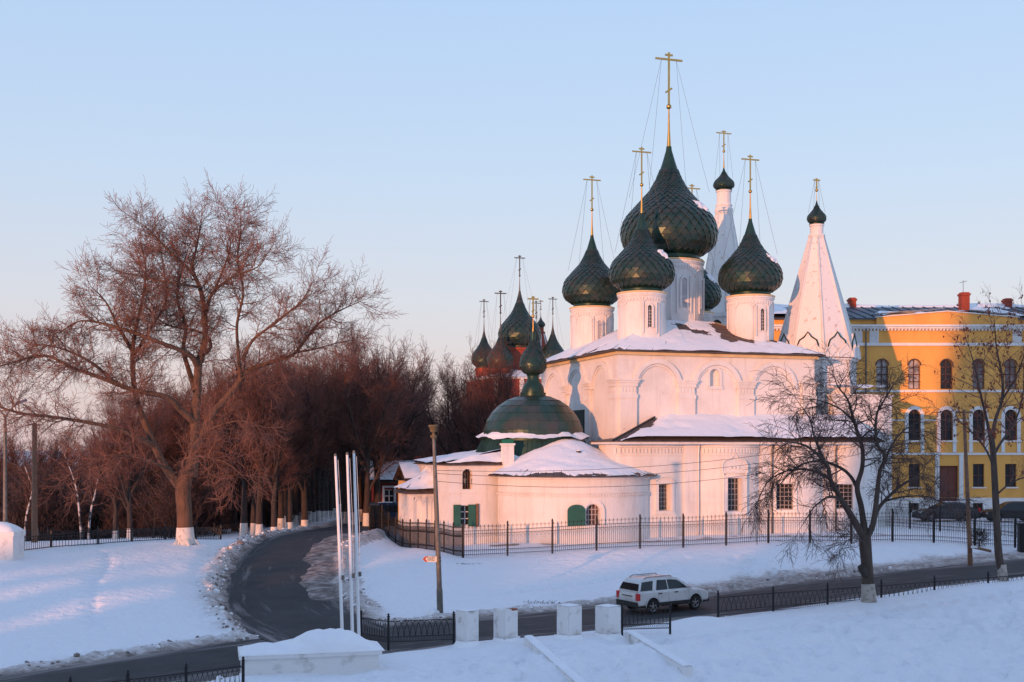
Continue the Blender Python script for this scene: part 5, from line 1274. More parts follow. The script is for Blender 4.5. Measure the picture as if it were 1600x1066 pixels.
for i, (ya, yb) in enumerate(((735, 655), (740, 660), (752, 668))):
    a = Vector(P(680, ya, 59.0)) + Vector((0, .12, 0)); b = Vector(P(1507, yb - 8, 73.9)); m = MB(); pts = []
    for k in range(31):
        t = k / 30; pts.append(a.lerp(b, t) - Vector((0, 0, (1.1 + .25 * i) * 4 * t * (1 - t))) - a)
    m.tube(pts, .011, 4); w_ = thing('overhead_wire', a, 0, ('upper', 'middle', 'lowest')[i] + ' of three thin overhead wires crossing the church front', 'wire', 'overhead wires'); m.build('cable', iron, w_)
# items on the left edge
p0 = P(2, 868, 70.0); lw = thing('gate_pier', (p0[0] - .1, p0[1], zt(p0[0], p0[1]) - .2), 0, 'broad white pier with snow cap at the left edge', 'pier')
hz = PZ(830, 70) - (zt(p0[0], p0[1]) - .2); m = MB(); m.box(-1.1, 1.1, -.8, .8, -.4, hz); m.box(-1.16, 1.16, -.86, .86, hz - .25, hz); m.build('shaft', white_block, lw)
m = MB(); m.grid(lambda s, t: (-1.14 + 2.28 * s, -.84 + 1.68 * t, hz - .01 + .55 * (math.sin(math.pi * s) * math.sin(math.pi * t)) ** .5), 14, 12); m.build('snow_cap', snow_m, lw, smooth=True, fix=False)
p0 = P(8, 850, 78.0); z0_ = zt(p0[0], p0[1]); sl_ = thing('street_lamp', (p0[0], p0[1], z0_), 0, 'grey street lamp with two curved arms at the left edge', 'lamp post')
H_ = PZ(652, 78) - z0_; m = MB(); m.tube([(0, 0, -.3), (0, 0, .36 * H_ * .5), (0, 0, .37 * H_ * .5), (0, 0, H_)], [.2, .2, .14, .09], 12); m.build('pole', galv, sl_, smooth=True, angle=35)
for s_ in (-1, 1):
    m = MB(); m.tube([(0, 0, H_ - .1), (s_ * .12, 0, H_ + .2), (s_ * .5, 0, H_ + .65), (s_ * .9, 0, H_ + .95)], .05, 8); ao = m.build('arm', galv, sl_, smooth=True); m = MB(); m.obox((s_ * 1.05, 0, H_ + 1.0), (.3, 0, .1 * s_), (0, .12, 0), (0, 0, .07)); m.build('lamp_head', M('blue_grey_lamp', (0.12, 0.14, 0.22), .5), ao)
p0 = P(54, 846, 80.0); z0_ = zt(p0[0], p0[1]); rp2 = thing('wooden_pole', (p0[0], p0[1], z0_), 0, 'rust coloured bare pole behind the low left fence', 'pole')
H_ = PZ(662, 80) - z0_; m = MB(); m.tube([(0, 0, -.3), (0, 0, H_)], [.2, .15], 10); m.build('pole', rust_pole, rp2, smooth=True, angle=40); m = MB(); m.tube([(0, 0, H_ - .1), (-.25, 0, H_ + .5)], .03, 6); m.build('bracket', rust_pole, rp2)

# ------------------------------------------------------------------ vehicles
tyre_m = M('tyre_rubber', (0.015, 0.015, 0.016), .85); rim_m = M('alloy_rim', (0.30, 0.30, 0.31), .35, .8); black_pl = M('black_plastic', (0.02, 0.02, 0.022), .6)
car_glass = M('car_glass', (0.012, 0.018, 0.022), .06); tail_m = M('red_tail_lamp', (0.65, 0.02, 0.02), .3); lamp_m = M('clear_lamp', (0.6, 0.6, 0.6), .15); plate_m = M('number_plate', (0.6, 0.6, 0.6), .5)
KINDS_ = {   # outline in metres (x forward, z up): lower body top line, greenhouse
 'suv': dict(L=(-2.30, 2.30), top=[(2.34, .56), (2.31, .72), (2.22, .86), (2.02, .95), (1.65, 1.01), (1.20, 1.055), (-2.18, 1.10), (-2.27, 1.0), (-2.32, .80), (-2.33, .60)], zb=.42, gh=[(1.26, 1.04), (.72, 1.43), (.42, 1.60), (.12, 1.665), (-.5, 1.69), (-1.2, 1.685), (-1.75, 1.65), (-1.93, 1.60), (-2.05, 1.48), (-2.23, 1.09)], whl=(1.42, -1.36), wr=.365, w=.92, wt=.66,
   win=[[(.95, 1.12), (.52, 1.42), (.30, 1.525), (-.05, 1.56), (-.30, 1.57), (-.30, 1.12)], [(-.36, 1.12), (-.36, 1.57), (-.95, 1.58), (-1.12, 1.12)], [(-1.36, 1.13), (-1.20, 1.57), (-1.92, 1.53), (-2.12, 1.13)]]),
 'sedan': dict(L=(-2.25, 2.25), top=[(2.25, .60), (2.15, .78), (1.2, .92), (-1.75, .96), (-2.18, .92), (-2.27, .6)], zb=.32, gh=[(1.15, .92), (.3, 1.38), (-.2, 1.43), (-.9, 1.42), (-1.25, 1.36), (-1.85, .96)], whl=(1.38, -1.3), wr=.32, w=.87, wt=.58,
   win=[[(.85, .98), (.28, 1.32), (-.2, 1.35), (-.2, .98)], [(-.26, .98), (-.26, 1.35), (-1.1, 1.32), (-1.45, .98)]]),
 'van': dict(L=(-2.5, 2.5), top=[(2.5, .62), (2.48, .95), (2.25, 1.05), (-2.45, 1.08), (-2.52, .6)], zb=.4, gh=[(2.25, 1.04), (1.85, 1.95), (1.6, 2.05), (-2.35, 2.06), (-2.45, 1.95), (-2.48, 1.07)], whl=(1.6, -1.55), wr=.35, w=.95, wt=.86,
   win=[[(1.95, 1.15), (1.65, 1.8), (.9, 1.82), (.9, 1.15)], [(.8, 1.15), (.8, 1.82), (-.6, 1.82), (-.6, 1.15)], [(-.7, 1.15), (-.7, 1.82), (-2.3, 1.82), (-2.3, 1.15)]])}
def make_car(name, kind, paint, loc, rz, label, detail=True, pitch=0.0, snow=False):
    K = KINDS_[kind]; o = thing(name, loc, rz, label, 'car' if kind != 'van' else 'van'); o.rotation_euler = (0, pitch, rz)
    w, wt, wr, zb = K['w'], K['wt'], K['wr'], K['zb']
    out = list(K['top']); ar = wr + .085; bl = [(K['L'][0] - .0, zb)]
    for wx in sorted(K['whl']):
        h0 = math.asin(max(-1, min(1, (zb - wr) / ar)))
        for q in range(9):
            a = math.pi - h0 - (math.pi - 2 * h0) * q / 8; bl.append((wx + ar * math.cos(a), wr + ar * math.sin(a)))
    bl.append((K['L'][1] - .02, zb)); poly = bl + out
    cx = sum(p[0] for p in poly) / len(poly); m = MB(); loops = []
    for y, ins in ((-w, 0), (w, 0)):
        b = len(m.v)
        for i, (x, z) in enumerate(poly):
            up = z > .8; m.v.append((x - math.copysign(ins, x) * (1 if abs(x) > 1.9 else 0), y, z - (ins if up else 0)))
        loops.append(b)
    n = len(poly)
    for a, b in zip(loops, loops[1:]):
        for i in range(n): j = (i + 1) % n; m.f.append((a + i, a + j, b + j, b + i)); m.m.append(0)
    m.f.append(tuple(range(loops[0], loops[0] + n))); m.m.append(0); m.f.append(tuple(range(loops[-1] + n - 1, loops[-1] - 1, -1))); m.m.append(0)
    body = m.build('body', paint, o, smooth=True, angle=28); bv = body.modifiers.new('bevel', 'BEVEL'); bv.width = .07; bv.segments = 3; bv.limit_method = 'ANGLE'; bv.angle_limit = R(50); bv.harden_normals = False
    gh = K['gh']; zmin = min(z for x, z in gh); zmax = max(z for x, z in gh)
    def gw(z): t = (z - zmin) / (zmax - zmin); return (w - .03) + (wt - w + .03) * t
    m = MB(); b0 = 0; g2 = gh
    for s_, ins in ((-1, 0), (-1, .06), (1, .06), (1, 0)):
        for x, z in g2: m.v.append((x * (1 if ins else .985), s_ * (gw(z) - ins), z + (0.02 if ins and z > zmax - .2 else 0)))
    n = len(g2)
    for k in range(3):
        for i in range(n - 1): m.f.append((k * n + i, k * n + i + 1, (k + 1) * n + i + 1, (k + 1) * n + i)); m.m.append(0)
    m.f.append(tuple(range(n))); m.m.append(0); m.f.append(tuple(range(4 * n - 1, 3 * n - 1, -1))); m.m.append(0)
    cb_ = m.build('cabin', paint, o, smooth=True, angle=50); bv = cb_.modifiers.new('bevel', 'BEVEL'); bv.width = .05; bv.segments = 3; bv.limit_method = 'ANGLE'; bv.angle_limit = R(45)
    for s_ in (-1, 1):
        for wp in K['win']:
            m = MB(); m.prism([(x, s_ * (gw(z) + .004), z) for x, z in wp], (0, s_ * .008, 0)); m.build('side_window', car_glass, o)
    (xa, za), (xb, zb2) = gh[0], gh[1]; m = MB(); f = lambda t: (xa + (xb - xa) * t, za + (zb2 - za) * t)
    q0, q1 = f(.1), f(.95); m.prism([(q0[0] + .012, -gw(q0[1]) + .08, q0[1]), (q0[0] + .012, gw(q0[1]) - .08, q0[1]), (q1[0] + .012, gw(q1[1]) - .08, q1[1]), (q1[0] + .012, -gw(q1[1]) + .08, q1[1])], (.01, 0, .01)); m.build('windscreen', car_glass, o)
    (xa, za), (xb, zb2) = gh[-1], gh[-2]; q0, q1 = f(.12), f(.92); m = MB(); m.prism([(q0[0] - .012, -gw(q0[1]) + .06, q0[1]), (q0[0] - .012, gw(q0[1]) - .06, q0[1]), (q1[0] - .012, gw(q1[1]) - .06, q1[1]), (q1[0] - .012, -gw(q1[1]) + .06, q1[1])], (-.01, 0, .008)); m.build('rear_window', car_glass, o)
    for wx in K['whl']:
        for s_ in (-1, 1):
            m = MB(); m.lathe([(wr * .62, -.1), (wr * .9, -.11), (wr, -.07), (wr, .07), (wr * .9, .11), (wr * .62, .1)], 24, cap=False); m.lathe([(wr * .3, -.03), (wr * .64, -.03)], 24, cap=False)
            wl = m.build('wheel', tyre_m, o, (wx, s_ * (w - .1), wr), (R(90), 0, 0), smooth=True, angle=40)
            m = MB(); m.lathe([(wr * .56, .085), (wr * .64, .10), (wr * .64, -.1), (wr * .56, -.085)], 24, cap=False); m.lathe([(.05, -.02), (.05, .095), (.01, .1)], 10); m.lathe([(.05, -.02), (.05, -.095), (.01, -.1)], 10)
            for q in range(5):
                a = q * 2 * math.pi / 5 + .3; ca, sa = math.cos(a), math.sin(a)
                for zz in (.075, -.075): m.obox((ca * wr * .33, sa * wr * .33, zz), (ca * wr * .28, sa * wr * .28, 0), (-sa * .035, ca * .035, 0), (0, 0, .012))
            m.build('rim', rim_m, wl, smooth=True, angle=40)
    x0_, x1_ = K['L']; m = MB(); m.box(x0_ + .15, x1_ - .15, -w + .16, w - .16, zb - .1, .66); m.build('underbody', black_pl, o)
    m = MB(); m.box(x0_ - .09, x0_ + .2, -w + .03, w - .03, zb - .04, zb + .20); m.build('rear_bumper', black_pl, o)
    m = MB(); m.box(x1_ - .2, x1_ + .06, -w + .04, w - .04, zb - .06, zb + .16); m.build('front_bumper', black_pl, o)
    for s_ in (-1, 1):
        m = MB(); m.box(x0_ - .055, x0_ + .13, s_ * w - s_ * .17 - (.0 if s_ > 0 else 0), s_ * (w + .006), .70, 1.03) if s_ > 0 else m.box(x0_ - .055, x0_ + .13, -(w + .006), -(w - .17), .70, 1.03); m.build('tail_lamp', tail_m, o)
        m = MB(); m.obox((x1_ - .12, s_ * (w - .2), .74), (.14, 0, 0), (0, .17, 0), (0, 0, .08)); m.build('headlamp', lamp_m, o)
        if detail:
            m = MB(); m.obox((.98, s_ * (w + .1), 1.13), (.06, 0, 0), (0, .1, 0), (0, 0, .075)); m.build('wing_mirror', paint, o)
            m = MB(); m.box(-1.05, 1.02, min(s_ * w * .995, s_ * (w + .035)), max(s_ * w * .995, s_ * (w + .035)), zb - .02, zb + .12); m.build('side_sill', black_pl, o)
            for hx in (-.88, .16): m = MB(); m.obox((hx, s_ * (w + .015), .965), (.10, 0, 0), (0, .02, 0), (0, 0, .022)); m.build('door_handle', black_pl, o)
            for hx in (-1.0, -.33, .98): m = MB(); m.box(hx - .006, hx + .006, min(s_ * (w - .002), s_ * (w + .003)), max(s_ * (w - .002), s_ * (w + .003)), zb + .13, 1.02); m.build('door_gap', black_pl, o)
            m = MB(); m.tube([(.1, s_ * (wt - .05), zmax - .02), (0, s_ * (wt - .04), zmax + .05), (-1.5, s_ * (wt - .04), zmax + .05), (-1.75, s_ * (wt - .05), zmax - .04)], .02, 6); m.build('roof_rail', galv, o)
            for wx in K['whl']:
                m = MB(); ar_ = wr + .085; pts = [(wx + ar_ * math.cos(a), s_ * (w + .004), wr + ar_ * math.sin(a)) for a in [math.pi * q / 14 for q in range(15)]]; m.tube(pts, .028, 5); m.build('arch_trim', black_pl if not detail else paint, o, smooth=True)
    m = MB(); m.box(x0_ - .045, x0_ - .02, -.26, .26, .66, .78); m.build('number_plate', plate_m, o)
    if detail: m = MB(); m.box(x0_ - .05, x0_ - .01, -.42, .42, .86, .90); m.build('tailgate_trim', black_pl, o)
    if snow:
        m = MB(); m.grid(lambda a, b: (-1.4 + 1.5 * a, -wt * .9 + 1.8 * wt * b, zmax + .02 + .05 * (math.sin(math.pi * a) * math.sin(math.pi * b)) ** .4), 8, 8); m.build('snow', snow_m, o, smooth=True, fix=False)
    return o
white_car = M('white_car_paint', (0.64, 0.645, 0.65), .3, .1, c2=(0.50, 0.49, 0.48), scale=2.5, thr=(.5, .75), coat=.5)
cd, cz1, _, _ = pdist(np.array([7.3]), np.array([59.6]), R1)
make_car('off_road_car', 'suv', white_car, (PX(1036, 61.0), 60.9, float(cz1[0]) + .02), R(29), 'white off-road car driving up the embankment road', True, -R(1.3)).scale = (.93, 1, 1.03)
g1 = P(1478, 813, 104.5); make_car('parked_car', 'sedan', M('frosted_dark_paint', (0.05, 0.055, 0.06), .5, var=.3), (g1[0], 104.5, zt(g1[0], 104.5)), R(182), 'frosted dark grey saloon parked before the yellow building', False, 0, True).scale = (1.15, 1.1, 1.15)
g1 = P(1580, 813, 103); make_car('parked_car', 'suv', M('black_paint', (0.008, 0.009, 0.01), .3, coat=.3), (g1[0], 103, zt(g1[0], 103)), R(178), 'black off-road car parked near the right edge', False, 0, False)
g1 = P(612, 806, 118.0); make_car('parked_van', 'van', M('blue_paint', (0.01, 0.035, 0.10), .35), (g1[0], 118, zt(g1[0], 118)), R(5), 'dark blue van parked behind the white annex', False, 0, True)
# ------------------------------------------------------------------ trees
class Tree:
    def __init__(s, seed): s.rng = random.Random(seed); s.trunk = MB(); s.twigs = MB(); s.lv = None
    def smooth(s, pts, rads, n=4):
        if len(pts) < 3: return pts, rads
        a = catmull([tuple(p) + (r,) for p, r in zip(pts, rads)], n); return [Vector(q[:3]) for q in a], [max(.006, float(q[3])) for q in a]
    def limb(s, pts, rads, level, child=True, lo=.2):
        pts, rads = s.smooth([Vector(p) for p in pts], [r * getattr(s, 'slim', 1.0) if i else r * (1 + getattr(s, 'slim', 1.0)) / 2 for i, r in enumerate(rads)])
        s.trunk.tube(pts, rads, 9 if rads[0] > .15 else 6, cap=False)
        if child: s.spawn(pts, rads, level, lo)
    def spawn(s, pts, rads, level, lo=.15):
        L = [0.0]
        for a, b in zip(pts, pts[1:]): L.append(L[-1] + (b - a).length)
        tot = L[-1]; cfg = s.lv[level]; n = max(1, int(tot * cfg['per_m'])) if 'per_m' in cfg else cfg['n']
        for k in range(n):
            t = lo + (1 - lo) * (k + s.rng.random()) / n; d = t * tot; i = 0
            while i < len(L) - 2 and d > L[i + 1]: i += 1
            f = (d - L[i]) / max(1e-6, L[i + 1] - L[i]); p = pts[i].lerp(pts[i + 1], f); r = rads[i] + (rads[i + 1] - rads[i]) * f
            ax = (pts[i + 1] - pts[i]).normalized(); ang = R(s.rng.uniform(*cfg['ang'])); az = s.rng.uniform(0, 2 * math.pi)
            u = ax.orthogonal().normalized(); u = (u * math.cos(az) + ax.cross(u) * math.sin(az))
            dr = ax * math.cos(ang) + u * math.sin(ang)
            ln = s.rng.uniform(*cfg['len']) * (1 - cfg.get('taper', .45) * t)
            s.branch(p, dr, ln, min(r * .62, cfg['r']), level + 1, cfg)
        # leader continues
        if cfg.get('leader', True): s.branch(pts[-1], (pts[-1] - pts[-2]).normalized(), s.rng.uniform(*cfg['len']) * .8, min(rads[-1] * .9, cfg['r']), level + 1, cfg)
    def branch(s, p, d, L, r, level, cfg):
        n = cfg['seg']; pts = [p]; rads = [r]; d = d.normalized(); stp = L / n
        for k in range(n):
            d = (d + Vector((s.rng.gauss(0, 1), s.rng.gauss(0, 1), s.rng.gauss(0, 1))) * cfg['wob'] + Vector((0, 0, 1)) * cfg['up']).normalized()
            p = p + d * stp; pts.append(p); rads.append(max(cfg.get('rmin', .006), r * (1 - .72 * (k + 1) / n)))
        last = level >= len(s.lv)
        (s.trunk if r > .045 else s.twigs).tube(pts, rads, 5 if r > .045 else 3, cap=False)
        if not last: s.spawn(pts, rads, level, .12)
    def build(s, o, bark_mat, twig_mat):
        s.trunk.build('trunk', bark_mat, o, smooth=True, fix=False); c = s.twigs.build('crown', twig_mat, o, fix=False); return o
def lime_sleeve(o, pts, rads, h, mat=None):
    m = MB(); m.tube(pts, rads, 12, cap=False); m.build('limewashed_base', mat or lime, o, smooth=True, fix=False)
# big tree on the left: limbs traced in depth 78 m with their own spread in depth
BT = 78.0; bb = P(290, 853, BT); bz0 = zt(bb[0], bb[1]) - .15
def bq(px, py, dy=0.0): 
    q = P(px, py, BT); return Vector((q[0] - bb[0], dy, q[2] - bz0))
big = thing('big_bare_tree', (bb[0], bb[1], bz0), 0, 'huge spreading bare tree with whitewashed trunk by the side road', 'tree')
T = Tree(4); T.slim = .66
T.lv = [dict(per_m=3.1, ang=(32, 78), len=(1.0, 2.8), r=.045, seg=6, wob=.15, up=.03, taper=.25, rmin=.013),
        dict(n=9, ang=(28, 68), len=(.7, 1.6), r=.018, seg=4, wob=.18, up=.03, rmin=.008),
        dict(n=5, ang=(25, 60), len=(.4, .95), r=.015, seg=3, wob=.22, up=.02, rmin=.009),]
T.limb([bq(291, 862), bq(289, 835), bq(288, 800), bq(286, 765), bq(292, 735)], [.95, .80, .74, .74, .70], 0, False)
T.limb([bq(296, 745), bq(302, 705, .2), bq(303, 655, .3), bq(307, 612, .2), bq(310, 570, 0), bq(319, 535, .1), bq(318, 490, .3), bq(311, 449, .2), bq(300, 420, 0), bq(306, 385, .2), bq(313, 345, .3)], [.60, .50, .44, .40, .38, .30, .26, .22, .17, .10, .05], 0, True, .4)
T.limb([bq(284, 762), bq(262, 731, -.4), bq(245, 692, -.8), bq(229, 645, -1.2), bq(221, 610, -1.4), bq(217, 560, -1.3), bq(222, 520, -1.4), bq(232, 470, -1.2), bq(238, 425, -1.4), bq(232, 385, -1.6)], [.45, .38, .33, .28, .25, .22, .18, .13, .09, .04], 0, True, .3)
T.limb([bq(217, 552, -1.3), bq(200, 512, -2.2), bq(188, 480, -2.8), bq(170, 458, -3.4)], [.16, .12, .08, .03], 0)
T.limb([bq(218, 560, -1.3), bq(240, 515, -.6), bq(258, 470, .2), bq(250, 425, 1.0), bq(240, 385, 1.6)], [.15, .13, .1, .07, .03], 0)
T.limb([bq(303, 660, .3), bq(285, 640, -.6), bq(270, 622, -1.4), bq(225, 612, -2.2), bq(180, 594, -2.8), bq(142, 580, -3.2), bq(97, 561, -3.0), bq(45, 575, -3.4), bq(12, 585, -3.6)], [.34, .30, .27, .23, .19, .16, .12, .06, .03], 0, True, .25)
T.limb([bq(202, 604, -2.5), bq(157, 570, -1.6), bq(105, 547, -.8), bq(58, 540, -.2), bq(30, 560, .2)], [.17, .14, .10, .06, .03], 0)
T.limb([bq(247, 696, -.8), bq(215, 676, -2.6), bq(184, 665, -3.6), bq(131, 655, -4.8), bq(79, 648, -5.4), bq(26, 628, -5.8), bq(-20, 610, -6)], [.24, .2, .18, .14, .11, .07, .03], 0, True, .35)
T.limb([bq(310, 572), bq(300, 555, -.8), bq(262, 539, -2.0), bq(210, 520, -2.4), bq(150, 508, -2.6), bq(110, 530, -2.4)], [.28, .24, .2, .14, .08, .03], 0, True, .2)
T.limb([bq(306, 612), bq(288, 575, 1.0), bq(276, 542, 1.6), bq(278, 505, 1.9), bq(262, 460, 2.2), bq(268, 415, 2.4), bq(280, 370, 2.6)], [.26, .24, .22, .18, .13, .08, .03], 0, True, .3)
T.limb([bq(311, 560), bq(322, 540, 1.2), bq(310, 520, 1.9), bq(285, 510, 2.4), bq(240, 500, 3.0), bq(205, 472, 3.4), bq(185, 440, 3.4)], [.2, .17, .15, .13, .1, .07, .03], 0, True, .25)
T.limb([bq(301, 702, .2), bq(326, 647, .9), bq(346, 620, 1.3), bq(367, 592, 1.6), bq(375, 578, 1.8), bq(400, 567, 2.0), bq(431, 556, 2.2), bq(452, 547, 2.2), bq(487, 505, 1.8), bq(520, 484, 1.6), bq(560, 467, 1.2)], [.38, .32, .29, .26, .25, .22, .20, .17, .12, .08, .03], 0, True, .35)
T.limb([bq(452, 547, 2.2), bq(480, 540, 2.9), bq(515, 529, 3.4), bq(540, 524, 3.6)], [.11, .09, .06, .03], 0)
T.limb([bq(367, 592, 1.6), bq(367, 550, 1.0), bq(367, 505, .6), bq(379, 456, .2), bq(372, 410, -.2), bq(378, 370, -.4), bq(378, 340, -.4)], [.19, .16, .14, .11, .08, .05, .02], 0, True, .3)
T.limb([bq(372, 560, 1.2), bq(392, 532, .4), bq(416, 516, -.2), bq(465, 482, -.8), bq(480, 467, -1), bq(494, 444, -1.2)], [.16, .14, .12, .09, .06, .03], 0)
T.limb([bq(318, 492, .3), bq(330, 468, -.4), bq(343, 455, -.9), bq(375, 437, -1.6), bq(412, 425, -2), bq(432, 400, -2.2)], [.19, .16, .14, .1, .06, .03], 0, True, .2)
T.limb([bq(341, 456, -.9), bq(352, 420, -.4), bq(360, 385, 0), bq(352, 355, .4), bq(347, 335, .5)], [.11, .09, .07, .04, .02], 0)
T.limb([bq(305, 430, 0), bq(285, 410, -.8), bq(262, 385, -1.6), bq(243, 364, -2), bq(228, 354, -2.2)], [.14, .12, .09, .05, .02], 0)
T.limb([bq(311, 449), bq(296, 450, -1.5), bq(262, 446, -2.2), bq(215, 436, -2.6), bq(195, 440, -2.6)], [.13, .11, .09, .05, .02], 0)
T.lv[0]['per_m'] = 1.7
T.limb([bq(302, 700, .2), bq(320, 690, -2), bq(350, 672, -3.4), bq(395, 660, -4.2), bq(430, 668, -4.6)], [.16, .13, .1, .06, .03], 0, True, .3)
T.limb([bq(288, 745), bq(300, 720, -2.2), bq(335, 712, -3.8), bq(380, 722, -4.6), bq(410, 745, -5)], [.13, .11, .08, .05, .03], 0, True, .3)
T.limb([bq(270, 735, -.3), bq(240, 715, -2.6), bq(200, 712, -4), bq(165, 730, -4.8)], [.13, .1, .07, .03], 0, True, .3)
T.build(big, bark, twig_m)
lime_sleeve(big, [bq(291, 864), bq(289.5, 845), bq(289, 824)], [.78, .62, .545], 1.2)
m = MB(); r_ = T.rng
for k in range(5):
    a = k * 1.3; m.tube([(math.cos(a) * .42, math.sin(a) * .42, .42), (math.cos(a) * .8, math.sin(a) * .8, .12), (math.cos(a) * 1.15, math.sin(a) * 1.1, -.2)], [.2, .13, .05], 7)
m.build('roots', lime, big, smooth=True)
# near tree on the right
NT = 60.5; nb = P(1358, 947, NT); nz0 = nb[2] - .1
def nq(px, py, dy=0.0): q = P(px, py, NT); return Vector((q[0] - nb[0], dy, q[2] - nz0))
near = thing('near_bare_tree', (nb[0], nb[1], nz0), 0, 'dark bare tree with drooping twigs before the right of the church', 'tree')
T = Tree(9); T.slim = .85
T.lv = [dict(per_m=2.7, ang=(30, 75), len=(1.0, 2.5), r=.042, seg=6, wob=.15, up=-.03, taper=.2, rmin=.010),
        dict(n=9, ang=(25, 60), len=(.5, 1.25), r=.017, seg=4, wob=.16, up=-.10, rmin=.009),
        dict(n=4, ang=(25, 55), len=(.3, .7), r=.011, seg=3, wob=.2, up=-.12, rmin=.0075)]
T.limb([nq(1358, 952), nq(1357, 928), nq(1355, 888), nq(1352, 850), nq(1352, 835)], [.43, .40, .34, .36, .34], 0, False)
T.limb([nq(1352, 842), nq(1342, 828, -.1), nq(1327, 805, -.3), nq(1311, 781, -.5), nq(1291, 749, -.8), nq(1284, 726, -1.0), nq(1251, 698, -1.4), nq(1215, 690, -1.8)], [.26, .22, .19, .16, .13, .11, .07, .025], 0, True, .3)
T.limb([nq(1352, 838), nq(1350, 815, .1), nq(1347, 790, .2), nq(1342, 761, .3), nq(1349, 731, .2), nq(1347, 698, 0), nq(1333, 660, -.2), nq(1322, 625, -.3), nq(1306, 605, -.4), nq(1298, 585, -.5)], [.22, .19, .17, .15, .13, .11, .09, .06, .04, .02], 0, True, .4)
T.limb([nq(1354, 840), nq(1362, 820, -.2), nq(1365, 787, -.4), nq(1370, 736, -.5), nq(1378, 716, -.6), nq(1362, 690, -.8), nq(1361, 651, -.9), nq(1370, 630, -1.0), nq(1386, 602, -1.1)], [.2, .17, .15, .12, .10, .085, .07, .05, .02], 0, True, .35)
T.limb([nq(1363, 815, -.2), nq(1375, 798, .4), nq(1390, 784, .8), nq(1420, 761, 1.3), nq(1453, 747, 1.8), nq(1475, 750, 2.2)], [.15, .13, .11, .085, .05, .02], 0, True, .25)
T.limb([nq(1342, 763, .3), nq(1336, 745, .8), nq(1322, 731, 1.2), nq(1294, 721, 1.7), nq(1262, 730, 2.1), nq(1235, 758, 2.3)], [.12, .1, .09, .07, .045, .02], 0, True, .25)
T.limb([nq(1311, 782, -.5), nq(1298, 776, -1.0), nq(1282, 775, -1.4), nq(1258, 790, -1.8), nq(1240, 815, -2.0)], [.09, .08, .06, .04, .02], 0, True, .2)
T.limb([nq(1290, 748, -.8), nq(1268, 735, -.2), nq(1235, 735, .3), nq(1205, 752, .6), nq(1192, 778, .8)], [.09, .08, .06, .04, .02], 0, True, .2)
T.limb([nq(1378, 716, -.6), nq(1395, 690, -.2), nq(1415, 672, .2), nq(1440, 660, .6)], [.08, .06, .04, .02], 0)
T.limb([nq(1390, 784, .8), nq(1412, 776, -.2), nq(1440, 775, -.8), nq(1462, 786, -1.2)], [.07, .055, .04, .02], 0, True, .3)
T.limb([nq(1333, 660, -.2), nq(1318, 640, .4), nq(1290, 625, 1.0), nq(1262, 622, 1.3)], [.06, .05, .035, .02], 0)
T.limb([nq(1284, 727, -1), nq(1270, 690, -.6), nq(1262, 655, -.4), nq(1246, 630, -.3)], [.08, .06, .04, .02], 0)
T.limb([nq(1351, 850), nq(1338, 842, -.8), nq(1318, 838, -1.4), nq(1300, 848, -1.8)], [.05, .04, .03, .012], 0, True, .3)
T.build(near, bark_mid, twig_dark)
lime_sleeve(near, [nq(1358, 953), nq(1357.3, 930), nq(1356.2, 912)], [.45, .37, .335], 1, lime_old)
m = MB(); m.tube([nq(1352, 898, -.15), nq(1345, 890, -.35), nq(1342, 884, -.45)], [.2, .19, .2], 8); m.build('cut_stub', bark_dark, near, smooth=True, angle=40)
# far right tree with a few rusty seed clusters
FT = 66.0; fb = P(1567, 918, FT); fz0 = fb[2] - .1
def fq(px, py, dy=0.0): q = P(px, py, FT); return Vector((q[0] - fb[0], dy, q[2] - fz0))
rt_ = thing('seeding_tree', (fb[0], fb[1], fz0), 0, 'thin bare tree with rusty seed clusters at the right edge', 'tree')
T = Tree(15); T.slim = .8
T.lv = [dict(per_m=2.8, ang=(25, 60), len=(.9, 2.3), r=.032, seg=5, wob=.12, up=.05, taper=.3, rmin=.009),
        dict(n=5, ang=(25, 60), len=(.4, 1.0), r=.012, seg=4, wob=.16, up=.03, rmin=.006),
        dict(n=3, ang=(25, 55), len=(.25, .55), r=.008, seg=2, wob=.2, up=0, rmin=.005)]
T.limb([fq(1569, 925), fq(1566, 895), fq(1560, 863), fq(1556, 787), fq(1552, 711), fq(1549, 683)], [.32, .28, .26, .23, .2, .18], 0, False)
T.limb([fq(1549, 690), fq(1558, 655, .2), fq(1570, 625, .4), fq(1572, 590, .5), fq(1562, 545, .4), fq(1557, 500, .3)], [.15, .12, .1, .08, .05, .02], 0, True, .2)
T.limb([fq(1550, 700), fq(1538, 660, -.4), fq(1524, 620, -.8), fq(1512, 575, -1), fq(1500, 535, -1)], [.12, .1, .08, .05, .02], 0, True, .2)
T.limb([fq(1552, 712), fq(1572, 690, .6), fq(1596, 662, 1.0), fq(1612, 620, 1.2), fq(1618, 560, 1.4)], [.11, .09, .07, .05, .02], 0, True, .2)
T.limb([fq(1553, 730), fq(1530, 700, -.8), fq(1500, 672, -1.3), fq(1475, 655, -1.6)], [.09, .07, .05, .02], 0, True, .3)
T.limb([fq(1570, 625, .4), fq(1588, 590, .1), fq(1600, 545, -.2), fq(1596, 505, -.4)], [.08, .06, .04, .02], 0)
T.limb([fq(1555, 775), fq(1575, 752, -.7), fq(1605, 742, -1.2), fq(1630, 745, -1.4)], [.06, .05, .035, .02], 0, True, .3)
T.build(rt_, bark_mid, twig_m)
lime_sleeve(rt_, [fq(1569.5, 926), fq(1567, 902), fq(1565, 882)], [.33, .26, .235], 1, lime_old)
m = MB(); rg = random.Random(3); tv_ = T.twigs.v; 
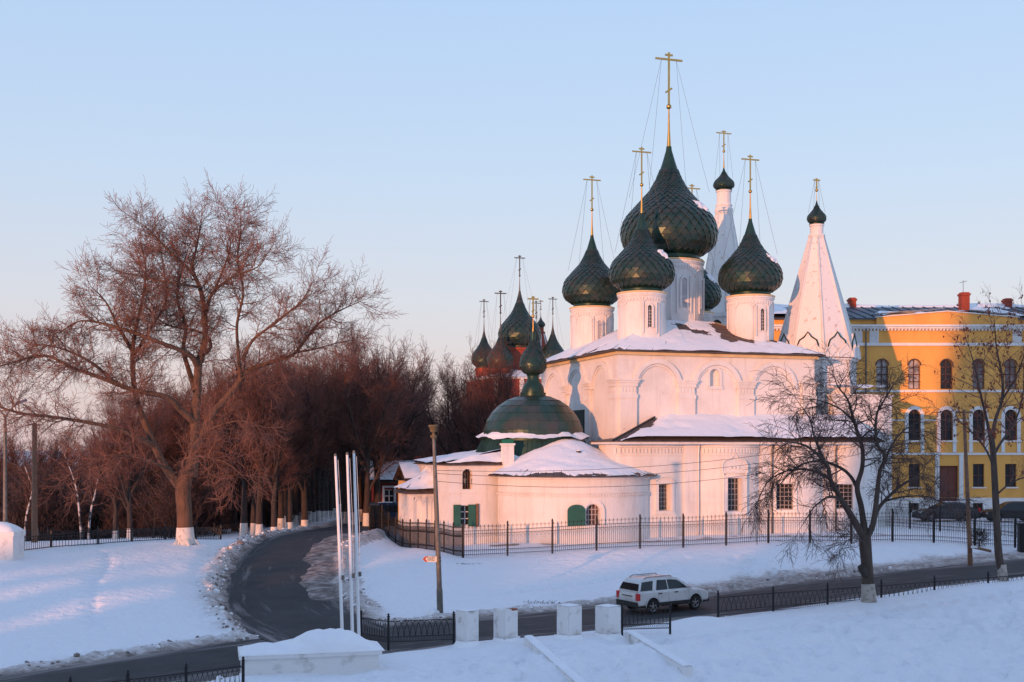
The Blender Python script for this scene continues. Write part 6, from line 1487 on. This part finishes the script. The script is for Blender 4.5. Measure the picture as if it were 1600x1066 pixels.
for k in range(420):
    p = Vector(tv_[rg.randrange(len(tv_))]); 
    if p.z < 7.5 and rg.random() < .6: continue
    for q in range(rg.randrange(1, 5)):
        c = p + Vector((rg.gauss(0, .07), rg.gauss(0, .07), -rg.random() * .2)); a = Vector((rg.gauss(0, 1), rg.gauss(0, 1), rg.gauss(0, .6))).normalized() * .05; b = Vector((rg.gauss(0, .3), rg.gauss(0, .3), -1)).normalized() * .11
        m.quad(tuple(c - a), tuple(c + a), tuple(c + a * .6 + b), tuple(c - a * .6 + b))
so = m.build('seed_clusters', M('rusty_seeds', (0.22, 0.045, 0.025), .8, var=.4, scale=6), rt_, fix=False); so['kind'] = 'stuff'

# background trees: a few mesh kinds, copied
rust_twig = M('rust_brown_twigs', (0.135, 0.060, 0.046), .85, var=.35, scale=.25)
def park_tree(seed, H, spread, dens=1.0, upr=.07):
    t = Tree(seed); rg = t.rng
    t.lv = [dict(per_m=2.0 * dens, ang=(24, 55), len=(H * .11, H * .24), r=.06, seg=5, wob=.11, up=upr, taper=.5, rmin=.014),
            dict(n=7, ang=(22, 55), len=(.9, 2.0), r=.026, seg=4, wob=.14, up=.05, rmin=.012),
            dict(n=5, ang=(22, 55), len=(.5, 1.15), r=.016, seg=3, wob=.2, up=.03, rmin=.010)]
    th = H * rg.uniform(.20, .28); lean = rg.uniform(-.3, .3)
    t.limb([(0, 0, -.3), (0, 0, th * .5), (lean * .5, 0, th)], [.36, .29, .26], 0, False)
    t.limb([(lean * .5, 0, th - .1), (lean, rg.uniform(-.4, .4), th + H * .2), (lean * .6, rg.uniform(-.6, .6), th + H * .42), (lean, 0, H * .86)], [.24, .18, .11, .03], 0, True, .1)
    for k in range(5):
        a = k * 1.26 + rg.uniform(-.4, .4); z0 = th * rg.uniform(.85, 1.0) + k * H * .05; o_ = spread * rg.uniform(.6, 1)
        t.limb([(lean * .5, 0, z0), (o_ * .4 * math.cos(a), o_ * .4 * math.sin(a), z0 + H * .14), (o_ * .75 * math.cos(a), o_ * .75 * math.sin(a), z0 + H * .32), (o_ * math.cos(a), o_ * math.sin(a), min(H * .92, z0 + H * rg.uniform(.42, .55)))], [.15, .12, .08, .025], 0, True, .15)
    return t.trunk.mesh('trunk', bark_dark, smooth=True, fix=False), t.twigs.mesh('crown', rust_twig, fix=False)
kinds = [park_tree(21, 15.5, 3.6), park_tree(22, 17, 4.2), park_tree(23, 14, 3.4), park_tree(24, 16, 4.6, .85), park_tree(26, 15, 3.2, 1.1)]
sl_m = MB(); sl_m.tube([(0, 0, -.3), (0, 0, .6), (0, 0, 1.25)], [.40, .345, .325], 10, cap=False); sleeve_mesh = sl_m.mesh('limewashed_base', lime, smooth=True, fix=False)
red_twig = M('red_brown_twigs', (0.105, 0.055, 0.042), .85, var=.3, scale=.3)  # even reddish brown, tone varied at random
def park(px, d, kind, sc, label, group, white=True, rz=None, lean=0.0, name='park_tree', dz=-.05):
    x = PX(px, d); rg = random.Random(int(px * 7 + d)); o = thing(name, (x, d, zt(x, d) + dz), rg.uniform(0, 6.28) if rz is None else rz, label, 'tree', group)
    o.rotation_euler = (0, lean, o.rotation_euler.z); o.scale = (sc, sc, sc)
    place('trunk', kinds[kind][0], o); place('crown', kinds[kind][1], o)
    if white: place('limewashed_base', sleeve_mesh, o)
    return o
GR = 'whitewashed trees lining the side road'
LR = 'bare tree with whitewashed trunk in the avenue beyond the side road crest'
AV = ((381, 103, 0, .98), (396, 107, 2, .85), (405, 101, 1, .92), (428, 99, 4, .80), (439, 112, 3, .95), (446, 116, 2, 1.0), (452, 104, 0, 1.0), (461, 122, 1, .92), (466, 126, 4, 1.05), (476, 107, 3, .98),
                     (482, 132, 2, 1.05), (489, 138, 1, 1.0), (496, 144, 0, 1.1), (503, 150, 3, 1.05), (510, 157, 2, 1.1), (517, 165, 1, 1.05), (524, 174, 4, 1.15), (531, 183, 0, 1.15), (538, 118, 1, .98), (552, 113, 3, 1.0), (562, 126, 2, 1.12), (573, 108, 0, 1.02), (581, 135, 4, 1.1), (590, 118, 1, 1.06), (602, 146, 3, 1.15), (612, 128, 2, 1.12), (628, 150, 0, 1.2), (640, 165, 4, 1.2))
ORD = 'first second third fourth fifth sixth seventh eighth ninth tenth eleventh twelfth thirteenth fourteenth fifteenth sixteenth seventeenth eighteenth nineteenth twentieth twenty-first twenty-second twenty-third twenty-fourth twenty-fifth twenty-sixth twenty-seventh twenty-eighth'.split()
for i, (px, d, k, sc) in enumerate(sorted(AV)):
    park(px, d, k, sc, ORD[i] + ' whitewashed trunk from the left in the avenue beyond the side road', GR)
LB = 'two whitewashed trunks behind the low left fence'
for px, d, k in ((180, 93, 2), (203, 92, 0)): park(px, d, k, .62 if px < 190 else .70, ('left' if px < 190 else 'right') + ' one of two bare trees with whitewashed feet behind the low left fence', 'pair of trees behind the left fence')
GB = 'bare trees of the wood on the left'
LW = 'bare reddish brown tree in the wood at the far left'
for i, (px, d, k, sc) in enumerate(((-30, 128, 0, .85), (10, 120, 1, .75), (62, 126, 3, .8), (88, 142, 4, .95), (112, 124, 0, .78), (160, 122, 2, .85), (182, 140, 3, 1.0), (215, 128, 4, .92), (240, 118, 1, .8), (262, 135, 0, .98), (285, 122, 2, .92), (308, 130, 3, .98), (330, 118, 1, .86), (350, 128, 4, 1.0), (366, 115, 0, .92), (200, 168, 1, 1.25), (270, 172, 4, 1.3), (340, 168, 2, 1.35), (400, 170, 3, 1.35), (440, 180, 0, 1.5))):
    park(px, d, k, sc * (.84 if px < 210 else 1), LW, GB, False)
for px, d, k, sc, lb in ((706, 135, 3, 1.0, 'bare tree left of the chapel dome before the red church'), (735, 128, 0, 1.02, 'bare tree directly before the left dome of the red church'), (762, 122, 4, .98, 'dense bare tree just behind the chapel roof'), (790, 126, 1, .98, 'bare tree right behind the chapel dome'), (690, 190, 2, 1.0, 'pale distant bare tree above the chapel annex'), (668, 200, 1, .95, 'distant bare tree beside the gilded domes'), (722, 170, 2, 1.15, 'slim bare tree left of the red church drums')):
    park(px, d, k, sc, lb, 'bare trees behind the chapel', False)
# birches
bt = []
for sd in (41, 42):
    t = Tree(sd); t.lv = [dict(per_m=1.6, ang=(25, 50), len=(1.2, 2.4), r=.03, seg=5, wob=.1, up=.0, taper=.4, rmin=.01), dict(n=5, ang=(20, 50), len=(.6, 1.2), r=.012, seg=4, wob=.12, up=-.08, rmin=.008)]
    le = -1.6 if sd == 41 else .9
    t.limb([(0, 0, -.2), (le * .15, .1, 2.4), (le * .5 + .2, .2, 4.8), (le, .3, 7.5)], [.11, .09, .06, .025], 0, True, .35); bt.append((t.trunk.mesh('trunk', birch_m, smooth=True, fix=False), t.twigs.mesh('crown', twig_m, fix=False)))
for px, d, k, lb in ((38, 104, 1, 'white birch trunk left of the rust coloured pole'), (60, 106, 0, 'thin birch just right of the rust coloured pole'), (128, 102, 0, 'leaning white birch, left of the birch pair under the big tree'), (138, 103, 1, 'upright white birch, right of the birch pair under the big tree')):
    x = PX(px, d); o = thing('birch_tree', (x, d, zt(x, d) - .1), 0, lb, 'tree', 'birches at the wood edge'); place('trunk', bt[k][0], o); place('crown', bt[k][1], o)

# leafless thicket filling the wood's floor
def thicket(seed):
    t = Tree(seed); rg = t.rng
    t.lv = [dict(per_m=2.4, ang=(18, 50), len=(.8, 1.9), r=.022, seg=4, wob=.14, up=.06, taper=.3, rmin=.012), dict(n=7, ang=(20, 55), len=(.5, 1.1), r=.016, seg=3, wob=.2, up=.04, rmin=.012)]
    for k in range(26):
        a = rg.uniform(0, 6.28); r0 = rg.uniform(0, 1.6); o_ = rg.uniform(.3, 1.8); h = rg.uniform(2.2, 5.0)
        t.limb([(r0 * math.cos(a), r0 * math.sin(a), -.2), ((r0 + o_ * .4) * math.cos(a + .2), (r0 + o_ * .4) * math.sin(a + .2), h * .5), ((r0 + o_) * math.cos(a), (r0 + o_) * math.sin(a), h)], [.04, .03, .015], 0, True, .05)
    return t.trunk.mesh('stems', bark_dark, smooth=True, fix=False), t.twigs.mesh('twigs', twig_dark, fix=False)
TK = [thicket(61), thicket(62)]
rg = random.Random(77)
thk = thing('thicket', (0, 0, 0), 0, 'dark leafless thicket filling the floor of the wood', 'thicket'); thk['kind'] = 'stuff'
for i in range(78):
    row = i % 3; px = -60 + 520 * ((i // 3) + rg.random() * .8) / 26; d = (112, 128, 150)[row] + rg.uniform(-5, 5) + (14 if px > 330 else 0)
    x = PX(px, d); o = place('shrub', TK[i % 2][1], thk, (x, d, zt(x, d) - .1), (0, 0, rg.uniform(0, 6.28))); sc = rg.uniform(.8, 1.25) * (1, 1.15, 1.6)[row]; o.scale = (sc * 1.25, sc * 1.25, sc); place('stems', TK[i % 2][0], o)
for i in range(26):
    px = 470 + 250 * (i + rg.random()) / 26; d = rg.uniform(190, 260); x = PX(px, d)
    o = place('shrub', TK[i % 2][1], thk, (x, d, zt(x, d) - .1), (0, 0, rg.uniform(0, 6.28))); sc = rg.uniform(1.6, 2.4); o.scale = (sc, sc, sc); place('stems', TK[i % 2][0], o)
# ------------------------------------------------------------------ distant buildings
RDp = 192.0; rs = RDp / F; rc_ = (PX(812, RDp), RDp); rz_ = zt(rc_[0], rc_[1]) - .5
red = thing('red_church', (rc_[0], rc_[1], rz_), TH, 'distant red brick church with five green domes behind the trees', 'church')
def rz(py): return CZ - (py - YH) * rs - rz_
def rx(px): return (px - 812) * rs
scale_far = M('far_green_dome', (0.035, 0.05, 0.04), .5, .3, c2=(.075, .055, .05), scale=.6, thr=(.4, .7))
m = MB(); m.box(-6.8, 6.8, -6.8, 6.8, 0, rz(596)); m.build('wall', brick_red, red)
m = MB(); e_ = rz(596)
m.box(-7.1, 7.1, -7.1, 7.1, e_, e_ + .3); rr_ = m.build('cornice', trim, red)
m = MB(); b_ = [(-7.3, -7.3), (7.3, -7.3), (7.3, 7.3), (-7.3, 7.3)]
for i in range(4): j = (i + 1) % 4; m.quad((*b_[i], e_ + .3), (*b_[j], e_ + .3), (0, 0, e_ + 2.2))
m.build('roof', snow_m, red)
m = MB()
for q in range(4):
    for s_ in (-1, 1): m.box(-6.4 + q * 4.1, -5.7 + q * 4.1, -7.0 if s_ < 0 else 6.7, -6.7 if s_ < 0 else 7.0, 2, e_)
m.build('pilasters', trim, red)
def far_dome(u, v, Rr, zt0, H, dr, ct, body=scale_far):
    m = MB(); m.lathe([(dr, e_), (dr, zt0 - .4), (dr * 1.08, zt0 - .35), (dr * 1.08, zt0)], 20); m.build('drum', brick_red, red, (u, v, 0), smooth=True, angle=35)
    onion_dome(red, (u, v), zt0 - .05, Rr, H, 20, 0, 0, CA, body=body); cross(red, (u, v), zt0 + H, ct, 0, dark_metal, chains=(Rr * .9, zt0 + H * .5), thick=1.4)
far_dome(0, 0, 3.3, rz(545), rz(455) - rz(545), 2.4, rz(399))
far_dome(-4.3, -3.6, 2.0, rz(580), rz(520) - rz(580), 1.45, rz(460))
far_dome(-2.9 - 1.6, 4.6, 1.95, rz(574), rz(513) - rz(574), 1.4, rz(464))
far_dome(4.4, -3.2, 2.0, rz(575), rz(512) - rz(575), 1.45, rz(466))
far_dome(4.2, 4.2, 1.9, rz(575), rz(512) - rz(575), 1.4, rz(464))
bt2 = 200.0; bc2 = (PX(845, bt2), bt2); bz2 = zt(bc2[0], bc2[1]) - .5; rbt = thing('red_bell_tower', (bc2[0], bc2[1], bz2), 0, 'slim red tented bell tower with tiny green dome among the far domes', 'tower')
def r2(py): return CZ - (py - YH) * bt2 / F - bz2
m = MB(); m.lathe([(2.2, 0), (2.2, r2(565)), (2.4, r2(564)), (2.4, r2(560))], 8); m.build('wall', brick_red, rbt)
m = MB(); m.lathe([(1.9, r2(560)), (.62, r2(522)), (.75, r2(521)), (.75, r2(519)), (.5, r2(518)), (.5, r2(512))], 8); m.build('tent_roof', brick_red, rbt)
m = MB()
for k in range(8): a = k * math.pi / 4; m.tube([(1.93 * math.cos(a), 1.93 * math.sin(a), r2(560)), (.64 * math.cos(a), .64 * math.sin(a), r2(522))], .1, 4)
m.build('tent_ribs', trim, rbt); onion_dome(rbt, (0, 0), r2(512), .75, r2(494) - r2(512), 16, 0, 0, CA, scales=False, body=scale_far); cross(rbt, (0, 0), r2(495), r2(469), 0, dark_metal, thick=1.5)
# two gilded cupolas shining among the branches
gd = 260.0; gx_, gz_ = PX(660, gd), zt(PX(660, gd), gd) - .5; gc = thing('gilded_church', (gx_, gd, gz_), 0, 'far church with two small gilded domes glinting between the trees', 'church')
def g2(py): return CZ - (py - YH) * gd / F - gz_
m = MB(); m.box(-5, 5, -4, 4, 0, g2(668)); m.build('wall', plaster, gc); m = MB(); m.prism([(-5.3, -4.3, g2(668)), (5.3, -4.3, g2(668)), (0, -4.3, g2(662))], (0, 8.6, 0)); m.build('roof', roof_metal, gc)
for dx, a, b, Rr in ((-1.0, 656, 640, .75), (1.4, 659, 645, .55)):
    m = MB(); m.lathe([(Rr * .6, g2(668)), (Rr * .6, g2(a))], 16); m.build('drum', plaster, gc, (dx, 0, 0)); onion_dome(gc, (dx, 0), g2(a), Rr, g2(b) - g2(a), 16, 0, 0, CA, body=gold, scales=False); cross(gc, (dx, 0), g2(b), g2(b - 9), 0, gold, thick=1.6)
# red house behind the annex
hd = 125.0; hx_ = PX(628, hd); hz_ = zt(hx_, hd); rh = thing('red_house', (hx_, hd, hz_), R(8), 'dark red house with white window frames behind the annex', 'house')
def h2_(py): return CZ - (py - YH) * hd / F - hz_
hp = [(-3.0, 0), (4.5, 0)]; hh_ = [(1.2, 2.2, h2_(785), h2_(765), .2, False), (3.4, 4.4, h2_(785), h2_(765), .2, False), (5.6, 6.6, h2_(785), h2_(765), .2, False)]
dred = M('dark_red_boards', (0.20, 0.03, 0.025), .8); w = MB(); wall(w, hp, -.5, h2_(754), hh_); wall(w, [(4.5, 0), (4.5, 6)], -.5, h2_(754)); wall(w, [(-3, 6), (-3, 0)], -.5, h2_(754)); w.build('wall', dred, rh)
for h in hh_:
    window(rh, hp, h, 0, glass, trim, 2, 2, barw=.05); c, e, n, wd = frame_at(hp, h); m = MB()
    for s_ in (-1, 1): m.box(c.x + s_ * (wd / 2 + .1) - .1, c.x + s_ * (wd / 2 + .1) + .1, -.07, .05, h[2] - .2, h[3] + .2)
    m.box(c.x - wd / 2 - .2, c.x + wd / 2 + .2, -.08, .05, h[3] + .2, h[3] + .4); m.build('window_frame', trim, rh)
m = MB(); zr = h2_(754); rq_ = [(-3.4, -.5, zr), (4.9, -.5, zr), (4.9, 3, zr + 1.9), (-3.4, 3, zr + 1.9)]; m.quad(*rq_); m.quad((-3.4, 6.5, zr), (4.9, 6.5, zr), (4.9, 3, zr + 1.9), (-3.4, 3, zr + 1.9)); m.quad((-3, -.0, zr), (-3, 6, zr), (-3, 3, zr + 1.75)); hr = m.build('roof', roof_metal, rh, fix=False)
snow_on(hr, bil(*rq_), 24, 12, .3, lambda a, b: 1.15, 81, 0)
m = MB(); m.box(1.5, 2.1, 2.6, 3.2, zr + 1.4, zr + 2.7); m.build('chimney', brick_red, rh)
ph = P(672, 757, 108.0); pz_ = zt(ph[0], 108.0); ph_o = thing('small_house', (ph[0], 108.0, pz_), TH, 'small pale house with snowy roof peeping over the annex', 'house')
zz = PZ(752, 108) - pz_; m = MB(); m.box(-2, 3, 0, 4, -.5, zz); m.build('wall', cornice_y, ph_o); m = MB(); m.prism([(-2.4, -.4, zz), (3.4, -.4, zz), (3.4, 2, zz + 1.3), (-2.4, 2, zz + 1.3)], (0, 0, .1)); m.prism([(-2.4, 4.4, zz), (3.4, 4.4, zz), (3.4, 2, zz + 1.3), (-2.4, 2, zz + 1.3)], (0, 0, .1)); hro = m.build('roof', roof_metal, ph_o)
snow_on(hro, bil((-2.4, -.4, zz + .1), (3.4, -.4, zz + .1), (3.4, 2, zz + 1.4), (-2.4, 2, zz + 1.4)), 20, 10, .25, lambda a, b: 1.2, 83, 0)
# dark ball shrub and rubble by the right pole
sx2 = P(1530, 838, 80.0); so2 = thing('clipped_bush', (sx2[0], 80.0, zt(sx2[0], 80.0)), 0, 'dark round leafless bush by the fence near the brown pole', 'bush'); m = MB(); rg = random.Random(8)
for k in range(900):
    d = Vector((rg.gauss(0, 1), rg.gauss(0, 1), rg.gauss(0, 1))).normalized() * rg.uniform(.15, .55); p = Vector((0, 0, .6)) + d; m.tube([p, p + d * .35 + Vector((rg.gauss(0, .05), rg.gauss(0, .05), .05))], .009, 3, cap=False)
m.build('twigs', bark_dark, so2, fix=False); m = MB(); m.tube([(0, 0, -.1), (0, 0, .5)], .05, 6); m.build('stem', bark_dark, so2)
# dry stems poking out of the verge
for px, py, d, lb in ((843, 953, 63.2, 'tuft of dry dark stems on the verge above the pillars'), (735, 879, 72.8, 'flattened dark twigs in the snow by the fence corner')):
    x, y, z = P(px, py, d); z = zt(x, y); o = thing('dry_stems', (x, y, z), 0, lb, 'plant'); m = MB(); rg = random.Random(int(px))
    for k in range(45 if px > 800 else 26): a = Vector((rg.uniform(-.8, .8), rg.uniform(-.25, .25), 0)); m.tube([a, a + Vector((rg.gauss(0, .12), rg.gauss(0, .08), rg.uniform(.05, .2) * (1 if px > 800 else .35)))], .008, 3, cap=False)
    m.build('stems', bark_dark, o, fix=False)['kind'] = 'stuff'
